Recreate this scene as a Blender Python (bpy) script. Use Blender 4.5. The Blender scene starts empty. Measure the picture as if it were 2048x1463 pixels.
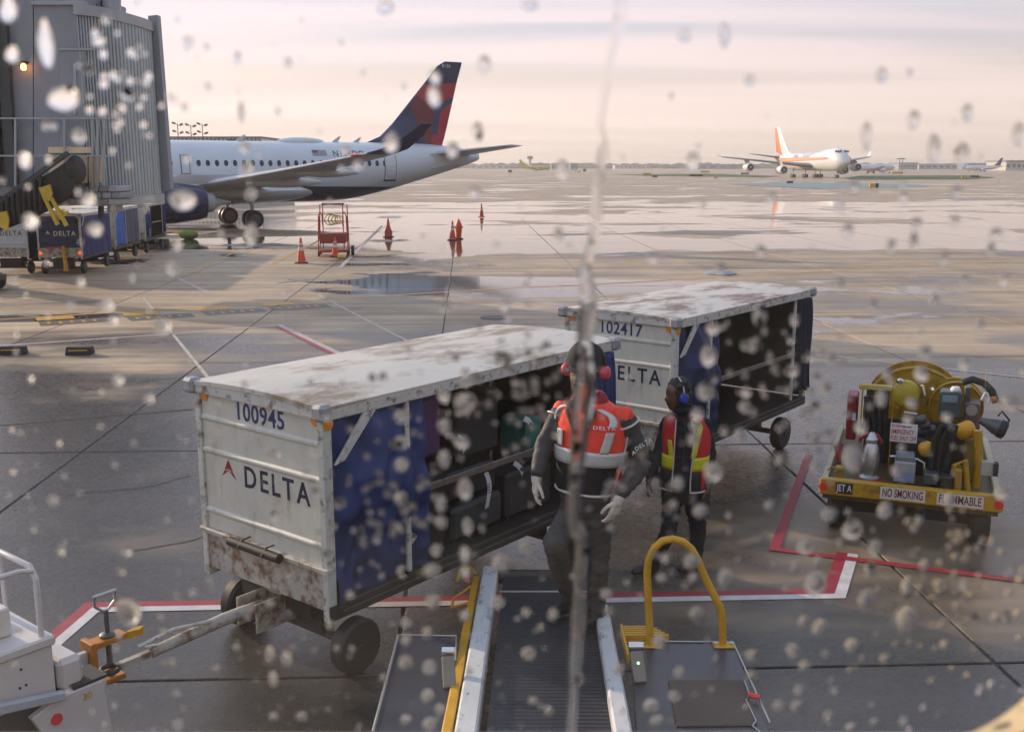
import bpy, bmesh, math, random
from mathutils import Vector, Matrix, Quaternion
from mathutils import noise as mnoise
R = math.radians
random.seed(7)
scene = bpy.context.scene
COL = scene.collection

# ------------------------------------------------------------------ camera
CAM_Z = 3.58
FPX = 2066.0                      # focal length in pixels of the 2048 px wide photograph
PITCH = math.atan((731.5 - 333.0) / FPX)
cam_data = bpy.data.cameras.new('camera')
cam_data.sensor_width = 36.0
cam_data.lens = 36.0 * FPX / 2048.0
cam_data.clip_start = 0.02
cam_data.clip_end = 20000
cam_data.dof.use_dof = True
cam_data.dof.focus_distance = 9.0
cam_data.dof.aperture_fstop = 17.0
cam = bpy.data.objects.new('camera', cam_data)
cam.location = (0, 0, CAM_Z)
cam.rotation_euler = (R(90) - PITCH, 0, 0)
COL.objects.link(cam)
scene.camera = cam

# ------------------------------------------------------------------ light
SUN_EL, SUN_AZ = R(15.0), R(-37.0)          # low sun ahead on the left, just outside the view
sun_dir = Vector((-math.cos(SUN_AZ) * math.cos(SUN_EL), -math.sin(SUN_AZ) * math.cos(SUN_EL), math.sin(SUN_EL)))
sd = bpy.data.lights.new('sun', 'SUN')
sd.energy = 4.0
sd.angle = R(0.6)
sd.color = (1.0, 0.80, 0.59)
sun = bpy.data.objects.new('sun', sd)
sun.rotation_euler = sun_dir.to_track_quat('Z', 'Y').to_euler()
sun.location = (-20, -10, 30)
COL.objects.link(sun)

world = bpy.data.worlds.new('World')
scene.world = world
world.use_nodes = True
wt = world.node_tree
wt.nodes.clear()
def wn(kind, **kw):
    n = wt.nodes.new(kind)
    for k, v in kw.items():
        setattr(n, k, v)
    return n
def wmath(op, a, b=None, c=None, clamp=False):
    n = wn('ShaderNodeMath', operation=op)
    n.use_clamp = clamp
    for i, v in enumerate((a, b, c)):
        if v is None: continue
        if isinstance(v, (int, float)): n.inputs[i].default_value = v
        else: wt.links.new(v, n.inputs[i])
    return n.outputs[0]
w_out = wn('ShaderNodeOutputWorld')
sky = wn('ShaderNodeTexSky', sky_type='NISHITA')
sky.sun_disc = False
sky.sun_elevation = SUN_EL
sky.sun_rotation = math.atan2(sun_dir.x, sun_dir.y)
sky.dust_density = 2.5
bg_sky = wn('ShaderNodeBackground'); bg_sky.inputs[1].default_value = 0.11
wt.links.new(sky.outputs[0], bg_sky.inputs[0])
tc = wn('ShaderNodeTexCoord')
sep = wn('ShaderNodeSeparateXYZ'); wt.links.new(tc.outputs['Generated'], sep.inputs[0])
zz = wmath('MAXIMUM', sep.outputs[2], 0.0)
den = wmath('ADD', zz, 0.05)
cx = wmath('DIVIDE', sep.outputs[0], den)
cy = wmath('DIVIDE', sep.outputs[1], den)
cmb = wn('ShaderNodeCombineXYZ')
wt.links.new(wmath('MULTIPLY', cx, 0.22), cmb.inputs[0]); wt.links.new(wmath('MULTIPLY', cy, 0.9), cmb.inputs[1])
nz = wn('ShaderNodeTexNoise'); nz.inputs['Scale'].default_value = 0.8; nz.inputs['Detail'].default_value = 5; nz.inputs['Roughness'].default_value = 0.45
nz.inputs['Distortion'].default_value = 0.4
wt.links.new(cmb.outputs[0], nz.inputs['Vector'])
# clouds: an even veil with lower, thinner streaks
ramp = wn('ShaderNodeValToRGB')
e = ramp.color_ramp.elements
e[0].position = 0.0; e[0].color = (0.70, 0.58, 0.50, 1)
e[1].position = 0.75; e[1].color = (0.42, 0.53, 0.76, 1)
x = ramp.color_ramp.elements.new(0.05); x.color = (0.80, 0.66, 0.60, 1)
x = ramp.color_ramp.elements.new(0.11); x.color = (0.77, 0.65, 0.645, 1)
x = ramp.color_ramp.elements.new(0.17); x.color = (0.70, 0.63, 0.69, 1)
x = ramp.color_ramp.elements.new(0.26); x.color = (0.66, 0.64, 0.77, 1)
x = ramp.color_ramp.elements.new(0.42); x.color = (0.52, 0.59, 0.76, 1)
wt.links.new(zz, ramp.inputs[0])
# glow of the veil towards the low sun
dotn = wn('ShaderNodeVectorMath', operation='DOT_PRODUCT')
wt.links.new(tc.outputs['Generated'], dotn.inputs[0]); dotn.inputs[1].default_value = sun_dir
glow = wmath('MULTIPLY_ADD', dotn.outputs['Value'], 0.34, 0.88)
glow2 = wmath('MULTIPLY', glow, wmath('MULTIPLY_ADD', nz.outputs[0], 0.30, 0.86))
cl = wn('ShaderNodeVectorMath', operation='SCALE')
gap = wn('ShaderNodeMapRange'); gap.interpolation_type = 'SMOOTHSTEP'; gap.inputs['From Min'].default_value = 0.56; gap.inputs['From Max'].default_value = 0.38; gap.inputs['To Max'].default_value = 0.75
wt.links.new(nz.outputs[0], gap.inputs['Value'])
hi = wn('ShaderNodeMapRange'); hi.inputs['From Min'].default_value = 0.08; hi.inputs['From Max'].default_value = 0.14; wt.links.new(zz, hi.inputs['Value'])
gmix = wn('ShaderNodeMix', data_type='RGBA'); wt.links.new(wmath('MULTIPLY', gap.outputs[0], hi.outputs[0]), gmix.inputs[0]); wt.links.new(ramp.outputs[0], gmix.inputs[6]); gmix.inputs[7].default_value = (0.50, 0.55, 0.64, 1)
wt.links.new(gmix.outputs[2], cl.inputs[0]); wt.links.new(glow2, cl.inputs['Scale'])
bg_cl = wn('ShaderNodeBackground'); bg_cl.inputs[1].default_value = 1.0
wt.links.new(cl.outputs[0], bg_cl.inputs[0])
cover = wn('ShaderNodeMapRange'); cover.inputs['From Min'].default_value = 0.36; cover.inputs['From Max'].default_value = 0.50
cover.inputs['To Min'].default_value = 0.80; cover.inputs['To Max'].default_value = 1.0
wt.links.new(nz.outputs[0], cover.inputs['Value'])
lowcov = wn('ShaderNodeMapRange'); lowcov.inputs['From Min'].default_value = 0.07; lowcov.inputs['From Max'].default_value = 0.13
lowcov.inputs['To Min'].default_value = 1.0; lowcov.inputs['To Max'].default_value = 0.0
wt.links.new(zz, lowcov.inputs['Value'])
cov = wmath('MAXIMUM', cover.outputs[0], lowcov.outputs[0])
mix = wn('ShaderNodeMixShader')
wt.links.new(cov, mix.inputs[0]); wt.links.new(bg_sky.outputs[0], mix.inputs[1]); wt.links.new(bg_cl.outputs[0], mix.inputs[2])
wt.links.new(mix.outputs[0], w_out.inputs[0])

# ------------------------------------------------------------------ exposure and sampling
scene.view_settings.view_transform = 'Standard'
scene.view_settings.look = 'None'
scene.view_settings.gamma = 1.0
scene.view_settings.use_curve_mapping = False
scene.view_settings.exposure = 0.27
scene.render.engine = 'CYCLES'
cy_ = scene.cycles
cy_.use_denoising = True
cy_.use_adaptive_sampling = True
cy_.adaptive_threshold = 0.03
cy_.max_bounces = 9
cy_.diffuse_bounces = 2
cy_.glossy_bounces = 3
cy_.transmission_bounces = 7
cy_.volume_bounces = 0
cy_.transparent_max_bounces = 16
cy_.caustics_reflective = False
cy_.caustics_refractive = False
cy_.sample_clamp_indirect = 6.0

# ------------------------------------------------------------------ helpers
def at(px, py, Y):
    """point at distance Y in front of the window seen at a pixel of the photograph"""
    a = (px - 1024.0) / FPX; b = -(py - 731.5) / FPX
    c, s = math.cos(PITCH), math.sin(PITCH)
    d = Vector((a, c + b * s, -s + b * c))
    return d * (Y / d.y) + Vector((0, 0, CAM_Z))
def gp(px, py, z=0.0):
    a = (px - 1024.0) / FPX; b = -(py - 731.5) / FPX
    c, s = math.cos(PITCH), math.sin(PITCH)
    d = Vector((a, c + b * s, -s + b * c))
    return d * ((z - CAM_Z) / d.z) + Vector((0, 0, CAM_Z))

MATS = {}
def nt_new(name):
    m = bpy.data.materials.new(name); m.use_nodes = True
    return m, m.node_tree, m.node_tree.nodes['Principled BSDF']
def mat(name, col, rough=0.55, metal=0.0, var=0.12, scale=6.0, bump=0.0, bscale=60.0, dirt=None, dirt_amt=0.0, dirt_scale=3.0, dirt_low=0.5, coat=0.0, spec=0.5, coords='Object', stretch=None, rvar=0.1):
    """painted / moulded surface: base colour with uneven tone, patches of wear and fine relief"""
    if name in MATS: return MATS[name]
    m, nt, b = nt_new(name)
    L = nt.links.new
    tc = nt.nodes.new('ShaderNodeTexCoord')
    vec = tc.outputs[coords]
    if stretch:
        mp = nt.nodes.new('ShaderNodeMapping'); mp.inputs['Scale'].default_value = stretch
        L(vec, mp.inputs[0]); vec = mp.outputs[0]
    n = nt.nodes.new('ShaderNodeTexNoise'); n.inputs['Scale'].default_value = scale; n.inputs['Detail'].default_value = 5; n.inputs['Roughness'].default_value = 0.6
    L(vec, n.inputs['Vector'])
    mr = nt.nodes.new('ShaderNodeMapRange'); mr.inputs['From Min'].default_value = 0.3; mr.inputs['From Max'].default_value = 0.7
    mr.inputs['To Min'].default_value = 1.0 - var; mr.inputs['To Max'].default_value = 1.0 + var * 0.6
    L(n.outputs[0], mr.inputs['Value'])
    vm = nt.nodes.new('ShaderNodeVectorMath'); vm.operation = 'SCALE'; vm.inputs[0].default_value = col[:3]
    L(mr.outputs[0], vm.inputs['Scale'])
    out = vm.outputs[0]
    if dirt is not None:
        d = nt.nodes.new('ShaderNodeTexNoise'); d.inputs['Scale'].default_value = dirt_scale; d.inputs['Detail'].default_value = 9; d.inputs['Roughness'].default_value = 0.72
        L(vec, d.inputs['Vector'])
        dr = nt.nodes.new('ShaderNodeMapRange'); dr.inputs['From Min'].default_value = dirt_low; dr.inputs['From Max'].default_value = dirt_low + 0.12
        dr.inputs['To Max'].default_value = dirt_amt
        L(d.outputs[0], dr.inputs['Value'])
        mx = nt.nodes.new('ShaderNodeMix'); mx.data_type = 'RGBA'
        L(dr.outputs[0], mx.inputs[0]); L(out, mx.inputs[6]); mx.inputs[7].default_value = (*dirt, 1)
        out = mx.outputs[2]
    L(out, b.inputs['Base Color'])
    b.inputs['Metallic'].default_value = metal
    rr = nt.nodes.new('ShaderNodeMapRange'); rr.inputs['To Min'].default_value = max(0.02, rough - rvar); rr.inputs['To Max'].default_value = min(1, rough + rvar)
    L(n.outputs[0], rr.inputs['Value']); L(rr.outputs[0], b.inputs['Roughness'])
    b.inputs['Coat Weight'].default_value = coat
    b.inputs['Specular IOR Level'].default_value = spec
    if bump > 0:
        bn = nt.nodes.new('ShaderNodeTexNoise'); bn.inputs['Scale'].default_value = bscale; bn.inputs['Detail'].default_value = 4
        L(vec, bn.inputs['Vector'])
        bp = nt.nodes.new('ShaderNodeBump'); bp.inputs['Strength'].default_value = bump; bp.inputs['Distance'].default_value = 0.01
        L(bn.outputs[0], bp.inputs['Height']); L(bp.outputs[0], b.inputs['Normal'])
    MATS[name] = m
    return m
def emis(name, col, strength):
    if name in MATS: return MATS[name]
    m, nt, b = nt_new(name)
    b.inputs['Base Color'].default_value = (*col, 1)
    b.inputs['Emission Color'].default_value = (*col, 1); b.inputs['Emission Strength'].default_value = strength
    MATS[name] = m
    return m

class MB:
    """mesh builder: collects solids and links them as one mesh object"""
    def __init__(s): s.v = []; s.f = []; s.mi = []; s.cur = 0; s.M = Matrix.Identity(4)
    def add(s, vs, fs):
        o = len(s.v)
        s.v += [tuple(s.M @ Vector(p)) for p in vs]
        s.f += [tuple(i + o for i in f) for f in fs]
        s.mi += [s.cur] * len(fs)
        return s
    def box(s, c, size, rot=None):
        hx, hy, hz = size[0] / 2, size[1] / 2, size[2] / 2
        vs = [Vector((x * hx, y * hy, z * hz)) for z in (-1, 1) for y in (-1, 1) for x in (-1, 1)]
        if rot is not None:
            vs = [rot @ v for v in vs]
        vs = [v + Vector(c) for v in vs]
        return s.add(vs, [(0, 2, 3, 1), (4, 5, 7, 6), (0, 1, 5, 4), (2, 6, 7, 3), (0, 4, 6, 2), (1, 3, 7, 5)])
    def bb(s, x0, x1, y0, y1, z0, z1):
        return s.box(((x0 + x1) / 2, (y0 + y1) / 2, (z0 + z1) / 2), (abs(x1 - x0), abs(y1 - y0), abs(z1 - z0)))
    def beam(s, p0, p1, w, h, up=(0, 0, 1)):
        p0, p1 = Vector(p0), Vector(p1)
        d = (p1 - p0); ln = d.length; d.normalize()
        u = Vector(up)
        if abs(d.dot(u)) > 0.98: u = Vector((1, 0, 0))
        sx = d.cross(u).normalized(); uz = sx.cross(d).normalized()
        rot = Matrix((sx, d, uz)).transposed()
        return s.box((p0 + p1) / 2, (w, ln, h), rot)
    def tube(s, pts, r, n=8, caps=True, closed=False):
        pts = [Vector(p) for p in pts]
        m = len(pts)
        rs = r if isinstance(r, (list, tuple)) else [r] * m
        vs, fs = [], []
        prev = None
        for i, p in enumerate(pts):
            if closed: t = pts[(i + 1) % m] - pts[i - 1]
            else: t = pts[min(i + 1, m - 1)] - pts[max(i - 1, 0)]
            t = t.normalized() if t.length > 1e-9 else Vector((0, 0, 1))
            if prev is None:
                a = Vector((0, 0, 1)) if abs(t.z) < 0.9 else Vector((1, 0, 0))
                prev = t.cross(a).normalized()
            else:
                prev = (prev - t * prev.dot(t)).normalized()
            b = t.cross(prev)
            for k in range(n):
                an = 2 * math.pi * k / n
                vs.append(p + (prev * math.cos(an) + b * math.sin(an)) * rs[i])
        segs = m if closed else m - 1
        for i in range(segs):
            for k in range(n):
                j = (i + 1) % m
                fs.append((i * n + k, i * n + (k + 1) % n, j * n + (k + 1) % n, j * n + k))
        if caps and not closed:
            fs.append(tuple(range(n - 1, -1, -1))); fs.append(tuple((m - 1) * n + k for k in range(n)))
        return s.add(vs, fs)
    def cyl(s, p0, p1, r, n=16, r1=None): return s.tube([p0, p1], [r, r if r1 is None else r1], n)
    def lathe(s, prof, n=20, o=(0, 0, 0), axis=(0, 0, 1)):
        """profile of (radius, height) turned about an axis"""
        q = Vector((0, 0, 1)).rotation_difference(Vector(axis).normalized())
        vs, fs = [], []
        for r, h in prof:
            for k in range(n):
                a = 2 * math.pi * k / n
                vs.append(q @ Vector((r * math.cos(a), r * math.sin(a), h)) + Vector(o))
        for i in range(len(prof) - 1):
            for k in range(n):
                fs.append((i * n + k, i * n + (k + 1) % n, (i + 1) * n + (k + 1) % n, (i + 1) * n + k))
        fs.append(tuple(range(n - 1, -1, -1))); fs.append(tuple((len(prof) - 1) * n + k for k in range(n)))
        return s.add(vs, fs)
    def loft(s, rings, caps=True, closed=True):
        n = len(rings[0]); vs = [p for r in rings for p in r]; fs = []
        for i in range(len(rings) - 1):
            for k in range(n if closed else n - 1):
                fs.append((i * n + k, i * n + (k + 1) % n, (i + 1) * n + (k + 1) % n, (i + 1) * n + k))
        if caps and closed:
            fs.append(tuple(range(n - 1, -1, -1))); fs.append(tuple((len(rings) - 1) * n + k for k in range(n)))
        return s.add(vs, fs)
    def prism(s, poly, t, fr):
        """2-D outline (list of (u,v)) given thickness t; fr = (origin, u axis, v axis)"""
        o, u, v = Vector(fr[0]), Vector(fr[1]), Vector(fr[2])
        w = u.cross(v).normalized() * t
        n = len(poly)
        a = [o + u * p[0] + v * p[1] for p in poly]
        return s.add(a + [p + w for p in a], [tuple(range(n - 1, -1, -1)), tuple(range(n, 2 * n))] + [(k, (k + 1) % n, n + (k + 1) % n, n + k) for k in range(n)])
    def sphere(s, c, r, nu=14, nv=9):
        rr = r if isinstance(r, (tuple, list)) else (r, r, r)
        rings = []
        for j in range(nv + 1):
            th = math.pi * (0.02 + 0.96 * j / nv)
            rings.append([Vector(c) + Vector((rr[0] * math.sin(th) * math.cos(2 * math.pi * k / nu), rr[1] * math.sin(th) * math.sin(2 * math.pi * k / nu), -rr[2] * math.cos(th))) for k in range(nu)])
        return s.loft(rings)
    def sheet(s, fn, nu, nv, thick=0.0):
        """grid surface fn(u,v) -> point, optionally a closed shell of the given thickness"""
        vs = [Vector(fn(i / nu, j / nv)) for j in range(nv + 1) for i in range(nu + 1)]
        fs = [(j * (nu + 1) + i, j * (nu + 1) + i + 1, (j + 1) * (nu + 1) + i + 1, (j + 1) * (nu + 1) + i) for j in range(nv) for i in range(nu)]
        if thick:
            a = (vs[1] - vs[0]).cross(vs[nu + 1] - vs[0]).normalized() * thick
            o = len(vs); w = nu + 1
            back = [v - a for v in vs]
            fb = [tuple(o + i for i in reversed(f)) for f in fs]
            edge = [i for i in range(nu)]
            rim = []
            for i in range(nu):
                rim.append((i + 1, i, o + i, o + i + 1)); t0 = nv * w + i; rim.append((t0, t0 + 1, o + t0 + 1, o + t0))
            for j in range(nv):
                a0 = j * w; b0 = (j + 1) * w; rim.append((a0, b0, o + b0, o + a0)); a1 = a0 + nu; b1 = b0 + nu; rim.append((b1, a1, o + a1, o + b1))
            return s.add(vs + back, fs + fb + rim)
        return s.add(vs, fs)
    def mesh(s, name, mats, smooth=False, bevel=0.0, auto=None):
        me = bpy.data.meshes.new(name)
        me.from_pydata(s.v, [], s.f)
        if not isinstance(mats, (list, tuple)): mats = [mats]
        for m in mats: me.materials.append(m)
        if len(mats) > 1:
            me.polygons.foreach_set('material_index', s.mi)
        bm = bmesh.new(); bm.from_mesh(me)
        bmesh.ops.recalc_face_normals(bm, faces=bm.faces)
        if bevel:
            ed = [e for e in bm.edges if len(e.link_faces) == 2 and e.calc_face_angle(0) > R(35)]
            bmesh.ops.bevel(bm, geom=ed, offset=bevel, segments=1, affect='EDGES', clamp_overlap=True)
        if smooth:
            for f in bm.faces: f.smooth = True
            lim = R(auto if auto else 40)
            for e in bm.edges:
                if len(e.link_faces) == 2 and e.calc_face_angle(0) > lim: e.smooth = False
        bm.to_mesh(me); bm.free()
        return me
    def build(s, name, mats, parent=None, smooth=False, bevel=0.0, auto=None):
        return link(name, s.mesh(name, mats, smooth, bevel, auto), parent)
def link(name, me, parent=None, loc=None, rot=None):
    o = bpy.data.objects.new(name, me); COL.objects.link(o)
    if parent is not None: o.parent = parent
    if loc is not None: o.location = loc
    if rot is not None: o.rotation_euler = rot
    return o
def empty(name, loc=(0, 0, 0), rz=0.0, scale=1.0):
    o = bpy.data.objects.new(name, None); COL.objects.link(o)
    o.location = loc; o.rotation_euler = (0, 0, rz); o.scale = (scale,) * 3
    o.empty_display_size = 0.2
    return o
def tag(o, label=None, cat=None, group=None, kind=None):
    if label: o['label'] = label
    if cat: o['category'] = cat
    if group: o['group'] = group
    if kind: o['kind'] = kind
    return o
def children(o): return [c for c in bpy.data.objects if c.parent == o]
def copy_tree(o, parent=None):
    c = o.copy(); COL.objects.link(c)
    if parent is not None: c.parent = parent
    for ch in children(o): copy_tree(ch, c)
    return c
def text_mesh(s, size, depth=0.001, bold=0.0, shear=0.0, spacing=1.0, align='CENTER', sx=1.0, fit=None):
    cu = bpy.data.curves.new('lettering', 'FONT')
    cu.body = s; cu.size = size; cu.extrude = depth; cu.offset = bold * size; cu.shear = shear; cu.space_character = spacing
    cu.align_x = align; cu.align_y = 'CENTER'; cu.resolution_u = 3
    o = bpy.data.objects.new('lettering', cu); COL.objects.link(o)
    dg = bpy.context.evaluated_depsgraph_get()
    me = bpy.data.meshes.new_from_object(o.evaluated_get(dg))
    bpy.data.objects.remove(o); bpy.data.curves.remove(cu)
    if fit:
        xs_ = [v.co.x for v in me.vertices]; sx = fit / (max(xs_) - min(xs_))
    if sx != 1.0:
        for v in me.vertices: v.co.x *= sx
    return me
def frame_matrix(o, u, v):
    """matrix that lays the xy plane on the axes u, v at o"""
    u = Vector(u).normalized(); v = Vector(v); v = (v - u * v.dot(u)).normalized(); w = u.cross(v)
    M = Matrix((u, v, w)).transposed().to_4x4(); M.translation = Vector(o)
    return M
def text(name, s, size, material, parent, o, u, v, **kw):
    me = text_mesh(s, size, **kw)
    me.transform(frame_matrix(o, u, v))
    me.materials.clear(); me.materials.append(material)
    return link(name, me, parent)
def arc(c, r, a0, a1, n, u=(1, 0, 0), v=(0, 0, 1)):
    c, u, v = Vector(c), Vector(u), Vector(v)
    return [c + u * r * math.cos(a0 + (a1 - a0) * i / n) + v * r * math.sin(a0 + (a1 - a0) * i / n) for i in range(n + 1)]

# ------------------------------------------------------------------ shared materials
M_white = mat('white_cart_paint', (0.68, 0.65, 0.56), 0.42, var=0.1, scale=3, dirt=(0.30, 0.21, 0.12), dirt_amt=0.45, dirt_scale=2.6, dirt_low=0.545, bump=0.08, bscale=25, stretch=(2.6, 2.6, 0.8))
M_rusty = mat('rust_streaked_paint', (0.55, 0.52, 0.45), 0.55, var=0.18, scale=5, dirt=(0.16, 0.075, 0.03), dirt_amt=0.92, dirt_scale=5.0, dirt_low=0.455, bump=0.15, bscale=40)
M_post = mat('worn_white_post', (0.60, 0.59, 0.54), 0.45, var=0.12, scale=6, dirt=(0.14, 0.09, 0.06), dirt_amt=0.9, dirt_scale=11, dirt_low=0.515, bump=0.1, bscale=50)
M_steel_dark = mat('grimy_steel', (0.055, 0.05, 0.045), 0.5, 0.4, var=0.3, scale=9, dirt=(0.13, 0.075, 0.045), dirt_amt=0.6, dirt_scale=6, dirt_low=0.56, bump=0.1)
M_bar = mat('worn_steel_bar', (0.20, 0.18, 0.16), 0.4, 0.5, var=0.3, scale=8, dirt=(0.16, 0.07, 0.03), dirt_amt=0.8, dirt_scale=8, dirt_low=0.52)
M_black = mat('black_rubber', (0.018, 0.018, 0.02), 0.62, var=0.25, scale=10, bump=0.06, bscale=80)
M_tyre = mat('tyre_rubber', (0.02, 0.02, 0.021), 0.5, var=0.3, scale=7, bump=0.1, bscale=40)
M_hub = mat('wheel_steel', (0.12, 0.12, 0.125), 0.45, 0.5, var=0.25, scale=9)
M_navyc = mat('navy_curtain', (0.022, 0.045, 0.16), 0.62, var=0.25, scale=4, bump=0.25, bscale=9, dirt=(0.05, 0.06, 0.11), dirt_amt=0.5, dirt_scale=4, dirt_low=0.55)
M_bluec = mat('bright_blue_curtain', (0.05, 0.14, 0.50), 0.55, var=0.2, scale=4, bump=0.25, bscale=6)
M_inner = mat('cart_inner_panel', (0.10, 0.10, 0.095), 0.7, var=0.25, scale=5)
M_letter = mat('navy_lettering', (0.012, 0.018, 0.05), 0.5, var=0.15, scale=20)
M_number = mat('blue_number', (0.015, 0.03, 0.15), 0.5, var=0.1, scale=20)
M_red = mat('red_emblem', (0.33, 0.012, 0.03), 0.5, var=0.1, scale=12)
M_whitel = mat('white_lettering', (0.72, 0.72, 0.72), 0.5, var=0.06)
M_amber = mat('amber_reflector', (0.85, 0.30, 0.015), 0.35, var=0.08, scale=30, coat=0.4)
M_redrefl = mat('red_reflector', (0.75, 0.02, 0.03), 0.3, var=0.05, coat=0.5)
M_yellow = mat('safety_yellow', (0.62, 0.33, 0.012), 0.42, var=0.15, scale=6, dirt=(0.12, 0.085, 0.05), dirt_amt=0.7, dirt_scale=7, dirt_low=0.57)
M_ochre = mat('fuel_cart_yellow', (0.48, 0.27, 0.012), 0.40, var=0.15, scale=5, dirt=(0.08, 0.055, 0.03), dirt_amt=0.7, dirt_scale=5, dirt_low=0.52)
M_alu = mat('bare_aluminium', (0.55, 0.55, 0.56), 0.38, 0.85, var=0.12, scale=8)
M_chrome = mat('polished_steel', (0.75, 0.75, 0.77), 0.16, 1.0, var=0.05)
M_tape = mat('grey_padding_tape', (0.34, 0.34, 0.35), 0.5, var=0.3, scale=25, bump=0.5, bscale=45)
M_darkp = mat('dark_panel', (0.03, 0.03, 0.034), 0.38, var=0.25, scale=4)
M_silver = mat('silver_reflective', (0.56, 0.55, 0.53), 0.35, 0.15, var=0.12, scale=25)
def roof_mat(name, col, scale, low, amt):
    if name in MATS: return MATS[name]
    m = mat(name, (0.60, 0.56, 0.49), 0.50, spec=0.35, var=0.08, scale=2.0, dirt=col, dirt_amt=amt, dirt_scale=scale, dirt_low=low, bump=0.06, bscale=8, stretch=(1.6, 0.8, 1))
    return m
M_roof_a = roof_mat('roof_paint_brown_scuffs', (0.21, 0.135, 0.06), 1.25, 0.485, 0.80)
M_roof_b = roof_mat('roof_paint_rust_scuffs', (0.15, 0.068, 0.042), 1.5, 0.465, 0.88)
# ================================================================== the apron
def apron_material(name, far=False):
    m, nt, b = nt_new(name)
    L = nt.links.new; N = nt.nodes.new
    def math_(op, a, c=None, d=None, clamp=False):
        n = N('ShaderNodeMath'); n.operation = op; n.use_clamp = clamp
        for i, v in enumerate((a, c, d)):
            if v is None: continue
            if isinstance(v, (int, float)): n.inputs[i].default_value = v
            else: L(v, n.inputs[i])
        return n.outputs[0]
    def mapr(v, a, c, d=0.0, e=1.0, smooth=False):
        n = N('ShaderNodeMapRange'); n.inputs['From Min'].default_value = a; n.inputs['From Max'].default_value = c
        n.inputs['To Min'].default_value = d; n.inputs['To Max'].default_value = e
        if smooth: n.interpolation_type = 'SMOOTHSTEP'
        L(v, n.inputs['Value']); return n.outputs[0]
    def noise(vec, sc, det=5, ro=0.55, dist=0.0):
        n = N('ShaderNodeTexNoise'); n.inputs['Scale'].default_value = sc; n.inputs['Detail'].default_value = det; n.inputs['Roughness'].default_value = ro; n.inputs['Distortion'].default_value = dist
        L(vec, n.inputs['Vector']); return n.outputs[0]
    def mixc(f, c1, c2):
        n = N('ShaderNodeMix'); n.data_type = 'RGBA'
        L(f, n.inputs[0])
        for i, c in ((6, c1), (7, c2)):
            if isinstance(c, tuple): n.inputs[i].default_value = (*c, 1)
            else: L(c, n.inputs[i])
        return n.outputs[2]
    geo = N('ShaderNodeNewGeometry'); pos = geo.outputs['Position']
    sp = N('ShaderNodeSeparateXYZ'); L(pos, sp.inputs[0]); X, Y = sp.outputs[0], sp.outputs[1]
    mp = N('ShaderNodeMapping'); mp.inputs['Scale'].default_value = (0.55, 1.0, 1); mp.inputs['Rotation'].default_value = (0, 0, R(-24)); L(pos, mp.inputs[0])
    st = mp.outputs[0]
    # where rain water still stands: a broad wet zone across the middle of the apron, scattered puddles elsewhere
    zone = math_('MULTIPLY', mapr(Y, 37, 48, 0, 1, True), mapr(Y, 95, 125, 1, 0, True))
    near = mapr(Y, 17, 26, 1, 0, True)
    pn = noise(st, 0.11, 7, 0.6, 0.5)
    pud_v = math_('ADD', pn, math_('MULTIPLY', zone, 0.122))
    pud = mapr(pud_v, 0.565, 0.585)
    # damp film: fades out from the puddles
    damp = mapr(math_('ADD', math_('ADD', noise(st, 0.2, 6, 0.6), math_('MULTIPLY', near, 0.265)), math_('MULTIPLY', pud_v, 0.55)), 0.80, 0.99, 0, 1, True)
    # concrete
    blot = noise(pos, 0.35, 6, 0.65)
    fine = noise(pos, 9.0, 5, 0.7)
    grit = noise(pos, 120.0, 3, 0.6)
    dry = mixc(mapr(blot, 0.35, 0.65), (0.37, 0.262, 0.155), (0.53, 0.400, 0.258))
    wetc = mixc(mapr(blot, 0.35, 0.65), (0.038, 0.033, 0.028), (0.076, 0.064, 0.053))
    # tyre marks and oil: long dark streaks along the driving lanes
    mp2 = N('ShaderNodeMapping'); mp2.inputs['Scale'].default_value = (0.10, 1.3, 1); mp2.inputs['Rotation'].default_value = (0, 0, R(-27)); L(pos, mp2.inputs[0])
    streak = mapr(noise(mp2.outputs[0], 0.9, 5, 0.6, 0.3), 0.48, 0.70, 0, 0.68)
    mp3 = N('ShaderNodeMapping'); mp3.inputs['Scale'].default_value = (0.10, 1.6, 1); mp3.inputs['Rotation'].default_value = (0, 0, R(8)); L(pos, mp3.inputs[0])
    streak2 = mapr(noise(mp3.outputs[0], 1.1, 5, 0.6, 0.3), 0.50, 0.72, 0, 0.62)
    c = mixc(damp, dry, wetc)
    c = mixc(math_('MAXIMUM', streak, streak2), c, (0.045, 0.042, 0.040))
    ft = math_('MULTIPLY_ADD', fine, 0.5, 0.75)
    gr = math_('MULTIPLY_ADD', grit, 0.5, 0.75)
    oi = N('ShaderNodeObjectInfo')
    sl = math_('MULTIPLY_ADD', oi.outputs['Random'], 0.22, 0.89)
    tone = math_('MULTIPLY', math_('MULTIPLY', ft, gr), sl)
    sc = N('ShaderNodeVectorMath'); sc.operation = 'SCALE'; L(c, sc.inputs[0]); L(tone, sc.inputs['Scale'])
    dk = mixc(pud, sc.outputs[0], (0.055, 0.050, 0.047))
    L(dk, b.inputs['Base Color'])
    rdry = math_('MULTIPLY_ADD', fine, 0.25, 0.50)
    n = N('ShaderNodeMix'); n.data_type = 'FLOAT'
    L(damp, n.inputs[0]); L(rdry, n.inputs[2]); L(math_('MULTIPLY_ADD', fine, 0.30, 0.11), n.inputs[3])
    n2 = N('ShaderNodeMix'); n2.data_type = 'FLOAT'
    L(pud, n2.inputs[0]); L(n.outputs[0], n2.inputs[2]); n2.inputs[3].default_value = 0.07
    L(n2.outputs[0], b.inputs['Roughness'])
    bp = N('ShaderNodeBump'); bp.inputs['Distance'].default_value = 0.004
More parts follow.
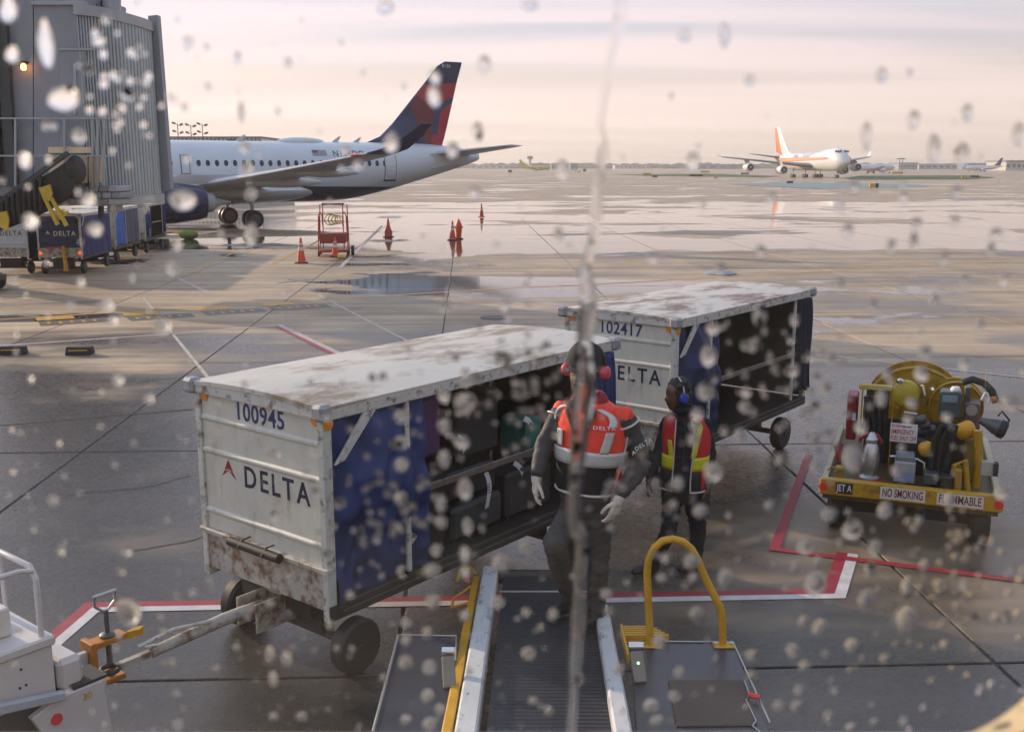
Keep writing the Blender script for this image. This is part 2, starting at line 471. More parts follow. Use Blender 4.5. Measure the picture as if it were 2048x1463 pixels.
    L(math_('MULTIPLY', math_('SUBTRACT', 1.0, pud), 0.55), bp.inputs['Strength'])
    L(math_('ADD', grit, math_('MULTIPLY', fine, 0.6)), bp.inputs['Height'])
    # faint wind ripples on standing water
    rp = N('ShaderNodeBump'); rp.inputs['Distance'].default_value = 0.003; L(math_('MULTIPLY', pud, 0.12), rp.inputs['Strength'])
    L(noise(pos, 3.0, 2), rp.inputs['Height']); L(bp.outputs[0], rp.inputs['Normal'])
    L(rp.outputs[0], b.inputs['Normal'])
    return m
M_apron = apron_material('wet_apron_concrete')
M_joint = mat('joint_sealant', (0.025, 0.024, 0.023), 0.6, var=0.3, scale=3, coords='Generated')

ground = MB()
ground.add([(-3400, -60, -0.032), (3400, -60, -0.032), (3400, 3400, -0.032), (-3400, 3400, -0.032)], [(0, 1, 2, 3)])
g = tag(ground.build('ground', M_apron), kind='structure')

apron = empty('apron', (2.55 + 0.0437 * 30 - 0.0, 0, 0), R(2.5)); apron.location = (3.86, 0.0, 0)
tag(apron, kind='structure')
base = MB(); base.bb(-39.6, 39.6, -5.14, 74.14, -0.028, -0.014); base.build('joint_sealant', M_joint, apron)
SW, SL = 4.4, 6.1
sb = MB(); sb.bb(-SW / 2 + 0.016, SW / 2 - 0.016, -SL / 2 + 0.016, SL / 2 - 0.016, -0.026, 0.0)
slab_me = sb.mesh('slab', M_apron, bevel=0.006)
for i in range(-9, 9):
    for j in range(-3, 10):
        o = link('slab', slab_me, apron, (SW * (i + 0.5), 13.15 + SL * (j + 0.5), random.uniform(-0.001, 0.001)))
        o.rotation_euler = (R(random.uniform(-.018, .018)), R(random.uniform(-.018, .018)), 0)

# ---- painted markings, thin sheets above the slabs
def paint(name, col, wear=0.5):
    return mat(name, col, 0.5, var=0.2, scale=5, dirt=(0.16, 0.135, 0.11), dirt_amt=0.9, dirt_scale=6, dirt_low=wear, coords='Generated' if False else 'Object')
P_yel = paint('yellow_marking', (0.56, 0.30, 0.03), 0.60)
P_wht = paint('white_marking', (0.62, 0.58, 0.56), 0.60)
P_pnk = paint('faded_pink_marking', (0.55, 0.42, 0.38), 0.56)
P_red = paint('red_marking', (0.33, 0.022, 0.035), 0.56)
P_tar = paint('tar_seam', (0.03, 0.028, 0.026), 0.7)
P_patch = paint('dark_stencil_patch', (0.10, 0.085, 0.065), 0.5)
P_seam = paint('pale_seam', (0.55, 0.48, 0.38), 0.52)
paint_mb = MB()
def strip(name, pts, w, material, z=0.005, off=0.0):
    m = MB(); pts = [Vector((p[0], p[1], 0)) for p in pts]
    # offset and mitre the polyline
    nn = []
    for i in range(len(pts)):
        d0 = (pts[i] - pts[i - 1]).normalized() if i else (pts[1] - pts[0]).normalized()
        d1 = (pts[i + 1] - pts[i]).normalized() if i < len(pts) - 1 else d0
        n0 = Vector((-d0.y, d0.x, 0)); n1 = Vector((-d1.y, d1.x, 0))
        k = (n0 + n1).normalized(); nn.append(k / max(0.35, k.dot(n0)))
    a = [p + n * (off + w / 2) + Vector((0, 0, z)) for p, n in zip(pts, nn)]
    c = [p + n * (off - w / 2) + Vector((0, 0, z)) for p, n in zip(pts, nn)]
    for i in range(len(pts) - 1):
        m.add([c[i], c[i + 1], a[i + 1], a[i]], [(0, 1, 2, 3)])
    o = m.build(name, material, g)
    return o
lead = [(-30, 14.9), (-12.16, 24.4), (-0.36, 30.7), (2.73, 32.0), (20, 40.3), (70, 64.5)]
strip('yellow_lead_line', lead, 0.15, P_yel)
for px, py in ((110, 636), (281, 627), (426, 617), (556, 608)):
    p = gp(px, py); u = Vector((0.88, 0.47, 0)); v = Vector((-0.47, 0.88, 0))
    strip('stop_mark', [p - u * 0.42, p + u * 0.42], 0.62, P_yel, 0.009)
    q = p - v * 0.85 + u * 0.35
    strip('stencil_patch', [q - u * 0.75, q + u * 0.75], 0.75, P_patch, 0.005)
    for k in range(5):
        r_ = q + u * (-0.55 + 0.25 * k)
        strip('stencil_bar', [r_ - v * (0.16 + 0.06 * (k % 2)), r_ + v * 0.18], 0.07, P_yel, 0.009)
strip('boundary_line', [(-26, 19.6), (-13.48, 27.0), (-8.81, 29.75), (-12.05, 35.84)], 0.11, P_pnk)
strip('boundary_line', [(-20, 15.9), (-10.25, 20.8), (-7.44, 22.2), (-5.34, 23.5), (-3.64, 20.33), (-1.2, 15.8)], 0.13, P_pnk)
strip('boundary_line_edge', [(-5.22, 23.28), (-3.64, 20.33), (-1.2, 15.8)], 0.09, P_red, 0.009, off=-0.13)
strip('boundary_line', [(5.0, 20.4), (5.96, 19.66), (8.85, 17.49), (16, 12.1)], 0.10, P_pnk)
strip('lane_line', [(-11.05, 33.5), (-11.8, 44.5)], 0.12, P_yel)
strip('lane_line', [(-8.95, 38.3), (-9.55, 52.0)], 0.12, P_yel)
strip('lane_line', [(-6.2, 37.2), (-8.0, 64.0)], 0.16, P_pnk)
strip('sealed_seam', [(-10.4, 28.9), (-5.66, 18.39), (-3.2, 12.9)], 0.07, P_seam)
strip('sealed_seam', [(-5.5, 29.2), (-3.05, 23.36), (0.4, 15.2)], 0.07, P_seam)
strip('tar_seam', [(-12, 12.2), (-7.22, 14.15), (-4.8, 15.13)], 0.06, P_tar)
rc_ = random.Random(21)
for cx_, cy_, L_, an in ((-3.6, 9.3, 0.9, 0.2), (-4.9, 11.0, 1.4, 0.5), (5.2, 11.4, 1.6, 1.2), (6.0, 8.2, 1.2, 0.3), (-6.3, 17.0, 2.2, 0.9), (7.5, 15.5, 2.4, 0.1), (3.9, 6.3, 1.1, 1.0), (-2.9, 12.5, 1.5, 1.4)):
    pts, x_, y_, a_ = [], cx_, cy_, an
    for k in range(9):
        pts.append((x_, y_)); a_ += rc_.uniform(-0.5, 0.5) * (1 if k % 2 else -0.6); x_ += math.cos(a_) * L_ / 8; y_ += math.sin(a_) * L_ / 8
    strip('tar_filled_crack', pts, 0.022, P_tar)
# red-and-white equipment box round the loader
bx = [(-3.62, 6.9), (-3.52, 8.06), (2.72, 8.34), (3.12, 9.25)]
strip('box_line_red', bx, 0.10, P_red)
strip('box_line_white', bx, 0.095, P_wht, 0.005, off=-0.099)
strip('restraint_line_red', [(3.75, 12.6), (2.50, 9.33), (4.49, 8.56), (7.5, 7.35)], 0.095, P_red, 0.010)
# teal paint and grass beyond
tl = MB(); tl.add([tuple(gp(px, py) + Vector((0, 0, 0.0))) for px, py in ((1465, 369), (1560, 364), (1840, 369), (1860, 374), (1640, 377))], [(0, 1, 2, 3, 4)])
tl.build('teal_paint_patch', mat('teal_paint', (0.20, 0.27, 0.26), 0.6, var=0.15, scale=0.2), g)
M_grass = mat('short_grass', (0.045, 0.095, 0.018), 0.8, var=0.35, scale=0.08, bump=0.4, bscale=2.0, coords='Object')
for name, poly in (('grass', [(1690, 356.5), (1720, 351.5), (1945, 351), (1990, 355), (1940, 358.5), (1700, 359.5)]), ('grass', [(1225, 349), (1420, 347.5), (1560, 352.5), (1530, 354.5), (1300, 352)])):
    gm = MB(); pts = [gp(*q) + Vector((0, 0, 0.08)) for q in poly]; n = len(pts)
    gm.add(pts + [p - Vector((0, 0, 0.12)) for p in pts], [tuple(range(n))] + [(k, n + k, n + (k + 1) % n, (k + 1) % n) for k in range(n)])
    tag(gm.build(name, M_grass), 'strip of short green grass between the taxiways', 'grass', kind='stuff')

# ================================================================== far skyline
M_far = [mat('far_cladding_%s' % k, c, 0.7, var=0.12, scale=0.15) for k, c in zip('abcd', ((0.30, 0.34, 0.38), (0.44, 0.44, 0.43), (0.24, 0.28, 0.34), (0.55, 0.52, 0.47)))]
M_farroof = mat('far_roof', (0.20, 0.22, 0.25), 0.7, var=0.1, scale=0.2)
M_farglass = mat('far_glazing', (0.06, 0.08, 0.10), 0.2, var=0.1, scale=0.3)
def far_building(px0, px1, pytop, D, mi, label, depth=40, bays=6):
    a = at(px0, 333, D); b_ = at(px1, 333, D); h = at((px0 + px1) / 2, pytop, D).z
    w = b_.x - a.x
    o = empty('far_building', ((a.x + b_.x) / 2, D, 0)); tag(o, label, 'building', 'buildings along the horizon')
    m = MB(); m.bb(-w / 2, w / 2, 0, depth, -0.5, h * 0.86); m.build('wall', M_far[mi], o)
    m = MB(); m.bb(-w / 2 - 0.8, w / 2 + 0.8, -0.8, depth + 0.8, h * 0.86, h); m.build('roof', M_farroof, o)
    for k in range(bays):
        x0 = -w / 2 + w * (k + 0.2) / bays
        m = MB(); m.bb(x0, x0 + w * 0.6 / bays, -0.15, 0.05, h * 0.3, h * 0.62); m.build('window', M_farglass, o)
    return o
far_building(1063, 1098, 327, 1150, 0, 'low blue-grey hangar directly behind the small yellow aircraft')
far_building(1103, 1140, 326.5, 1250, 2, 'dark flat-roofed shed right of the small yellow aircraft')
far_building(1141, 1156, 326, 1180, 2, 'narrow dark shed, rightmost of the three near the yellow aircraft')
far_building(940, 1020, 329.5, 1600, 1, 'long pale low building left of the small yellow aircraft')
far_building(1395, 1520, 328.5, 1500, 2, 'long low grey building behind the left wing of the cargo jet')
far_building(1800, 1835, 325, 1300, 0, 'grey block beneath the twin masts right of the cargo jet')
far_building(1838, 1915, 327.5, 1350, 1, 'long pale multi-level car park between the twin masts and the white jet')
far_building(1925, 1990, 326, 1400, 2, 'dark wide building behind the white parked jet')
far_building(2012, 2075, 320.5, 950, 3, 'cream building at the right end of the horizon')
far_building(1230, 1300, 330, 1700, 3, 'faint cream building at the middle of the horizon', bays=8)
# control tower
p = at(1060, 333, 1300); o = empty('control_tower', (p.x, 1300, 0)); tag(o, 'slim control tower on the horizon above the yellow aircraft', 'tower')
MB().lathe([(2.2, 0), (1.7, 9), (1.7, 12)], 12).build('shaft', M_far[3], o, smooth=True)
MB().lathe([(1.8, 12), (3.6, 13.2), (3.9, 15.2), (3.3, 15.6), (3.3, 16.2)], 14).build('cab', M_farroof, o, smooth=True)
# twin masts and other poles
def twin(px, top, D, label):
    p = at(px, 333, D); h = at(px, top, D).z; o = empty('mast', (p.x, D, 0)); tag(o, label, 'mast', 'lattice masts on the horizon')
    MB().tube([(0, 0, 0), (0, 0, h)], [0.55, 0.4], 6).build('pole', M_farroof, o)
    MB().bb(-2.6, 2.6, -0.3, 0.3, h - 1.2, h - 0.2).build('crossarm', M_farroof, o)
twin(1798.5, 316, 1000, 'left one of the two dark masts right of the cargo jet')
twin(1804.5, 316, 1000, 'right one of the two dark masts right of the cargo jet')
# far treeline, one mass
rnd = random.Random(3)
tr = MB()
for k in range(620):
    D = rnd.uniform(1750, 2600); px = rnd.uniform(860, 2300) if k < 520 else rnd.uniform(-250, 860)
    p = at(px, 333, D); r_ = rnd.uniform(3.0, 6.5)
    n = 6
    rings = []
    for j in range(4):
        th = math.pi * (0.06 + 0.88 * j / 3)
        rings.append([(p.x + r_ * 2.2 * math.sin(th) * math.cos(2 * math.pi * q / n) * rnd.uniform(.75, 1.2), D + r_ * math.sin(th) * math.sin(2 * math.pi * q / n), r_ * 0.75 - r_ * 0.85 * math.cos(th) * rnd.uniform(.8, 1.15)) for q in range(n)])
    tr.loft(rings)
tag(tr.build('treeline', mat('far_trees', (0.10, 0.11, 0.10), 0.9, var=0.3, scale=0.05)), 'low dark band of far trees along the horizon', 'treeline', kind='stuff')

# terminal roof seen above the parked jet, with floodlight masts
D = 210.0
a = at(300, 333, D); b_ = at(524, 333, D); top = at(420, 273, D).z; eave = at(420, 300, D).z
hall = empty('terminal_hall', (a.x, D, 0)); tag(hall, 'terminal with pale ribbed roof above the parked blue-tailed jet', 'building')
W_ = b_.x - a.x
MB().bb(0, W_, 0, 30, 0, eave).build('wall', M_far[1], hall)
m = MB(); m.prism([(0, eave), (W_ + 1.2, eave), (W_, top - .25), (0, top - .25)], 30, ((0, 30, 0), (1, 0, 0), (0, 0, 1))); rf = m.build('roof', mat('ribbed_roof_sheet', (0.72, 0.70, 0.68), 0.5, var=0.1, scale=0.4), hall)
MB().bb(-0.2, W_ + 0.3, -0.35, 30, top - 0.25, top).build('roof_edge', M_farroof, rf)
ribm = MB(); ribm.beam((0.0, -0.12, eave), (0, -0.12, top - 0.26), 0.28, 0.2, (0, 1, 0)); rme = ribm.mesh('roof_rib', M_farroof)
for k in range(28):
    link('roof_rib', rme, rf, (0.4 + k * (W_ - 0.6) / 27, 0, 0))
def flood(px, top, D, label):
    p = at(px, 333, D); h = at(px, top, D).z; o = empty('floodlight_mast', (p.x, D, 0)); tag(o, label, 'mast', 'floodlight masts over the terminal roof')
    MB().tube([(0, 0, 0), (0, 0, h)], [0.22, 0.12], 8).build('pole', M_farroof, o, smooth=True)
    for dz, s in ((0, -1), (-0.4, 1), (-2.2, -1), (-2.6, 1)):
        m = MB(); m.beam((0, 0, h + dz - .3), (s * 0.9, 0, h + dz), 0.1, 0.1); m.box((s * 1.05, 0, h + dz + .1), (0.9, 0.6, 0.5), Matrix.Rotation(-s * .35, 3, 'Y')); m.build('lamp', M_steel_dark, o)
flood(360, 247, 300, 'leftmost floodlight mast above the ribbed terminal roof')
flood(386, 250, 300, 'middle floodlight mast above the ribbed terminal roof')
flood(409, 248, 300, 'rightmost floodlight mast above the ribbed terminal roof')

# small lit signs, lamps and boxes on the field
M_sign = mat('field_sign_yellow', (0.70, 0.42, 0.03), 0.5, var=0.1, scale=1)
M_signb = mat('field_sign_black', (0.03, 0.03, 0.03), 0.6, var=0.1, scale=1)
def field_sign(px, py, wpx, hpx, m1, label, m2=None):
    p = gp(px, py); k = p.y / FPX; w, h = wpx * k, hpx * k
    o = empty('field_sign', (p.x, p.y, 0)); tag(o, label, 'sign', 'signs on the airfield')
    MB().bb(-w / 2, w / 2, 0, 0.35, h * 0.15, h).build('face', m1, o, bevel=0.03)
    for s in (-1, 1): MB().bb(s * w * 0.35 - 0.05, s * w * 0.35 + 0.05, 0.1, 0.25, 0, h * 0.15).build('leg', M_signb, o)
    if m2: MB().bb(w * 0.18, w * 0.503, -0.012, 0.362, h * 0.14, h * 1.01).build('dark_panel', m2, o)
field_sign(1748, 376, 17, 9, M_sign, 'yellow marker box lying on the taxiway below the cargo jet', M_signb)
field_sign(1580, 367, 12, 5, M_signb, 'small black block on the taxiway below the cargo jet')
field_sign(1432, 357, 8, 5, M_sign, 'small yellow box left of the cargo jet')
field_sign(1392, 353, 26, 4, M_signb, 'long dark sign on the grass left of the cargo jet')
field_sign(1490, 349, 16, 3.5, M_signb, 'dark low sign under the left outer engine of the cargo jet')
field_sign(1410, 345.5, 18, 4, M_sign, 'yellowish low sign far left of the cargo jet')
field_sign(1294, 351, 16, 5, M_sign, 'yellow-green sign at the left tip of the grass')
field_sign(1310, 355, 10, 4, M_signb, 'small black box beside the left tip of the grass')
field_sign(1928, 357, 10, 5, M_sign, 'yellow sign at the right end of the long grass strip')
field_sign(1950, 355.5, 17, 4.5, M_signb, 'dark sign at the right end of the long grass strip')
field_sign(1795, 348.5, 22, 5, M_sign, 'orange sign behind the long grass strip', None)
field_sign(1020, 346, 7, 6, M_signb, 'small dark box on the field left of the yellow aircraft')
field_sign(1150, 345, 4, 7, M_whitel, 'white marker post right of the yellow aircraft')
field_sign(1158, 345.5, 6, 4, M_sign, 'small yellow box right of the yellow aircraft')
field_sign(1169, 344, 6, 6, M_signb, 'small dark cart right of the yellow aircraft')
# ================================================================== aircraft
def ring(x, zc, rw, rh, n=36):
    return [Vector((x, rw * math.sin(2 * math.pi * k / n), zc + rh * math.cos(2 * math.pi * k / n))) for k in range(n)]
AF = [(0, 0), (0.015, 0.35), (0.06, 0.68), (0.15, 0.93), (0.3, 1.0), (0.5, 0.86), (0.75, 0.48), (1.0, 0.03)]
def airfoil(xle, y, z, chord, t, up=Vector((0, 0, 1))):
    """section: leading edge at xle, chord runs aft (-x)"""
    top = [(c, h * t * 0.62) for c, h in AF]
    bot = [(c, -h * t * 0.38) for c, h in reversed(AF[1:-1])]
    return [Vector((xle - c * chord, y, z)) + up * (h * chord) for c, h in top + [(1.0, -0.03 * t)] + bot]
def loft_interp(st, n):
    """smooth stations by Catmull-Rom"""
    out = []
    for i in range(len(st) - 1):
        p0, p1, p2, p3 = st[max(i - 1, 0)], st[i], st[i + 1], st[min(i + 2, len(st) - 1)]
        for k in range(n):
            t = k / n
            out.append(tuple(0.5 * (2 * b + (c - a) * t + (2 * a - 5 * b + 4 * c - d) * t * t + (3 * b - a - 3 * c + d) * t ** 3) for a, b, c, d in zip(p0, p1, p2, p3)))
    out.append(st[-1])
    return out
M_acwhite = mat('aircraft_white', (0.68, 0.73, 0.76), 0.28, var=0.05, scale=0.6, coat=0.3)
M_acnavy = mat('aircraft_navy', (0.012, 0.022, 0.085), 0.25, var=0.08, scale=0.8, coat=0.4)
M_acgrey = mat('aircraft_grey', (0.56, 0.56, 0.57), 0.35, var=0.08, scale=1.5)
M_acdark = mat('aircraft_dark', (0.02, 0.02, 0.022), 0.35, var=0.1)
M_acpane = mat('cabin_pane', (0.035, 0.05, 0.075), 0.12, var=0.2, scale=3)
M_acmetal = mat('bare_inlet_lip', (0.55, 0.55, 0.56), 0.25, 0.9, var=0.08)

def poly_material(name, base, polys):
    """paint scheme: flat convex colour fields laid out on the object's own x-z plane"""
    m, nt, b = nt_new(name); L = nt.links.new; N = nt.nodes.new
    tcn = N('ShaderNodeTexCoord'); sp = N('ShaderNodeSeparateXYZ'); L(tcn.outputs['Object'], sp.inputs[0])
    out = None
    for poly, col in polys:
        area = sum(p[0] * q[1] - q[0] * p[1] for p, q in zip(poly, poly[1:] + poly[:1]))
        if area < 0: poly = poly[::-1]
        mask = None
        for p, q in zip(poly, poly[1:] + poly[:1]):
            nx, nz_ = -(q[1] - p[1]), (q[0] - p[0])
            ln = math.hypot(nx, nz_); nx /= ln; nz_ /= ln
            a = N('ShaderNodeMath'); a.operation = 'MULTIPLY_ADD'; L(sp.outputs[0], a.inputs[0]); a.inputs[1].default_value = nx; a.inputs[2].default_value = -(nx * p[0] + nz_ * p[1])
            c = N('ShaderNodeMath'); c.operation = 'MULTIPLY_ADD'; L(sp.outputs[2], c.inputs[0]); c.inputs[1].default_value = nz_; L(a.outputs[0], c.inputs[2])
            d = N('ShaderNodeMath'); d.operation = 'GREATER_THAN'; L(c.outputs[0], d.inputs[0]); d.inputs[1].default_value = 0.0
            if mask is None: mask = d.outputs[0]
            else:
                e = N('ShaderNodeMath'); e.operation = 'MULTIPLY'; L(mask, e.inputs[0]); L(d.outputs[0], e.inputs[1]); mask = e.outputs[0]
        mx = N('ShaderNodeMix'); mx.data_type = 'RGBA'; L(mask, mx.inputs[0])
        if out is None: mx.inputs[6].default_value = (*base, 1)
        else: L(out, mx.inputs[6])
        mx.inputs[7].default_value = (*col, 1); out = mx.outputs[2]
    nz_ = N('ShaderNodeTexNoise'); nz_.inputs['Scale'].default_value = 0.7; L(tcn.outputs['Object'], nz_.inputs['Vector'])
    mr = N('ShaderNodeMapRange'); mr.inputs['To Min'].default_value = 0.9; mr.inputs['To Max'].default_value = 1.08; L(nz_.outputs[0], mr.inputs['Value'])
    vm = N('ShaderNodeVectorMath'); vm.operation = 'SCALE'; L(out, vm.inputs[0]); L(mr.outputs[0], vm.inputs['Scale'])
    L(vm.outputs[0], b.inputs['Base Color']); b.inputs['Roughness'].default_value = 0.28; b.inputs['Coat Weight'].default_value = 0.3
    return m

def airliner(name, loc, heading, sp):
    """heading = unit vector (x,y) of the nose direction; local x forward, y to port, z up"""
    o = empty(name, loc, math.atan2(heading[1], heading[0]))
    S = sp['stations']; n = sp.get('n', 36)
    m = MB()
    st = loft_interp(S, sp.get('sub', 4))
    m.loft([ring(x, zc, rw, rh, n) for x, zc, rw, rh in st])
    body = m.build('fuselage', sp['body'], o, smooth=True, auto=60)
    def surf(x, z):
        for a, c in zip(st, st[1:]):
            if (a[0] - x) * (c[0] - x) <= 0:
                t = (x - a[0]) / (c[0] - a[0] + 1e-9)
                zc, rw, rh = (a[i] + (c[i] - a[i]) * t for i in (1, 2, 3))
                q = max(0.0, 1 - ((z - zc) / rh) ** 2)
                return rw * math.sqrt(q), (z - zc) / rh
        return 1.0, 0.0
    o_surf = surf
    for side in (1, -1):
        m = MB()
        secs = []
        for s in sp['wing']:
            xle, y, z, ch, t = s[:5]
            up = Vector((0, -math.sin(s[5]) * side, math.cos(s[5]))) if len(s) > 5 else Vector((0, 0, 1))
            secs.append(airfoil(xle, y * side, z, ch, t, up))
        m.loft(secs); w = m.build('wing', sp['wing_mat'], o, smooth=True, auto=50)
        if 'winglet' in sp:
            m = MB(); secs = []
            for s in sp['winglet']:
                xle, y, z, ch, t, an = s
                secs.append(airfoil(xle, y * side, z, ch, t, Vector((0, -math.sin(an) * side, math.cos(an)))))
            m.loft(secs); m.build('winglet', sp['winglet_mat'], w, smooth=True, auto=50)
        for fx0, fx1, fy, fz, fr in sp.get('fairings', ()):
            m = MB(); nn = 7; rings = []
            for k in range(nn):
                t = k / (nn - 1); r_ = fr * max(0.06, math.sin(math.pi * (0.06 + 0.9 * t)) ** 0.7)
                x = fx0 + (fx1 - fx0) * t
                rings.append([Vector((x, fy * side + r_ * 0.75 * math.sin(2 * math.pi * q / 10), fz + 0.03 * x * 0 + r_ * math.cos(2 * math.pi * q / 10))) for q in range(10)])
            m.loft(rings); m.build('flap_fairing', sp['wing_mat'], w, smooth=True)
        m = MB(); m.loft([airfoil(x, y * side, z, c, t) for x, y, z, c, t in sp['stab']]); m.build('tailplane', sp['wing_mat'] if 'stab_mat' not in sp else sp['stab_mat'], o, smooth=True, auto=50)
        for ex, ey, ez, er, el in sp.get('engines', ()):
            m = MB(); m.lathe([(er * 0.80, 0.0), (er * 0.93, 0.03 * el), (er, 0.2 * el), (er * 1.0, 0.55 * el), (er * 0.84, 0.9 * el), (er * 0.76, el), (er * 0.70, el), (er * 0.55, 0.7 * el), (er * 0.6, 0.14 * el), (er * 0.78, 0.02 * el)][:6], 28, (ex, ey * side, ez), (-1, 0, 0))
            en = m.build('engine', sp['eng_mat'], o, smooth=True, auto=50)
            MB().lathe([(er * 0.74, 0), (er * 0.82, -0.015 * el), (er * 0.885, 0.045 * el), (er * 0.90, 0.09 * el)], 28, (ex, ey * side, ez), (-1, 0, 0)).build('inlet_lip', sp.get('lip_mat', M_acmetal), en, smooth=True)
            MB().lathe([(er * 0.735, -0.004), (er * 0.735, 0.01)], 24, (ex + 0.005 * el, ey * side, ez), (-1, 0, 0)).build('fan', M_acdark, en)
            MB().lathe([(0.02, -0.13 * el), (er * 0.16, -0.05 * el), (er * 0.24, 0.0)], 14, (ex, ey * side, ez), (-1, 0, 0)).build('spinner', M_acgrey, en, smooth=True)
            MB().lathe([(er * 0.55, 0.9 * el), (er * 0.45, 1.12 * el), (er * 0.22, 1.18 * el), (er * 0.05, 1.38 * el)], 20, (ex, ey * side, ez), (-1, 0, 0)).build('exhaust', M_acgrey, en, smooth=True)
            MB().loft([airfoil(ex - 0.12 * el, ey * side, ez + er * 0.9, el * 0.95, 0.07, Vector((0, 1, 0))), airfoil(ex - 0.55 * el, ey * side, ez + er * 0.9 + sp.get('pyl', 0.6), el * 0.95, 0.06, Vector((0, 1, 0)))]).build('pylon', sp['wing_mat'], en, smooth=True, auto=50)
        for gx, gy, wr, nw, zt in sp.get('gear', ()):
            if gy == 0 and side < 0: continue
            gm = MB(); gm.cyl((gx, gy * side, wr), (gx, gy * side, zt), wr * 0.22, 10); gm.cyl((gx - 0.1, gy * side, zt * .55 + wr * .4), (gx + 1.1 * wr, gy * side * 0.9, zt), wr * 0.12, 8)
            gr = gm.build('landing_gear', M_acgrey, o, smooth=True)
            for q in range(nw // 2):
                xx = gx + (q - (nw // 2 - 1) / 2) * wr * 2.3
                for d in (-1, 1):
                    y = gy * side + d * wr * 0.72
                    MB().lathe([(wr * 0.62, -wr * .34), (wr * 0.92, -wr * .34), (wr, -wr * .2), (wr, wr * .2), (wr * 0.92, wr * .34), (wr * 0.62, wr * .34)], 22, (xx, y, wr), (0, 1, 0)).build('wheel', M_tyre, gr, smooth=True)
                    MB().lathe([(wr * 0.2, -wr * .40), (wr * 0.5, -wr * .345), (wr * 0.6, -wr * .345), (wr * 0.6, wr * .345), (wr * 0.5, wr * .345), (wr * 0.2, wr * .40)], 16, (xx, y, wr), (0, 1, 0)).build('rim', M_hub, gr, smooth=True)
    m = MB()
    secs = [airfoil(x, 0, z, c, t, Vector((0, 1, 0))) for x, z, c, t in sp['fin']]
    m.loft(secs); fin = m.build('tail_fin', sp['fin_mat'], o, smooth=True, auto=50)
    return o, surf, body

# ---------------- parked jet with the navy and red tail
HD = (-0.866, -0.5)
JX, JY = -17.2, 63.8
def jet_local(px, py, ylocal=0.0):
    """pixel -> local (x, z) on the jet's vertical plane at port offset ylocal"""
    ox, oy = JX + 0.5 * ylocal, JY - 0.866 * ylocal
    k = (px - 1024.0)
    best = None
    # iterate because depth depends on height slightly
    z = 4.0; s = 0.0
    for _ in range(30):
        # solve for s with current z
        lo, hi = -40.0, 40.0
        for __ in range(50):
            mid = (lo + hi) / 2
            x, y = ox + HD[0] * mid, oy + HD[1] * mid
            d = y * math.cos(PITCH) - (z - CAM_Z) * math.sin(PITCH)
            if 1024 + FPX * x / d > px: lo = mid
            else: hi = mid
        s = (lo + hi) / 2
        z = at(px, py, oy + HD[1] * s).z
    return (s, z)
def FP(*pts): return [jet_local(640 + a / 4.876, 100 + b / 4.876) for a, b in pts]
NAVY, RED1, RED2, NAVY2 = (0.010, 0.020, 0.070), (0.40, 0.018, 0.045), (0.17, 0.014, 0.034), (0.018, 0.045, 0.15)
fin_polys = [
    (FP((400, 920), (700, 730), (870, 560), (945, 745), (1000, 900), (990, 960)), NAVY2),
    (FP((1010, 340), (1345, 322), (1300, 452), (1105, 562), (925, 445)), RED1),
    (FP((925, 442), (1108, 560), (1088, 945), (1000, 900), (945, 745), (868, 562)), RED2),
    (FP((1080, 840), (1165, 600), (1300, 490), (1190, 950), (1085, 950)), RED1),
    (FP((1108, 560), (1300, 450), (1292, 505), (1165, 600)), NAVY2),
    (FP((1108, 560), (1165, 600), (1140, 830), (1080, 830)), NAVY2)]
M_fin = poly_material('navy_and_red_tail', NAVY, fin_polys)
def finsec(le, te, t):
    return (le[0], (le[1] + te[1]) / 2, le[0] - te[0], t)
(le0, te0) = FP((400, 915), (1190, 940)); (le1, te1) = FP((585, 845), (1212, 850)); (le2, te2) = FP((700, 730), (1240, 730)); (le3, te3) = FP((1040, 300), (1335, 300)); (le4, te4) = FP((1140, 165), (1372, 165)); (le5, te5) = FP((1215, 118), (1383, 118))
fin_s = [finsec(le0, te0, 0.06), finsec(le1, te1, 0.07), finsec(le2, te2, 0.10), finsec(le3, te3, 0.10), finsec(le4, te4, 0.10), finsec(le5, te5, 0.08)]
bm_, bnt, bb_ = nt_new('jet_body_paint')
def body_paint():
    L = bnt.links.new; N = bnt.nodes.new
    tcn = N('ShaderNodeTexCoord'); sp = N('ShaderNodeSeparateXYZ'); L(tcn.outputs['Object'], sp.inputs[0])
    lim = N('ShaderNodeMath'); lim.operation = 'MULTIPLY_ADD'; L(sp.outputs[0], lim.inputs[0]); lim.inputs[1].default_value = 0.015; lim.inputs[2].default_value = 2.45
    lt = N('ShaderNodeMath'); lt.operation = 'LESS_THAN'; L(sp.outputs[2], lt.inputs[0]); L(lim.outputs[0], lt.inputs[1])
    nz_ = N('ShaderNodeTexNoise'); nz_.inputs['Scale'].default_value = 0.5; L(tcn.outputs['Object'], nz_.inputs['Vector'])
    mr = N('ShaderNodeMapRange'); mr.inputs['To Min'].default_value = 0.93; mr.inputs['To Max'].default_value = 1.05; L(nz_.outputs[0], mr.inputs['Value'])
    mx = N('ShaderNodeMix'); mx.data_type = 'RGBA'; L(lt.outputs[0], mx.inputs[0]); mx.inputs[6].default_value = (0.70, 0.755, 0.79, 1); mx.inputs[7].default_value = (*NAVY, 1)
    vm = N('ShaderNodeVectorMath'); vm.operation = 'SCALE'; L(mx.outputs[2], vm.inputs[0]); L(mr.outputs[0], vm.inputs['Scale'])
    L(vm.outputs[0], bb_.inputs['Base Color']); bb_.inputs['Roughness'].default_value = 0.25; bb_.inputs['Coat Weight'].default_value = 0.4
body_paint()
wl = [jet_local(757, 305, 16.0), jet_local(842, 254, 17.4), jet_local(800, 303, 16.4), jet_local(845, 262, 17.4)]
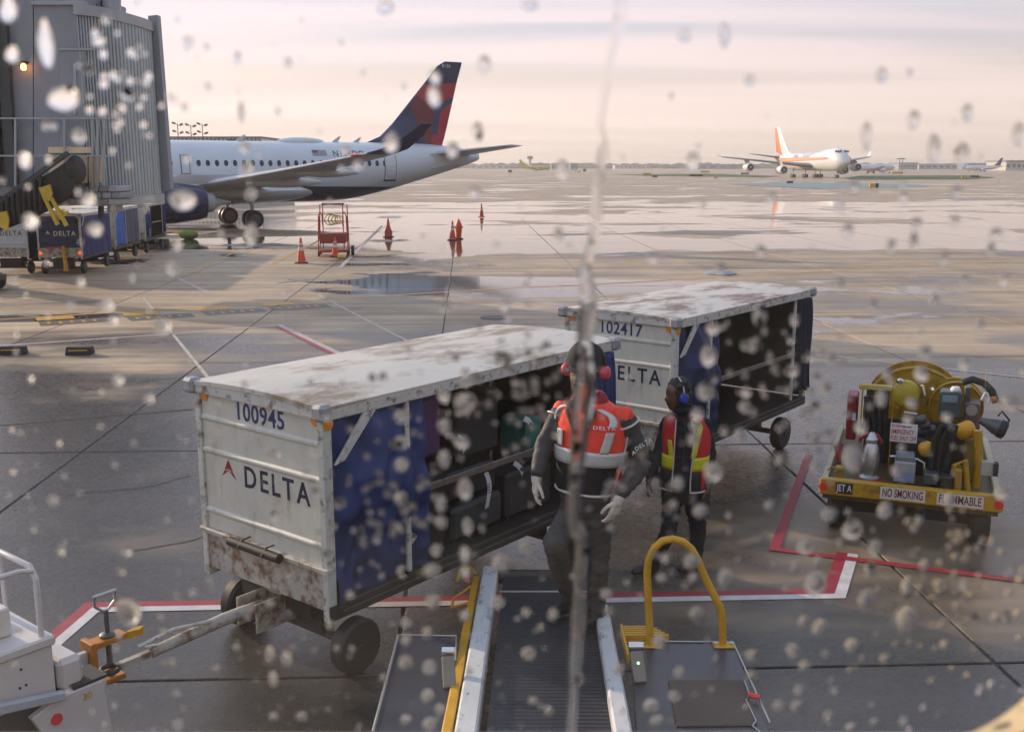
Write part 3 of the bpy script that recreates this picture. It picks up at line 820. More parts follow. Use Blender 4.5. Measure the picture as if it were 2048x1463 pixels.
jet_spec = dict(
    stations=[(15.9, 2.9, 0.05, 0.05), (15.3, 2.95, 0.75, 0.7), (14.0, 3.1, 1.28, 1.25), (12.0, 3.2, 1.62, 1.68), (9.5, 3.25, 1.75, 1.85), (0, 3.25, 1.75, 1.85), (-6.5, 3.27, 1.75, 1.84), (-9.5, 3.50, 1.62, 1.62), (-12.5, 3.86, 1.25, 1.22), (-15.0, 4.12, 0.72, 0.80), (-16.6, 4.22, 0.32, 0.42), (-17.2, 4.24, 0.12, 0.20)],
    body=bm_, n=40,
    wing=[(5.6, 0.6, 2.15, 6.2, 0.14), (4.4, 1.7, 2.25, 5.6, 0.13), (2.6, 5.2, 2.65, 4.0, 0.12), (0.2, 10.5, 3.35, 2.75, 0.11), (-2.0, 15.2, 4.05, 1.75, 0.10), (-2.45, 16.0, 4.2, 1.55, 0.10)],
    wing_mat=M_acgrey,
    winglet=[(-2.45, 16.0, 4.2, 1.55, 0.10, 0.1), (-3.0, 16.7, 4.42, 1.35, 0.09, 0.5), (-3.9, 17.2, 5.0, 1.0, 0.08, 1.0), (-4.75, 17.5, 5.62, 0.55, 0.07, 1.15)],
    winglet_mat=M_acnavy,
    fairings=[(3.0, -1.6, 3.4, 2.12, 0.34), (1.0, -3.2, 7.4, 2.72, 0.30), (-0.6, -4.0, 11.0, 3.25, 0.24)],
    stab=[(-13.0, 0.3, 4.35, 3.3, 0.11), (-13.4, 0.9, 4.4, 3.0, 0.11), (-15.6, 5.2, 4.80, 1.55, 0.10), (-16.0, 6.0, 4.88, 1.2, 0.08)],
    engines=[(6.6, 5.2, 1.62, 1.12, 3.8)], eng_mat=M_acnavy, pyl=0.5,
    gear=[(-0.55, 2.75, 0.53, 2, 1.9), (12.9, 0.0, 0.36, 2, 1.6)],
    fin=fin_s, fin_mat=M_fin)
jet, jsurf, jbody = airliner('parked_airliner', (JX, JY, 0), HD, jet_spec)
tag(jet, 'white narrow-body jet with navy belly and navy-and-red tail parked at the gate', 'airplane')
# belly fairing
m = MB(); rings = []
for k in range(9):
    t = k / 8; x = 5.8 - 11.0 * t; r_ = 0.25 + 0.75 * math.sin(math.pi * (0.08 + 0.84 * t)) ** 0.6
    rings.append([Vector((x, 2.15 * r_ * math.sin(2 * math.pi * q / 20), 2.15 + 0.85 * r_ * math.cos(2 * math.pi * q / 20))) for q in range(20)])
m.loft(rings); m.build('belly_fairing', M_acwhite, jet, smooth=True)
# windows
wmb = MB(); n = 14
wmb.loft([[Vector((0.125 * s * math.sin(2 * math.pi * k / n), d, 0.19 * s * math.cos(2 * math.pi * k / n))) for k in range(n)] for s, d in ((1.0, -0.02), (1.0, 0.012), (0.82, 0.018), (0.78, 0.004))])
win_me = wmb.mesh('cabin_window', M_acpane, smooth=True)
def on_side(x, z, side=1):
    y, q = jsurf(x, z); return Vector((x, y * side, z)), math.asin(max(-1, min(1, q)))
k = 0
x = 5.9
while x > -9.8:
    p, t = on_side(x, 3.78)
    if abs(x - 2.95) > 0.45:
        ww = link('cabin_window', win_me, jet, p, (t, 0, 0))
    x -= 0.533
# doors, flag, lettering, antennas
def side_panel(name, x0, x1, z0, z1, material, off=0.02, parent=jet, thick=0.02, n=6):
    m = MB()
    m.sheet(lambda u, v: Vector((x0 + (x1 - x0) * u, jsurf(x0 + (x1 - x0) * u, z0 + (z1 - z0) * v)[0] + off, z0 + (z1 - z0) * v)), 2, n, thick)
    return m.build(name, material, parent)
dm = mat('door_seam', (0.16, 0.17, 0.18), 0.5)
for x0, x1, z0, z1 in ((2.68, 3.20, 3.15, 4.25), (-10.4, -9.55, 2.72, 4.62)):
    a = side_panel('door', x0, x1, z0, z1, dm, 0.012)
    side_panel('door_skin', x0 + 0.05, x1 - 0.05, z0 + 0.05, z1 - 0.05, M_acwhite, 0.03, a)
    if x1 < 0: side_panel('sill', x0 - 0.05, x1 + 0.05, z0 - 0.06, z0, M_acdark, 0.035, a)
    if x1 > 0:
        p, t = on_side(x0 + .26, 3.78); ww = link('door_window', win_me, a, p + Vector((0, 0.02, 0)), (t, 0, 0))
side_panel('flag', -5.75, -4.85, 4.25, 4.58, mat('flag_grey', (0.36, 0.34, 0.36), 0.5), 0.012)
side_panel('flag_canton', -5.2, -4.85, 4.42, 4.58, mat('flag_blue', (0.10, 0.11, 0.18), 0.5), 0.03)
te = text_mesh('N136DQ', 0.52, depth=0.0, bold=0.012, spacing=1.08)
for v in te.vertices:
    xx, zz_ = -7.2 - v.co.x, 4.36 + v.co.y
    v.co = Vector((xx, jsurf(xx, zz_)[0] + 0.02, zz_))
te.materials.clear(); te.materials.append(mat('registration_paint', (0.10, 0.11, 0.14), 0.5)); link('registration', te, jet)
te = text_mesh('8136', 0.32, depth=0.0)
fx, fz = FP((1220, 160))[0]
for v in te.vertices: v.co = Vector((fx - v.co.x, 0.16, fz + v.co.y))
te.materials.clear(); te.materials.append(M_whitel); link('fleet_number', te, jet)
tk = at(0, 0, 1)
m = MB(); m.sphere((-4.6, 0, 5.1), (1.55, 0.5, 0.28), 16, 8); m.build('antenna_radome', M_acwhite, jet, smooth=True)
for xa, hh in ((-0.9, 0.42), (-7.0, 0.40), (-8.4, 0.36)):
    m = MB(); m.prism([(0, 0), (0.45, 0), (-0.0 - 0.1, hh), (-0.22 - .05, hh)], 0.05, ((xa, 0.0, 5.05), (1, 0, 0), (0, 0, 1))); m.build('blade_antenna', M_acgrey, jet)
p = Vector((-2.1, 15.6, 4.18)); m = MB(); m.sphere((-2.2, 15.4, 4.12), (0.35, 0.5, 0.09), 10, 6); m.build('navigation_light', M_redrefl, jet, smooth=True)
m = MB(); rr_ = []
m.box((-14.0, 1.06, 4.05), (1.9, 0.06, 1.0), Matrix.Rotation(R(8), 3, 'Y')); m.build('tailplane_seal_plate', M_acgrey, jet, bevel=0.1)

# ---------------- four-engine cargo jet taxiing, far right
CD = 352.0
cp = at(1618, 333, CD)
hd = Vector((0.115, -0.993)).normalized()
ORG, GLD = (0.66, 0.10, 0.05), (0.78, 0.30, 0.06)
M_cbody = poly_material('cargo_jet_paint', (0.80, 0.79, 0.77), [([(-30, 7.15), (22, 7.15), (26, 6.75), (22, 6.35), (-30, 5.3)], ORG), ([(-30, 6.95), (21, 6.95), (24, 6.75), (21, 6.58), (-30, 5.75)], GLD), ([(-36, 4), (-26, 5.0), (-27.5, 12), (-36, 12)], ORG)])
M_cfin = poly_material('cargo_jet_fin', (0.80, 0.79, 0.77), [([(-26.0, 7), (-35.3, 20), (-40, 20), (-40, 7)], ORG), ([(-27.5, 7), (-36, 20), (-37.0, 20), (-30.0, 7)], GLD)])
M_cwing = mat('cargo_wing', (0.26, 0.25, 0.25), 0.4, var=0.1, scale=0.3)
M_cwhite = mat('cargo_white', (0.78, 0.77, 0.75), 0.35, var=0.05, scale=0.3)
cargo_spec = dict(
    stations=[(32.5, 5.4, 0.1, 0.1), (31.6, 5.5, 1.3, 1.35), (29.5, 5.9, 2.45, 2.75), (26.5, 6.35, 3.05, 3.75), (22.0, 6.40, 3.25, 3.95), (14.0, 6.05, 3.25, 3.6), (9.5, 5.75, 3.25, 3.28), (-12, 5.75, 3.25, 3.25), (-20, 6.1, 2.8, 2.75), (-28, 6.9, 1.6, 1.7), (-34, 7.6, 0.6, 0.75), (-35.5, 7.8, 0.2, 0.3)],
    body=M_cbody, n=28, sub=3,
    wing=[(11.0, 2.4, 4.2, 14.0, 0.12), (1.0, 11.5, 5.3, 8.8, 0.10), (-12.0, 29.5, 7.6, 4.2, 0.09)],
    wing_mat=M_cwing,
    winglet=[(-12.0, 29.5, 7.6, 4.0, 0.09, 0.3), (-13.3, 30.3, 8.3, 3.0, 0.08, 1.0), (-15.2, 30.9, 9.8, 1.3, 0.08, 1.2)], winglet_mat=M_cwhite,
    stab=[(-25.0, 0.6, 7.4, 8.5, 0.09), (-33.0, 11.0, 9.0, 2.6, 0.08)],
    engines=[(5.6, 11.7, 2.75, 1.62, 5.6), (-4.0, 21.0, 3.75, 1.62, 5.6)], eng_mat=M_cwhite, lip_mat=M_cwhite, pyl=1.6,
    gear=[(1.5, 1.9, 0.62, 4, 3.2), (-1.9, 5.3, 0.62, 4, 3.6), (25.0, 0.0, 0.60, 2, 3.6)],
    fin=[(-16.5, 8.8, 14.0, 0.05), (-20.5, 9.8, 13.5, 0.08), (-32.0, 19.2, 4.8, 0.08)], fin_mat=M_cfin)
cargo, csurf, cbody = airliner('cargo_jet', (cp.x, CD, 0), (hd.x, hd.y), cargo_spec)
tag(cargo, 'white four-engine jumbo cargo jet with orange stripe and tail taxiing far right', 'airplane')
cargo.scale = (0.90, 0.90, 0.90)
# cockpit glazing and lettering on its starboard side
for k in range(-3, 4):
    if k == 0: continue
    a = k * 0.30; m = MB()
    m.box((28.95 - abs(k) * 0.25, 0.72 * k, 9.18 - 0.03 * abs(k)), (0.5, 0.6, 0.55), Matrix.Rotation(a, 3, 'Z'))
    m.build('cockpit_window', M_acdark, cargo)
te = text_mesh('/KALITTA AIR/', 2.3, depth=0.0, bold=0.03, shear=0.35)
for v in te.vertices:
    xx, zz_ = -1.5 + v.co.x * 1.15, 8.05 + v.co.y
    v.co = Vector((xx, -csurf(xx, zz_)[0] - 0.06, zz_))
te.materials.clear(); te.materials.append(mat('cargo_lettering', (0.06, 0.05, 0.06), 0.5)); link('title_lettering', te, cargo)

# ---------------- three small far aircraft
def far_jet(px, D, heading, scale, body, tail, label, wingm=M_acgrey):
    p = at(px, 333, D)
    sp = dict(stations=[(16, 3.0, .1, .1), (14.5, 3.1, 1.2, 1.2), (11, 3.3, 1.8, 1.85), (-7, 3.3, 1.8, 1.85), (-13, 3.9, 1.0, 1.05), (-17.5, 4.3, .15, .2)], body=body, n=18, sub=2,
        wing=[(5, 1.2, 2.3, 6, .12), (-3, 16.5, 4.0, 1.7, .1)], wing_mat=wingm, stab=[(-13, .4, 4.4, 3, .1), (-16, 6, 4.9, 1.2, .09)],
        engines=[(5.5, 5.2, 1.6, 1.0, 3.5)], eng_mat=body, lip_mat=body, pyl=.4, gear=[(0, 2.8, .5, 2, 1.8), (12.5, 0, .35, 2, 1.5)], fin=[(-9.5, 4.9, 6.5, .07), (-12.0, 6.5, 4.6, .09), (-16, 11.2, 2.2, .09)], fin_mat=tail)
    o, _, _ = airliner('far_airliner', (p.x, D, 0), heading, sp); o.scale = (scale,) * 3
    tag(o, label, 'airplane', 'aircraft near the horizon')
yel = mat('far_yellow_paint', (0.50, 0.46, 0.05), 0.4, var=0.05)
far_jet(1072, 860, (0.93, -0.37), 0.82, yel, yel, 'small lime-yellow airliner near the horizon', yel)
far_jet(1966, 760, (-0.985, -0.17), 0.86, M_cwhite, M_acnavy, 'small white airliner with navy tail near the right edge', M_cwhite)
far_jet(1742, 560, (0.95, 0.3), 0.95, M_cwhite, M_acnavy, 'white airliner mostly hidden behind the cargo jet', M_cwhite)
# ================================================================== baggage carts
M_hubd = mat('dark_wheel_disc', (0.028, 0.028, 0.03), 0.5, 0.2, var=0.3, scale=9)
CL, CW, CH = 3.47, 1.437, 2.05           # length, width, roof height
def emblem(parent, o, u, v, size, m1, m2=None):
    """swept triangle emblem of four facets"""
    o, u, v = Vector(o), Vector(u).normalized(), Vector(v).normalized()
    m2 = m2 or m1
    for nm, poly, mm in (('emblem_upper', [(-0.30, -0.02), (0.0, 0.5), (0.02, 0.06)], m1), ('emblem_upper', [(0.03, 0.05), (0.0, 0.5), (0.32, -0.06)], m2), ('emblem_lower', [(-0.5, -0.36), (-0.32, -0.06), (0.0, 0.0)], m1), ('emblem_lower', [(0.0, 0.0), (0.36, -0.12), (0.5, -0.36), (0.12, -0.1)], m2)):
        m = MB(); m.prism([(a * size, b * size) for a, b in poly], 0.0015, (o, u, v)); m.build(nm, mm, parent)
def curtain(x, y0, y1, z0, z1, amp, waves, seed, flare=0.0, belly=0.0, crumple=0.0):
    rn = random.Random(seed); ph = [rn.uniform(0, 6.28) for _ in range(5)]
    def fn(u, v):
        y = y0 + (y1 - y0) * u * (1 - flare * (1 - v))
        d = amp * (math.sin(u * waves * 6.28 + ph[0] + 0.9 * v) * (0.35 + 0.65 * (1 - v)) + 0.5 * math.sin(u * waves * 12 + ph[1] + 2.1 * v) + 0.45 * math.sin(v * 5 + ph[2] + 3 * u))
        d += belly * math.sin(math.pi * min(1, (1 - v) * 1.2)) * math.sin(math.pi * u)
        if crumple: d += crumple * (mnoise.noise(Vector((u * 2.6 + v * 1.2, v * 4.5, seed))) + 0.55 * mnoise.noise(Vector((u * 7 - v * 4, v * 9, seed + 5)))) * min(1, (1 - v) * 3)
        z = z0 + (z1 - z0) * v + 0.03 * math.sin(u * 7 + ph[3]) * (1 - v)
        return (x + d, y, z)
    return fn
def wheel(parent, c, r, w, axis=(1, 0, 0), name='wheel'):
    o = MB().lathe([(r * 0.60, -w / 2), (r * 0.90, -w / 2), (r, -w * 0.32), (r, w * 0.32), (r * 0.90, w / 2), (r * 0.60, w / 2)], 26, c, axis).build(name, M_tyre, parent, smooth=True, auto=35)
    MB().lathe([(r * 0.14, -w * 0.58), (r * 0.17, -w * 0.42), (r * 0.55, -w * 0.36), (r * 0.59, -w * 0.46), (r * 0.59, w * 0.46), (r * 0.55, w * 0.36), (r * 0.17, w * 0.42), (r * 0.14, w * 0.58)], 20, c, axis).build('rim', M_hubd, o, smooth=True, auto=35)
    return o
def baggage_cart(label, loc, yaw, number=None, front=M_white, letter=M_letter, roof=None, side='open', curtain_mat=M_navyc, fine=True, emb=(M_red, M_red), drawbar=1.35, group='baggage carts', rear_curtain=None):
    o = empty('baggage_cart', loc, yaw); tag(o, label, 'baggage cart', group)
    hw = CW / 2
    zb, zf = 0.565, 0.87
    bev = 0.006 if fine else 0.0
    # chassis and floor
    m = MB(); m.bb(-hw + .04, hw - .04, 0.06, CL - 0.06, 0.56, 0.61); m.build('floor', M_steel_dark, o)
    m = MB(); m.bb(hw - 0.05, hw + 0.005, 0.0, CL, 0.50, 0.615); m.bb(hw + 0.005, hw + 0.03, 0.1, CL - 0.1, 0.53, 0.57); m.build('side_rail', M_steel_dark, o, bevel=bev)
    m = MB(); m.bb(-hw, -hw + 0.05, 0.0, CL, 0.50, 0.615); m.build('side_rail', M_steel_dark, o, bevel=bev)
    # front end: skirt, flange, panel with pressed ribs
    m = MB(); m.bb(-hw + .055, hw - .055, 0.012, 0.05, zb, zf - 0.02); sk = m.build('skirt', M_rusty, o, bevel=bev)
    m = MB(); m.bb(-hw - 0.01, hw + 0.01, -0.022, 0.05, zf - 0.02, zf + 0.018); m.build('flange', M_rusty, o, bevel=bev)
    m = MB(); m.bb(-hw + 0.05, hw - 0.05, 0.020, 0.045, zf + 0.018, CH - 0.10); pn = m.build('front_panel', front, o)
    for z in (1.75, 1.50, 1.03):
        m = MB(); m.loft([[Vector((x, 0.021, z - 0.028)), Vector((x, 0.004, z - 0.006)), Vector((x, 0.004, z + 0.010)), Vector((x, 0.021, z + 0.026))] for x in (-hw + 0.055, hw - 0.055)]); m.build('pressed_rib', front, pn)
    for s in (-1, 1):
        m = MB(); m.bb(s * hw, s * (hw - 0.062), -0.004, 0.075, 0.50, CH - 0.085); m.build('corner_post', M_post, o, bevel=bev)
        m = MB(); m.bb(s * hw, s * (hw - 0.062), CL - 0.075, CL + 0.004, 0.50, CH - 0.085); m.build('corner_post', M_post, o, bevel=bev)
    # rear panel and far side wall
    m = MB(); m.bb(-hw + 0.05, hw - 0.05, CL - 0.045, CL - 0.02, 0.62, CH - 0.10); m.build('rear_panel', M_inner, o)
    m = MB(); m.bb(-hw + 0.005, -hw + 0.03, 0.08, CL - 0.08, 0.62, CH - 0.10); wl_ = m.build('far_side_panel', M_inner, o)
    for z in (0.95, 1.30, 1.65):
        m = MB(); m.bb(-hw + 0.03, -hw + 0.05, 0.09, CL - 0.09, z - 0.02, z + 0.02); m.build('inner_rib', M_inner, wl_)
    # roof: shallow arch with rolled edges
    def rz(x): return CH - 0.028 + 0.034 * (1 - (x / hw) ** 2)
    m = MB(); n = 14; rings = []
    for k in range(n + 1):
        x = -hw - 0.02 + (2 * hw + 0.04) * k / n
        rings.append([(x, -0.035, rz(x)), (x, CL + 0.035, rz(x)), (x, CL + 0.035, rz(x) - 0.03), (x, -0.035, rz(x) - 0.03)])
    m.loft(rings); rf = m.build('roof', roof or M_roof_a, o, smooth=True, auto=30)
    m = MB(); rings = []
    for k in range(n + 1):
        x = -hw - 0.012 + (2 * hw + 0.024) * k / n
        rings.append([(x, -0.028, CH - 0.105), (x, 0.03, CH - 0.105), (x, 0.03, rz(x) - 0.031), (x, -0.028, rz(x) - 0.031)])
    m.loft(rings); m.build('roof_edge', M_post, rf)
    for s in (-1, 1):
        m = MB(); m.bb(s * (hw + 0.022), s * (hw - 0.02), -0.03, CL + 0.03, CH - 0.125, CH - 0.052); m.build('roof_edge', M_post, rf, bevel=bev)
    # taped corner pads
    for x, y in ((-hw, 0), (hw, 0), (hw, CL)):
        s = 1 if x > 0 else -1; t = 1 if y == 0 else -1
        m = MB(); m.box((x + s * 0.005, y - t * 0.012 + 0.0, CH - 0.062), (0.115, 0.11, 0.115), Matrix.Rotation(random.uniform(-.08, .08), 3, 'Y')); m.build('corner_pad', M_tape, rf, bevel=0.022)
    # reflectors
    refl = MB().lathe([(0.045, 0), (0.045, 0.004), (0.03, 0.006)], 18, (0, 0, 0), (0, -1, 0)).mesh('reflector', M_amber, smooth=True)
    link('reflector', refl, o, (-hw + 0.10, 0.014, CH - 0.130)); link('reflector', refl, o, (hw - 0.085, 0.010, CH - 0.130))
    r2 = link('reflector', refl, o, (hw + 0.003, 0.04, CH - 0.150), (0, 0, R(90)))
    if fine: m = MB(); m.lathe([(0.03, 0), (0.03, 0.006)], 14, (hw + 0.004, CL - 0.035, CH - 0.25), (1, 0, 0)); m.build('reflector', M_redrefl, o)
    # lettering
    if number: text('cart_number', number, 0.185, M_number, o, (0.02, 0.0186, 1.85), (1, 0, 0), (0, 0, 1), bold=0.012, depth=0.0015, spacing=1.06, fit=0.52)
    if letter:
        text('name_lettering', 'DELTA', 0.225, letter, o, (0.17, 0.0186, 1.365), (1, 0, 0), (0, 0, 1), bold=0.014, depth=0.0015, spacing=1.28, fit=0.72)
        emblem(o, (-0.37, 0.0196, 1.385), (1, 0, 0), (0, 0, 1), 0.165, *emb)
    # rubber bumper on the front flange
    if fine:
        m = MB(); m.tube([(-0.30, -0.055, zf + 0.005), (0.27, -0.055, zf + 0.005)], 0.035, 12); bmp = m.build('bumper_roll', M_black, o, smooth=True)
        for x in (-0.15, 0.12):
            m = MB(); m.tube([(x, 0.02, zf + 0.05), (x, -0.055, zf + 0.046), (x, -0.10, zf)], 0.006, 6); m.build('bumper_clip', M_steel_dark, bmp)
    # open side
    m = MB(); m.prism([(0.075, CH - 0.44), (0.165, CH - 0.44 + 0.02), (0.46, CH - 0.125), (0.35, CH - 0.125)], 0.024, ((hw + 0.002, 0, 0), (0, 1, 0), (0, 0, 1))); m.build('corner_brace', M_post, o, bevel=bev * 0.6)
    if side == 'open':
        for y in (0.80, CL - 0.42):
            m = MB(); m.bb(hw - 0.035, hw - 0.005, y - 0.022, y + 0.022, 0.62, CH - 0.125); m.build('side_post', M_post, o, bevel=bev)
        m = MB(); m.beam((hw - 0.018, 0.83, 1.22), (hw - 0.018, CL - 0.44, 1.22), 0.025, 0.055); m.build('guard_bar', M_bar, o, bevel=bev)
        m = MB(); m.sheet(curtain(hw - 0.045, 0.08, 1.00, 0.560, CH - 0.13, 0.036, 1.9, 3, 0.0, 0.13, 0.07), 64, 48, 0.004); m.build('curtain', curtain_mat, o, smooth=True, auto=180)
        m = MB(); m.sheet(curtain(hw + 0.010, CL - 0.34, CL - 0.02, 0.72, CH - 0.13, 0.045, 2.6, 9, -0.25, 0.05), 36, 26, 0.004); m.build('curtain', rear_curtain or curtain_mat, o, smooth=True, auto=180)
    elif side == 'closed':
        m = MB(); m.sheet(curtain(hw + 0.014, 0.07, CL - 0.05, 0.52, CH - 0.13, 0.014, 5, 5), 60, 14, 0.004); m.build('curtain', curtain_mat, o, smooth=True, auto=180)
    elif side == 'half':
        m = MB(); m.sheet(curtain(hw + 0.014, 0.10, CL * 0.42, 0.60, CH - 0.13, 0.02, 3, 5), 36, 14, 0.004); m.build('curtain', curtain_mat, o, smooth=True, auto=180)
        m = MB(); m.sheet(curtain(hw + 0.014, CL * 0.45, CL - 0.06, 0.60, CH - 0.13, 0.02, 3, 6), 36, 14, 0.004); m.build('curtain', mat('grey_curtain', (0.11, 0.11, 0.16), 0.7, var=0.25, scale=3, bump=0.2, bscale=8), o, smooth=True, auto=180)
        for y in (0.06, CL * 0.435, CL - 0.04):
            m = MB(); m.bb(hw - 0.0, hw + 0.03, y - 0.02, y + 0.02, 0.60, CH - 0.12); m.build('side_post', M_post, o)
    # running gear
    for y in (0.30, CL - 0.55):
        m = MB(); m.cyl((-hw + 0.06, y, 0.205), (hw - 0.06, y, 0.205), 0.035, 10); m.bb(-0.35, 0.35, y - 0.06, y + 0.06, 0.22, 0.50); m.build('axle', M_steel_dark, o)
        for s in (-1, 1): wheel(o, (s * (hw - 0.08), y, 0.205), 0.205, 0.13)
    m = MB(); m.bb(-0.40, 0.40, 0.10, 0.55, 0.40, 0.50); m.build('turntable', M_steel_dark, o, bevel=bev)
    if drawbar:
        m = MB(); m.tube([(0, -0.02, 0.44), (0, -0.35, 0.45), (0, -drawbar + 0.25, 0.42)], [0.048, 0.045, 0.036], 12); m.bb(-0.022, 0.022, -drawbar, -drawbar + 0.28, 0.40, 0.44)
        db = m.build('drawbar', M_rusty, o, smooth=True, auto=35)
        m = MB()
        for s in (-1, 1): m.bb(s * 0.10, s * 0.118, -0.16, 0.25, 0.30, 0.52)
        m.bb(-0.118, 0.118, 0.1, 0.12, 0.30, 0.52); m.build('drawbar_yoke', M_rusty, db, bevel=0.004)
        m = MB(); m.tube(arc((0, -drawbar - 0.045, 0.42), 0.055, 0, 2 * math.pi, 14, (1, 0, 0), (0, 1, 0))[:-1], 0.016, 8, closed=True); m.build('towing_eye', M_steel_dark, db, smooth=True)
        if fine:
            m = MB(); m.tube([(0.0, -drawbar + 0.30, 0.455), (0.01, -drawbar + 0.16, 0.50), (0.02, -drawbar + 0.42, 0.53), (0.03, -drawbar + 0.7, 0.49)], 0.014, 8); m.build('bar_handle', M_post, db, smooth=True)
    return o
yawA = -0.676
cart1 = baggage_cart('white open-sided baggage cart numbered 100945 beside the orange-vested worker', (-1.811, 7.084, 0), yawA, '100945', drawbar=1.18)
cart2 = baggage_cart('white open-sided baggage cart numbered 102417 with rust-scuffed roof', (1.146, 11.06, 0), -0.673, '102417', roof=M_roof_b, drawbar=0.9, rear_curtain=mat('shaded_navy_curtain', (0.010, 0.014, 0.035), 0.7, var=0.25, scale=4, bump=0.25, bscale=9), curtain_mat=mat('grimy_navy_curtain', (0.020, 0.033, 0.10), 0.65, var=0.3, scale=4, bump=0.25, bscale=9))  # rear curtain: shade put into its colour as a darker navy
M_navyfront = mat('navy_cart_paint', (0.022, 0.026, 0.085), 0.4, var=0.15, scale=3)
cw_ = CW / 2
cartB = baggage_cart('navy baggage cart with white lettering and closed navy curtain under the jet bridge', (-14.5 - cw_, 34.9, 0), 0.09, None, M_navyfront, M_whitel, side='closed', fine=False, emb=(M_whitel, M_whitel), drawbar=0, curtain_mat=mat('faded_navy_curtain', (0.035, 0.045, 0.16), 0.7, var=0.25, scale=3, bump=0.2, bscale=8))
# red flash, lamps and yellow tow bar on the navy cart's front
m = MB(); m.prism([(-0.50, 0.94), (0.02, 0.92), (0.06, 0.70), (-0.02, 0.56), (-0.12, 0.58), (-0.26, 0.70)], 0.002, ((0, 0.016, 0), (1, 0, 0), (0, 0, 1))); m.M = Matrix.Identity(4); m.build('red_flash', mat('red_flash', (0.55, 0.02, 0.05), 0.5), cartB)
for s in (-1, 1):
    m = MB(); m.lathe([(0.055, 0), (0.055, 0.02), (0.035, 0.03)], 14, (s * 0.64, 0.004, 0.72), (0, -1, 0)); m.build('tail_lamp', emis('tail_lamp_red', (0.9, 0.08, 0.02), 1.2), cartB)
m = MB(); m.tube([(0.12, -0.03, 0.95), (0.15, -0.07, 0.6), (0.19, -0.12, 0.12)], [0.055, 0.06, 0.085], 10); m.build('raised_tow_bar', M_yellow, cartB, smooth=True)
cartC = baggage_cart('white baggage cart with bright blue and grey curtains behind the navy cart', (-15.0 - cw_, 39.2, 0), 0.09, None, M_white, None, side='half', curtain_mat=M_bluec, fine=False, drawbar=0.7)
cartD = baggage_cart('white baggage cart with gathered navy curtains, farthest of the row under the jet bridge', (-15.35 - cw_, 43.5, 0), 0.09, None, M_white, None, side='open', fine=False, drawbar=0.7)
cartE = baggage_cart('white baggage cart with dark lettering at the left edge beside the navy cart', (-16.35 - cw_, 35.0, 0), 0.06, None, mat('pale_cart_paint', (0.55, 0.57, 0.60), 0.45, var=0.1), M_letter, side='closed', fine=False, emb=(M_letter, M_letter), drawbar=0)

# ================================================================== luggage in the near cart
def suitcase(label, parent_loc, size, material, wheels=True, rz=0.0, tilt=0.0, handle=True):
    o = empty('suitcase', (0, 0, 0)); w, d, h = size
    M = cart1_m @ Matrix.Translation(parent_loc) @ Matrix.Rotation(rz, 4, 'Z') @ Matrix.Rotation(tilt, 4, 'X')
    o.matrix_world = M; tag(o, label, 'suitcase', 'luggage loaded in the near cart')
    m = MB(); m.bb(-w / 2, w / 2, -d / 2, d / 2, 0.03, h); m.build('shell', material, o, bevel=0.03)
    m = MB()
    for k in range(5):
        x = -w / 2 + w * (k + 0.5) / 5; m.bb(x - 0.012, x + 0.012, -d / 2 - 0.004, d / 2 + 0.004, 0.07, h - 0.05)
    m.build('ridges', material, o)
    if handle:
        m = MB(); m.tube([(-0.08, 0, h - .01), (-0.08, 0, h + 0.03), (0.08, 0, h + 0.03), (0.08, 0, h - .01)], 0.009, 6); m.build('handle', M_black, o)
    if wheels:
        for sx in (-1, 1):
            for sy in (-1, 1):
                MB().cyl((sx * (w / 2 - .05) - .012, sy * (d / 2 - .05), 0.02), (sx * (w / 2 - .05) + .012, sy * (d / 2 - .05), 0.02), 0.02, 8).build('wheel', M_black, o)
    return o
cart1_m = Matrix.Translation((-1.811, 7.084, 0)) @ Matrix.Rotation(yawA, 4, 'Z')
def lug(name, c): return mat(name, c, 0.5, var=0.2, scale=8, bump=0.1, bscale=60)
F0 = 0.612
suitcase('black suitcase standing right behind the blue curtain of the near cart', (0.42, 1.12, F0), (0.30, 0.46, 0.66), lug('black_shell', (0.018, 0.018, 0.02)))
suitcase('charcoal suitcase lying low at the middle of the near cart', (0.36, 1.72, F0), (0.45, 0.66, 0.30), lug('charcoal_shell', (0.04, 0.042, 0.046)), rz=0.05)
suitcase('black soft suitcase on top of the charcoal one in the near cart', (0.34, 1.70, F0 + 0.31), (0.42, 0.62, 0.27), lug('black_soft', (0.014, 0.015, 0.018)))
suitcase('purple suitcase standing high in the near cart', (0.22, 1.35, F0 + 0.66), (0.28, 0.36, 0.52), lug('purple_shell', (0.13, 0.055, 0.17)))
suitcase('dark red suitcase beside the purple one in the near cart', (0.30, 1.02, F0 + 0.70), (0.28, 0.30, 0.44), lug('wine_shell', (0.10, 0.02, 0.05)))
suitcase('black suitcase stacked at the upper middle of the near cart', (0.25, 1.88, F0 + 0.60), (0.42, 0.55, 0.50), lug('black_shell_b', (0.022, 0.022, 0.025)))
suitcase('dark grey suitcase on its side near the rear of the near cart', (0.36, 2.42, F0), (0.45, 0.62, 0.42), lug('grey_shell', (0.03, 0.032, 0.036)))
suitcase('teal suitcase just behind the orange-vested worker in the near cart', (0.40, 2.52, F0 + 0.44), (0.32, 0.22, 0.40), lug('teal_shell', (0.03, 0.17, 0.15)))
suitcase('red suitcase behind the orange-vested worker in the near cart', (0.42, 2.78, F0 + 0.44), (0.32, 0.20, 0.36), lug('red_shell', (0.40, 0.03, 0.04)))
suitcase('black suitcase in the far row of the near cart', (-0.18, 1.5, F0), (0.40, 0.70, 0.95), lug('black_shell_c', (0.016, 0.016, 0.018)))
suitcase('black suitcase at the rear of the near cart', (0.10, 3.05, F0), (0.5, 0.45, 0.85), lug('black_shell_d', (0.02, 0.02, 0.022)))
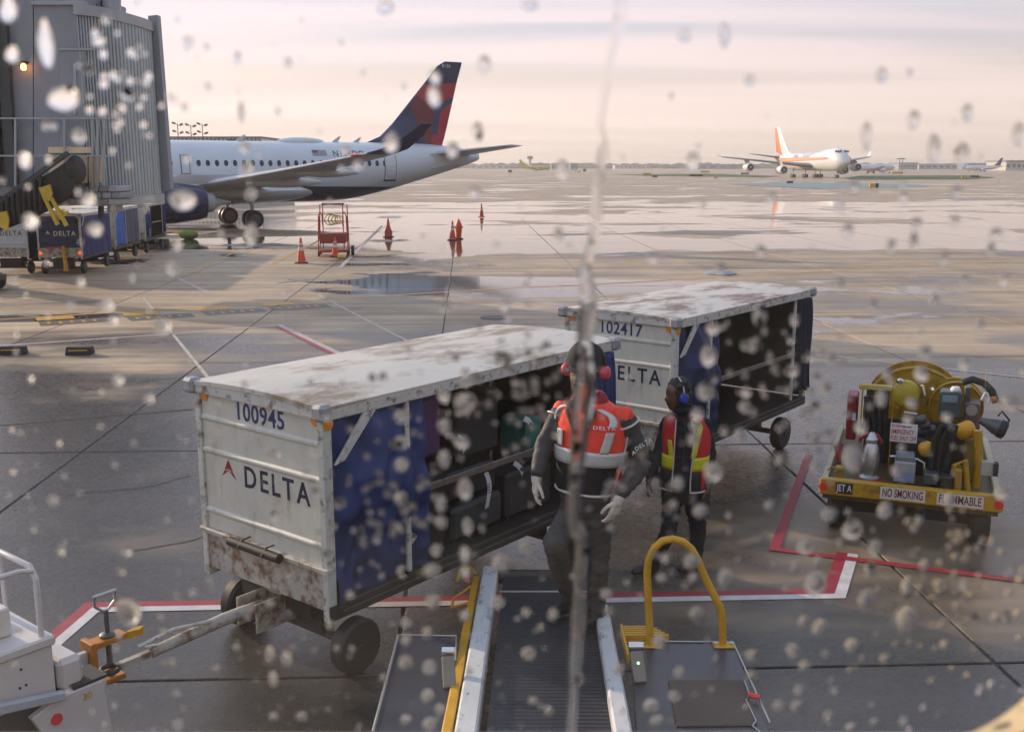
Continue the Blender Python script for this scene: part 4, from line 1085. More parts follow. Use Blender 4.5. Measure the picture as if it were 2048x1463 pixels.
# paper baggage tags
M_tag = mat('paper_tag', (0.62, 0.61, 0.60), 0.6, var=0.08, scale=40)
def bag_tag(label, p, w, l, bend, rx):
    m = MB(); m.sheet(lambda u, v: (bend * math.sin(v * 3.0), (u - 0.5) * w + 0.02 * math.sin(v * 4 + bend * 30), -l * v), 2, 8, 0.0012)
    o = m.build('luggage_tag', M_tag, None, smooth=True)
    o.matrix_world = cart1_m @ Matrix.Translation(p) @ Matrix.Rotation(rx, 4, 'X'); tag(o, label, 'tag', 'paper tags on the luggage')
    m = MB()
    for k in range(4): m.bb(bend * math.sin(0.5 * 3) + 0.004, bend * math.sin(0.5 * 3) + 0.006, -w * 0.3, w * 0.3, -l * (0.3 + 0.08 * k) - 0.004, -l * (0.3 + 0.08 * k) + 0.004)
    m.build('printed_bar', M_letter, o)
bag_tag('long white paper tag hanging on the charcoal suitcase', (0.61, 1.78, F0 + 0.52), 0.05, 0.30, 0.03, 0.12)
bag_tag('curled white paper tag below the guard bar, right of the long tag', (0.60, 2.16, F0 + 0.50), 0.045, 0.16, 0.05, 0.9)
bag_tag('white paper tag hanging off the purple suitcase', (0.55, 1.50, F0 + 0.86), 0.05, 0.16, 0.04, 0.7)
bag_tag('white paper tag poking out beneath the blue curtain', (0.64, 0.90, F0 + 0.34), 0.07, 0.17, 0.03, -0.2)
bag_tag('small white paper tag above the guard bar near the worker', (0.60, 2.30, F0 + 0.86), 0.05, 0.15, 0.04, 0.9)
# ================================================================== jet bridge at the left
BD = 31.0
M_br = mat('bridge_grey_panel', (0.29, 0.31, 0.345), 0.5, var=0.10, scale=0.8, dirt=(0.10, 0.10, 0.11), dirt_amt=0.4, dirt_scale=1.2, dirt_low=0.58)
M_br2 = mat('bridge_slat', (0.44, 0.49, 0.51), 0.42, 0.2, var=0.22, scale=2.0, stretch=(1, 1, 0.15))
M_brd = mat('bridge_dark', (0.05, 0.055, 0.062), 0.6, var=0.2, scale=2)
M_brl = mat('bridge_light_trim', (0.42, 0.44, 0.46), 0.45, var=0.12, scale=2)
M_glow = mat('warm_lit_blind', (0.85, 0.66, 0.40), 0.6, var=0.06, scale=2)
br = empty('jet_bridge', (at(170, 333, BD).x, BD, 0)); tag(br, 'tall grey jet bridge cab with ribbed curved shutter at the left edge', 'jet bridge')
ox = br.location.x
def BP(px, py, d=0.0):
    p = at(px, py, BD + d); return Vector((p.x - ox, d, p.z))
def panel(name, x0, y0, x1, y1, material, d=0.0, thick=0.12, bevel=0.01, parent=br):
    a, b_, c, d_ = BP(x0, y1, d), BP(x1, y1, d), BP(x1, y0, d), BP(x0, y0, d)
    m = MB(); w = Vector((0, thick, 0))
    m.add([a, b_, c, d_, a + w, b_ + w, c + w, d_ + w], [(0, 1, 2, 3), (7, 6, 5, 4), (0, 4, 5, 1), (1, 5, 6, 2), (2, 6, 7, 3), (3, 7, 4, 0)])
    return m.build(name, material, parent, bevel=bevel)
panel('cab_wall', -60, -40, 66, 372, M_br, 0.02, 3.5)
panel('cab_wall', 67.5, -20, 165, 372, M_br, 0.0, 3.4)
panel('corner_column', -60, -40, -2, 372, M_brd, -0.25, 0.2)
m = MB(); m.beam(BP(2, 20, -0.12), BP(26, 372, -0.12), 0.30, 0.2, (0, 1, 0)); m.build('dark_column', M_brd, br)
panel('roof_edge', 60, 2, 168, 10, M_brl, -0.10, 0.3)
panel('door_leaf', 118, 100, 170, 372, M_br, -0.05, 0.05)
panel('door_frame', 146, 128, 152, 230, M_brl, -0.09, 0.05)
panel('door_frame', 118, 97, 186, 101, M_brl, -0.09, 0.06)
panel('door_handle', 177, 122, 181, 150, M_brd, -0.10, 0.05)
# ribbed shutter wrapped round the turning cab
x0 = BP(166, 200).x; x1 = BP(303, 200, 2.2).x
c0 = Vector((x0 - 0.2, 3.5, 0)); rad = 4.65
zt, zb_ = BP(230, 30).z, BP(230, 392).z
def shut(t):   # outline of the shutter in plan
    a = R(90) * t
    return Vector((x0 + 0.92 * math.sin(a), 3.5 * (1 - math.cos(a)), 0))
m = MB()
nn = 24
slat = []
pts = [shut(k / nn) for k in range(nn + 1)]
for k in range(nn):
    a, b_ = pts[k], pts[k + 1]; d_ = (b_ - a); nrm = Vector((d_.y, -d_.x, 0)).normalized()
    prof = [(0.04, 0.0), (0.16, 0.055), (0.64, 0.055), (0.78, 0.0), (0.97, 0.0)]
    rings = []
    for z in (zb_, zt):
        rings.append([a + d_ * u + nrm * h + Vector((0, 0, z)) for u, h in prof] + [a + d_ * u - nrm * 0.04 + Vector((0, 0, z)) for u, h in reversed(prof)])
    mm = MB(); mm.loft(rings); mm.build('shutter_slat', M_br2, br)
mm = MB(); mm.loft([[p + Vector((-0.06, 0.06, z)) for p in pts] + [Vector((pts[-1].x - .06, 3.9, z)), Vector((pts[0].x - .06, 3.9, z))] for z in (zb_ + 0.02, zt - 0.02)]); mm.build('cab_core', M_brd, br)
mm = MB(); mm.loft([[Vector((p.x * 1.0 + 0.10 * (p - c0).normalized().x, p.y + 0.22 * (p - c0).normalized().y, z)) for p in pts] + [Vector((pts[-1].x, 3.95, z)), Vector((pts[0].x, 3.95, z))] for z in (zt - 0.02, zt + 0.28)]); mm.build('canopy_rim', M_brl, br)
mm = MB(); mm.loft([[p + Vector((0.02, -0.03, z)) for p in pts] + [Vector((pts[-1].x, 3.85, z)), Vector((pts[0].x, 3.85, z))] for z in (zb_ - 0.30, zb_ - 0.005)]); mm.build('lower_rim', M_brl, br)
# end wing of the cab
mm = MB(); e0 = pts[-1]
q = [at(296, 32, 34.6), at(314, 30, 34.6), at(341, 378, 34.6), at(318, 384, 34.6)]
mm.add([Vector((p.x - ox, 3.6, p.z)) for p in q] + [Vector((p.x - ox, 3.95, p.z)) for p in q], [(0, 1, 2, 3), (7, 6, 5, 4), (0, 4, 5, 1), (1, 5, 6, 2), (2, 6, 7, 3), (3, 7, 4, 0)]); mm.build('end_wing', M_br, br)
MB().cyl(BP(223, 25, 1.5), BP(223, -60, 1.5), 0.27, 16).build('roof_mast', M_brl, br, smooth=True)
for px in (190,): MB().tube([BP(px, 26, 1), BP(px + 3, 10, 1), BP(px + 12, 24, 1)], 0.03, 6).build('lifting_eye', M_brd, br)
# service landing: rails, posts, lit openings
for py in (235, 310): panel('rail', -10, py, 226 if py < 300 else 228, py + 3.2, M_brl, -0.28, 0.06, 0.0)
for px in (28, 126, 182, 192, 205): panel('rail_post', px, 236, px + 4, 372, M_brl, -0.26, 0.06, 0.0)
panel('lit_opening', 96, 294, 183, 306, M_glow, -0.14, 0.06, 0)
panel('lit_opening', 98, 313, 174, 366, M_glow, -0.14, 0.06, 0)
panel('lit_opening', 178, 313, 203, 365, M_glow, -0.14, 0.06, 0)
panel('side_opening', 0, 245, 24, 360, M_brd, -0.03, 0.05, 0)
for r_, py in enumerate((372, 385, 398)):
    for k in range(5):
        a = 140 + k * 19 + (r_ % 2) * 7
        panel('ballast_block', a, py, a + 17.5, py + 11.5, M_br if (k + r_) % 2 else M_brl, -0.06, 1.2, 0.02)
panel('floor_beam', -60, 372, 140, 392, M_br, -0.05, 3.0)
panel('floor_beam', 60, 392, 140, 412, M_brl, 0.1, 2.6)
panel('support_leg', 196, 410, 203, 436, M_brd, 1.0, 0.2, 0)
panel('support_leg', 214, 408, 236, 424, M_br, 0.5, 0.4)
# lift column under the bridge, standing on the ground
p = BP(-150, 412, 2.0)
m = MB(); m.bb(p.x - 0.3, p.x + 0.3, 1.8, 2.4, 0.5, p.z + 0.1); m.build('lift_column', M_brd, br)
for s in (-0.7, 0.7): MB().lathe([(0.3, -0.14), (0.48, -0.12), (0.5, 0), (0.48, 0.12), (0.3, 0.14)], 20, (p.x + s, 2.1, 0.5), (1, 0, 0)).build('wheel', M_tyre, br, smooth=True)
m = MB(); m.bb(p.x - 0.7, p.x + 0.7, 2.0, 2.2, 0.42, 0.58); m.build('wheel_axle', M_brd, br)
# caged lamp
lp = BP(47, 134, -0.20)
lm = MB().lathe([(0.03, -0.10), (0.075, -0.07), (0.08, 0.02), (0.05, 0.08), (0.02, 0.10)], 14, lp).build('lamp_globe', emis('amber_lamp', (1.0, 0.34, 0.08), 9.0), br, smooth=True)
for k in range(6):
    a = k * math.pi / 3
    MB().tube([lp + Vector((0.1 * math.cos(a) * s, 0.1 * math.sin(a) * s, z)) for s, z in ((0.5, -0.13), (1, -0.08), (1, 0.04), (0.4, 0.12))], 0.008, 5).build('lamp_cage', M_brd, lm)
MB().bb(lp.x - 0.06, lp.x + 0.06, lp.y + 0.0, 0.03, lp.z + 0.10, lp.z + 0.17).build('lamp_bracket', M_brd, br)

# ================================================================== raised conveyor in front of it
cvD = 29.6
cv = empty('conveyor', (at(60, 400, cvD).x, cvD, 0)); tag(cv, 'black ribbed conveyor boom with yellow guards raised in front of the jet bridge', 'conveyor')
def CP(px, py, d=0): p = at(px, py, cvD + d); return Vector((p.x - cv.location.x, d, p.z))
m = MB(); prof = [(-30, 425, 470), (20, 392, 455), (60, 366, 440), (100, 345, 420), (140, 318, 396), (150, 312, 366)]
rings = []
for k, (px, a, b_) in enumerate(prof):
    rings.append([CP(px, a), CP(px, b_), CP(px, b_, 1.0), CP(px, a, 1.0)])
m.loft(rings); m.build('boom', M_black, cv, bevel=0.04)
m = MB(); m.beam(CP(-30, 424, -.06), CP(136, 306, -.06), 0.14, 0.12, (0, 0, 1)); m.build('top_rail', M_brd, cv)
m = MB(); m.sphere(CP(152, 340, 0.4), (0.2, 0.55, 0.42), 14, 8); m.build('end_roller_cover', M_black, cv, smooth=True)
for k in range(9):
    px = -8 + k * 11; t = k / 8
    m = MB(); a, b_ = CP(px, 404 - 6.6 * k, -0.09), CP(px + 3, 462 - 5.0 * k, -0.09)
    m.tube([a, (a + b_) / 2 + Vector((0.03, -0.08, 0)), b_], 0.055, 6); m.build('bellows_rib', M_black, cv, smooth=True)
M_yv = mat('yellow_guard', (0.62, 0.42, 0.04), 0.5, var=0.15, scale=3)
def ypoly(name, pts, d, parent=cv, t=0.08):
    a = [CP(px, py, d) for px, py in pts]; n = len(a); w = Vector((0, t, 0))
    m = MB(); m.add(a + [p + w for p in a], [tuple(range(n)), tuple(range(2 * n - 1, n - 1, -1))] + [(k, n + k, n + (k + 1) % n, (k + 1) % n) for k in range(n)]); return m.build(name, M_yv, parent)
yg = ypoly('guard_plate', [(77, 376), (99, 369), (104, 388), (99, 402), (85, 396)], -0.25)
ypoly('guard_strut', [(85, 396), (92, 396), (118, 448), (111, 451)], -0.24)
ypoly('guard_strut', [(98, 396), (104, 394), (135, 450), (129, 453)], -0.23)
ypoly('guard_strut', [(100, 424), (124, 418), (128, 424), (104, 432)], -0.20)
ypoly('guard_strut', [(112, 432), (134, 421), (137, 426), (118, 440)], -0.19)
ypoly('guard_plate', [(-6, 426), (12, 422), (17, 440), (14, 462), (-4, 452)], -0.3)
# legs down to a wheeled base hidden behind the carts
a = CP(-24, 450); m = MB(); m.beam(CP(-24, 455, .5), Vector((a.x - 0.3, 0.5, 0.4)), 0.16, 0.16)
m.bb(a.x - 2.8, a.x - 0.1, 0.0, 1.0, 0.3, 0.45); m.build('chassis', M_brd, cv)
for s in (-2.5, -0.4):
    for d in (0.0, 1.0): MB().lathe([(0.16, -0.07), (0.26, -0.06), (0.26, 0.06), (0.16, 0.07)], 16, (a.x + s, d, 0.26), (0, 1, 0)).build('wheel', M_tyre, cv, smooth=True)
# ================================================================== cones and small things on the apron
M_cone = mat('orange_cone', (0.72, 0.10, 0.03), 0.5, var=0.12, scale=6)
M_coneband = mat('cone_band', (0.62, 0.60, 0.58), 0.4, var=0.08)
M_conebase = mat('cone_base', (0.03, 0.028, 0.027), 0.6)
def cone_at(px, py, label, h=0.95, bands=True, dbl=False):
    p = gp(px, py); o = empty('traffic_cone', (p.x, p.y, 0), random.uniform(-.3, .3)); tag(o, label, 'cone', 'orange traffic cones')
    r0 = 0.165 * h / 0.9
    def rr(z): return r0 + (0.035 - r0) * (z / h)
    MB().lathe([(r0, 0.03), (rr(h * .5), h * .5), (rr(h), h), (0.01, h + 0.005)], 20).build('body', M_cone, o, smooth=True)
    MB().bb(-r0 * 1.35, r0 * 1.35, -r0 * 1.35, r0 * 1.35, 0, 0.035).build('base', M_conebase, o, bevel=0.01)
    if bands:
        for a, b_ in ((0.50, 0.64), (0.72, 0.80)):
            MB().lathe([(rr(h * a) + .003, h * a), (rr(h * b_) + .003, h * b_)], 20).build('reflective_band', M_coneband, o, smooth=True)
    if dbl:
        MB().lathe([(r0 * 1.12, 0.035), (r0 * 1.15, 0.30 * h), (r0 * 0.85, 0.42 * h), (r0 * 0.5, 0.60 * h)], 18).build('second_skirt', mat('orange_dark', (0.5, 0.07, 0.03), 0.55), o, smooth=True)
    return o
cone_at(603, 526, 'nearest orange cone left of the red maintenance stand')
cone_at(671, 514, 'orange cone standing against the front of the red maintenance stand', 0.80)
cone_at(777, 474, 'stacked orange cones without bands right of the red stand', 0.95, False, True)
cone_at(905, 480, 'slim banded orange cone, left one of the close pair')
cone_at(963, 434, 'small farthest orange cone on the bright wet concrete')
cone_at(464, 428, 'orange cone between the wheels of the parked jet')
# hydrant beside the pair
p = gp(917.5, 478); o = empty('fire_hydrant', (p.x, p.y, 0)); tag(o, 'bright red hydrant post, right one beside the slim banded cone', 'hydrant')
MB().lathe([(0.13, 0.02), (0.14, 0.30), (0.16, 0.42), (0.17, 0.62), (0.15, 0.76), (0.10, 0.86), (0.04, 0.98), (0.02, 1.0)], 16).build('barrel', M_cone, o, smooth=True)
MB().bb(-0.22, 0.22, -0.2, 0.2, 0, 0.04).build('base', M_conebase, o)
for s in (-1, 1): MB().cyl((s * 0.14, 0, 0.60), (s * 0.22, 0, 0.60), 0.05, 10).build('outlet', M_cone, o, smooth=True)
# manhole, drain plate, blue floor mark, chocks
p = gp(990, 635); o = MB().lathe([(0.36, 0.004), (0.36, 0.012), (0.30, 0.018)], 24, (p.x, p.y, 0)).build('manhole_cover', M_steel_dark, None); tag(o, 'round dark manhole cover behind the near cart roof', 'manhole')
p = gp(1440, 548); o = MB().lathe([(0.55, 0.006), (0.55, 0.05), (0.3, 0.12)], 20, (p.x, p.y, 0)).build('hydrant_pit_lid', M_br, None); tag(o, 'grey raised pit lid behind the rust-scuffed cart roof', 'lid')
p = gp(778, 433); o = MB(); o.prism([(-0.9, -0.4), (0.8, -0.35), (1.0, 0.5), (-0.6, 0.6)], 0.006, ((p.x, p.y, 0.004), (1, 0, 0), (0, 1, 0))); o.build('blue_floor_mark', mat('blue_mark', (0.12, 0.24, 0.45), 0.5, var=0.3, scale=3), g)
def chock(px, py, label):
    p = gp(px, py); o = empty('wheel_chock', (p.x, p.y, 0), R(4)); tag(o, label, 'chock', 'black wheel chocks on the apron')
    m = MB(); m.prism([(-0.14, 0), (0.14, 0), (0.07, 0.15), (-0.07, 0.15)], 0.50, ((-0.25, 0, 0), (0, 1, 0), (0, 0, 1))); m.build('block', M_black, o, bevel=0.015)
    m = MB(); m.tube([(-0.18, -0.118, 0.09), (0.18, -0.118, 0.09)], 0.013, 6); m.build('stripe', M_yellow, o)
chock(26, 707, 'black chock with yellow stripe at the left edge')
chock(160, 708, 'black chock with yellow stripe, right one of the two')
# green ball-shaped bollard cover half hidden behind the last cart
p = gp(378, 478); o = empty('green_bag', (p.x, p.y, 0)); tag(o, 'olive green bag with yellow flap behind the last white cart', 'bag')
m = MB(); m.sphere((0, 0, 0.22), (0.5, 0.3, 0.24), 14, 8); m.build('sack', mat('olive_fabric', (0.17, 0.23, 0.05), 0.7, var=0.2, scale=8, bump=0.3, bscale=20), o, smooth=True)
m = MB(); m.box((-0.55, 0, 0.3), (0.4, 0.25, 0.06), Matrix.Rotation(.3, 3, 'Y')); m.build('flap', M_sign, o, bevel=0.01)

# ================================================================== red maintenance stand
p = gp(664, 514); st_ = empty('maintenance_stand', (p.x, p.y + 0.35, 0), R(6)); tag(st_, 'red tubular maintenance stand on wheels behind the cones', 'stand')
M_stand = mat('red_stand_paint', (0.42, 0.075, 0.045), 0.5, var=0.18, scale=5)
w, dp = 0.60, 0.95
H1, H2 = 1.05, 2.05
def rod(name, pts, r=0.022, mm=M_stand, par=st_): return MB().tube(pts, r, 7).build(name, mm, par, smooth=True)
for sx in (-1, 1):
    rod('upright', [(sx * w, 0, 0.18), (sx * (w - 0.05), 0, 1.65), (sx * (w - 0.12), 0.0, 1.78)])
    rod('upright', [(sx * w, dp, 0.18), (sx * (w - .05), dp, H2)])
    rod('upright', [(sx * 0.42, 0.45, 0.3), (sx * 0.40, 0.45, H2)])
    rod('handrail', [(sx * (w - .12), 0.0, 1.78), (sx * 0.42, 0.1, 1.70), (sx * 0.40, 0.2, 1.2)])
    for z in (0.35, 0.62, 0.95): rod('side_bar', [(sx * w, 0, z), (sx * w, dp, z)])
    for k in range(3): rod('baluster', [(sx * w, 0.2 + 0.27 * k, 0.62), (sx * (w - .03), 0.2 + 0.27 * k, 1.55)], 0.014)
    rod('side_bar', [(sx * (w - .04), 0, 1.55), (sx * (w - .04), dp, 1.60)])
MB().bb(-0.45, 0.45, 0.36, dp + 0.05, H2, H2 + 0.06).build('top_shelf', mat('stand_top', (0.16, 0.05, 0.04), 0.6), st_, bevel=0.01)
MB().bb(-0.52, 0.52, -0.05, dp, 0.52, 0.92).build('tool_box', mat('stand_box', (0.30, 0.06, 0.045), 0.55, var=0.2), st_, bevel=0.02)
MB().bb(-w, w, -0.12, dp + .05, 0.16, 0.24).build('base_frame', M_stand, st_, bevel=0.01)
for k in range(5): rod('rung', [(-0.38, 0.45, 0.5 + 0.3 * k), (0.38, 0.45, 0.5 + 0.3 * k)], 0.014)
for k in range(4):
    rod('hose_coil', arc((-0.12 + 0.12 * k, 0.5, 1.45), 0.22 - 0.02 * k, 0, 6.2, 14), 0.022, mat('yellow_hose', (0.55, 0.45, 0.04), 0.5))
for sx in (-1, 1):
    for y in (0.0, dp): MB().lathe([(0.05, -0.03), (0.11, -0.035), (0.115, 0.035), (0.05, 0.03)], 14, (sx * (w - .02), y, 0.115), (1, 0, 0)).build('castor', M_tyre, st_, smooth=True)
MB().lathe([(0.1, -0.06), (0.2, -0.06), (0.2, 0.06), (0.1, 0.06)], 18, (w + 0.16, 0.5, 0.2), (1, 0, 0)).build('castor', M_tyre, st_, smooth=True)
p = gp(684, 518); o = empty('yellow_canister', (p.x, p.y, 0), R(5)); tag(o, 'pale yellow canister lying in front of the red stand', 'canister')
MB().cyl((-0.17, 0, 0.1), (0.17, 0, 0.1), 0.095, 16).build('shell', mat('pale_yellow', (0.68, 0.50, 0.20), 0.5), o, smooth=True, auto=35)
for s in (-1, 1): MB().cyl((s * 0.17, 0, 0.1), (s * 0.185, 0, 0.1), 0.07, 14).build('end_cap', M_conebase, o)

# ================================================================== baggage tug at the lower left
M_tug = mat('tug_white', (0.62, 0.58, 0.56), 0.4, var=0.08, scale=3, dirt=(0.25, 0.2, 0.17), dirt_amt=0.5, dirt_scale=7, dirt_low=0.62)
M_tugin = mat('tug_wheel_well', (0.025, 0.028, 0.03), 0.7, var=0.2)
zdeck = 0.98
rc = gp(112, 1268, zdeck)                       # rear corner of the deck, nearest the camera
fw = Vector((-0.6257, -0.7801, 0))              # driving direction, in line with the cart
acr = Vector((-0.7801, 0.6257, 0))              # across the tug, away from the camera
tug = empty('baggage_tug', (rc.x, rc.y, 0), math.atan2(fw.y, fw.x)); tag(tug, 'white baggage tug with tubular rail coupled in front of the near cart', 'tug')
# local: x forward, y to the left (towards the camera is +y); deck spans y from 0 to -1.5
TW = 1.25
m = MB(); m.bb(0.0, 2.6, -TW, 0.0, zdeck - 0.06, zdeck); m.build('deck', M_tug, tug, bevel=0.012)
m = MB(); m.prism([(0.02, 0.60), (0.02, zdeck - 0.062), (2.6, zdeck - 0.062), (2.6, 0.35), (1.32, 0.35), (1.15, 0.52), (0.95, 0.62), (0.65, 0.66), (0.35, 0.62)], 0.03, ((0, -0.015, 0), (1, 0, 0), (0, 0, 1))); m.build('side_panel', M_tug, tug, bevel=0.006)
m = MB(); m.prism([(0.0, 0.60), (0.25, 0.645), (0.55, 0.70), (0.95, 0.66), (1.2, 0.56), (1.2, 0.62), (0.95, 0.725), (0.55, 0.76), (0.25, 0.70), (0.0, 0.65)], 0.05, ((0, 0.065, 0), (1, 0, 0), (0, 0, 1))); m.build('wheel_arch_trim', mat('tug_trim', (0.45, 0.47, 0.52), 0.45), tug, bevel=0.006)
m = MB(); m.bb(0.03, 2.58, -TW + 0.03, -0.05, 0.28, zdeck - 0.065); m.build('chassis', M_tugin, tug)
m = MB(); m.prism([(-0.28, 0.18), (0.02, 0.18), (0.20, 0.56), (0.02, 0.62), (-0.24, 0.62)], 0.05, ((0, 0.04, 0), (1, 0, 0), (0, 0, 1))); m.build('rear_gusset', M_tug, tug, bevel=0.006)
m = MB(); m.bb(-0.30, 0.0, -0.75, -0.012, 0.16, 0.60); m.build('rear_weight', M_tug, tug, bevel=0.03)
m = MB(); m.bb(-0.16, -0.005, -0.50, -0.02, 0.605, 0.80); m.build('rear_step', M_tug, tug, bevel=0.03)
m = MB(); m.bb(-0.27, -0.06, -0.17, 0.03, 0.622, 0.64); m.build('step_recess', M_tugin, tug)
m = MB(); m.lathe([(0.034, 0), (0.034, 0.006)], 18, (0.06, 0.042, 0.50), (0, 1, 0)); m.build('reflector', M_redrefl, tug)
text('stencil', '30', 0.06, M_yellow, tug, (-0.13, 0.0425, 0.56), (-1, 0, 0), (0, 0, 1))
for x in (0.72, 2.1):
    for y in (-0.22, -TW + 0.2): wheel(tug, (x, y, 0.31), 0.31, 0.22, (0, 1, 0))
m = MB(); m.bb(0.16, 0.44, -0.34, -0.18, zdeck, zdeck + 0.17); bx_ = m.build('deck_box', M_tug, tug, bevel=0.01)
m = MB(); m.bb(0.10, 0.36, -1.02, -0.78, zdeck, zdeck + 0.16); m.build('deck_box', M_tug, tug, bevel=0.01)
for x, z in ((0.156, 0.07), (0.156, 0.11)): MB().lathe([(0.008, 0), (0.008, 0.003)], 8, (x, -0.26, zdeck + z), (-1, 0, 0)).build('bolt', M_black, bx_)
for x, z in ((0.22, 0.86), (0.20, 0.76), (0.235, 0.755)): MB().lathe([(0.008, 0), (0.008, 0.004)], 8, (x, 0.016, z), (0, 1, 0)).build('bolt', M_black, tug)
m = MB(); m.bb(0.55, 1.2, -0.62, -0.3, zdeck + 0.001, zdeck + 0.006); m.build('tread_plate', mat('tread_plate', (0.28, 0.29, 0.31), 0.4, 0.5), tug)
RH = zdeck + 0.40
m = MB(); m.tube([(0.06, -0.05, zdeck), (0.06, -0.05, RH - 0.06), (0.06, -0.11, RH)] + [(0.06, -y, RH) for y in (0.4, 0.7, 1.4)], 0.017, 10); rl = m.build('rail', M_tug, tug, smooth=True)
m = MB(); m.tube([(0.06, -0.075, RH - 0.02), (0.14, -0.075, RH), (0.6, -0.075, RH), (1.2, -0.075, RH)], 0.015, 10); m.build('rail', M_tug, tug, smooth=True)
for y in (0.46, 0.84): MB().tube([(0.06, -y, zdeck), (0.06, -y, RH)], 0.014, 8).build('rail_post', M_tug, tug, smooth=True)
# coupling: orange jaw with a pull pin, carried by the tug
hp = gp(205, 1330, 0.42)
hl = Matrix.Rotation(-math.atan2(fw.y, fw.x), 4, 'Z') @ (hp - Vector((rc.x, rc.y, 0)))
M_or = mat('orange_coupling', (0.55, 0.20, 0.02), 0.45, var=0.15, scale=8, dirt=(0.2, 0.1, 0.03), dirt_amt=0.5, dirt_scale=9, dirt_low=0.58)
hx, hy = hl.x, hl.y
m = MB(); m.bb(hx + 0.06, hx + 0.10, hy - 0.07, hy + 0.07, 0.20, 0.62); m.bb(hx - 0.16, hx + 0.06, hy - 0.055, hy + 0.055, 0.565, 0.605); m.bb(hx - 0.13, hx + 0.06, hy - 0.055, hy + 0.055, 0.30, 0.335); m.bb(hx - 0.06, hx + 0.06, hy - 0.04, hy + 0.04, 0.375, 0.395)
jaw = m.build('coupling_jaw', M_or, tug, bevel=0.006)
m = MB(); m.prism([(-0.03, 0.0), (0.06, -0.03), (0.11, 0.0), (0.06, 0.03)], 0.05, ((hx - 0.20, hy, 0.585), (-1, 0, 0), (0, 1, 0))); m.build('jaw_nose', M_yellow, jaw)
m = MB(); m.cyl((hx - 0.05, hy, 0.28), (hx - 0.05, hy, 0.56), 0.020, 12); m.cyl((hx - 0.05, hy, 0.606), (hx - 0.05, hy, 0.78), 0.016, 12); m.lathe([(0.05, 0.606), (0.05, 0.62), (0.025, 0.635)], 16, (hx - 0.05, hy, 0)); pin = m.build('pull_pin', M_hub, jaw, smooth=True, auto=35)
m = MB(); m.tube([(hx - 0.05 + 0.07, hy, 0.90), (hx - 0.05 + 0.07, hy, 0.83), (hx - 0.05 + 0.02, hy, 0.785), (hx - 0.05 - 0.02, hy, 0.785), (hx - 0.05 - 0.07, hy, 0.83), (hx - 0.05 - 0.07, hy, 0.90)], 0.010, 8); m.tube([(hx - 0.13, hy, 0.895), (hx + 0.03, hy, 0.895)], 0.012, 8); m.build('pin_handle', M_alu, pin, smooth=True)
m = MB(); m.bb(-0.02, hx + 0.06, hy - 0.02, hy + 0.02, 0.34, 0.52) if hx > 0 else m.bb(hx + 0.10, -0.02 + 0.0, hy - 0.02, hy + 0.02, 0.34, 0.56); m.build('coupling_bracket', M_tug, jaw, bevel=0.005)
# ================================================================== belt loader below the window
bl = empty('belt_loader', (0.2, 5.0, 0)); tag(bl, 'belt loader with two white rails and yellow hoop reaching up to the window', 'belt loader')
bo = bl.location
def BZ(y): return 0.50 + (7.5 - y) * 0.078
def BXl(y): return -0.165 - 0.026 * (7.5 - y)
def LB(v): return Vector(v) - bo
M_rail = mat('scraped_white_rail', (0.58, 0.585, 0.58), 0.42, var=0.15, scale=4, dirt=(0.03, 0.03, 0.03), dirt_amt=0.88, dirt_scale=13, dirt_low=0.545, stretch=(1, 0.4, 1))
M_beltm = mat('ribbed_belt', (0.020, 0.023, 0.032), 0.5, var=0.25, scale=6, bump=0.1, bscale=90)
Y0, Y1 = 7.52, 2.4
BWD = 0.80
def yz(y, x, dz=0.0): return LB((BXl(y) + x, y, BZ(y) + dz))
m = MB(); m.beam(yz(Y0, 0.10 + BWD / 2 - .05, -0.035), yz(Y1, 0.10 + BWD / 2 - .05, -0.035), BWD - 0.10, 0.05); belt = m.build('belt', M_beltm, bl)
rb = MB(); rb.beam((-(BWD - .12) / 2, 0, -0.002), ((BWD - .12) / 2, 0, -0.002), 0.012, 0.006); rbm = rb.mesh('belt_rib', M_beltm)
sl_ = math.atan(-0.078)
for k in range(110):
    y = Y0 - 0.06 - k * 0.046
    link('belt_rib', rbm, belt, yz(y, 0.10 + BWD / 2 - .05, -0.0085))
m = MB(); m.beam(yz(7.12, 0.08, -0.005), yz(7.12, BWD + .0, -0.005), 0.02, 0.006); m.build('belt_lacing', mat('lacing', (0.5, 0.5, 0.5), 0.4, 0.3), belt)
for nm, x in (('side_rail', 0.0), ('side_rail', BWD)):
    ye = Y0 if x == 0 else Y0 - 0.85
    m = MB(); m.beam(yz(ye, x, -0.01), yz(Y1, x, -0.01), 0.115 if x == 0 else 0.095, 0.15); m.build(nm, M_rail, bl, bevel=0.012)
m = MB(); m.tube([yz(Y0 + 0.02, 0.06, -0.03), yz(Y0 + 0.02, BWD - .04, -0.03)], 0.055, 14); m.build('end_roller', M_steel_dark, bl, smooth=True)
m = MB(); m.beam(yz(Y0 - 0.05, -0.105, -0.04), yz(Y1, -0.105, 0.0), 0.055, 0.08); yr = m.build('yellow_guard_rail', M_yellow, bl, bevel=0.008)
m = MB(); m.tube([yz(Y0 - 0.02, -0.11, 0.0), yz(Y0 + 0.05, -0.15, 0.03), yz(Y0 + 0.03, -0.24, 0.02), yz(Y0 - 0.12, -0.25, -0.02)], 0.012, 6); m.build('rail_hook', M_yellow, yr, smooth=True)
m = MB(); m.tube([yz(Y0 - 0.25, -0.16, 0.02), yz(Y0 - 0.24, -0.16, 0.12)], 0.018, 8); m.build('rail_marker', mat('marker_orange', (0.8, 0.16, 0.03), 0.4), yr, smooth=True)
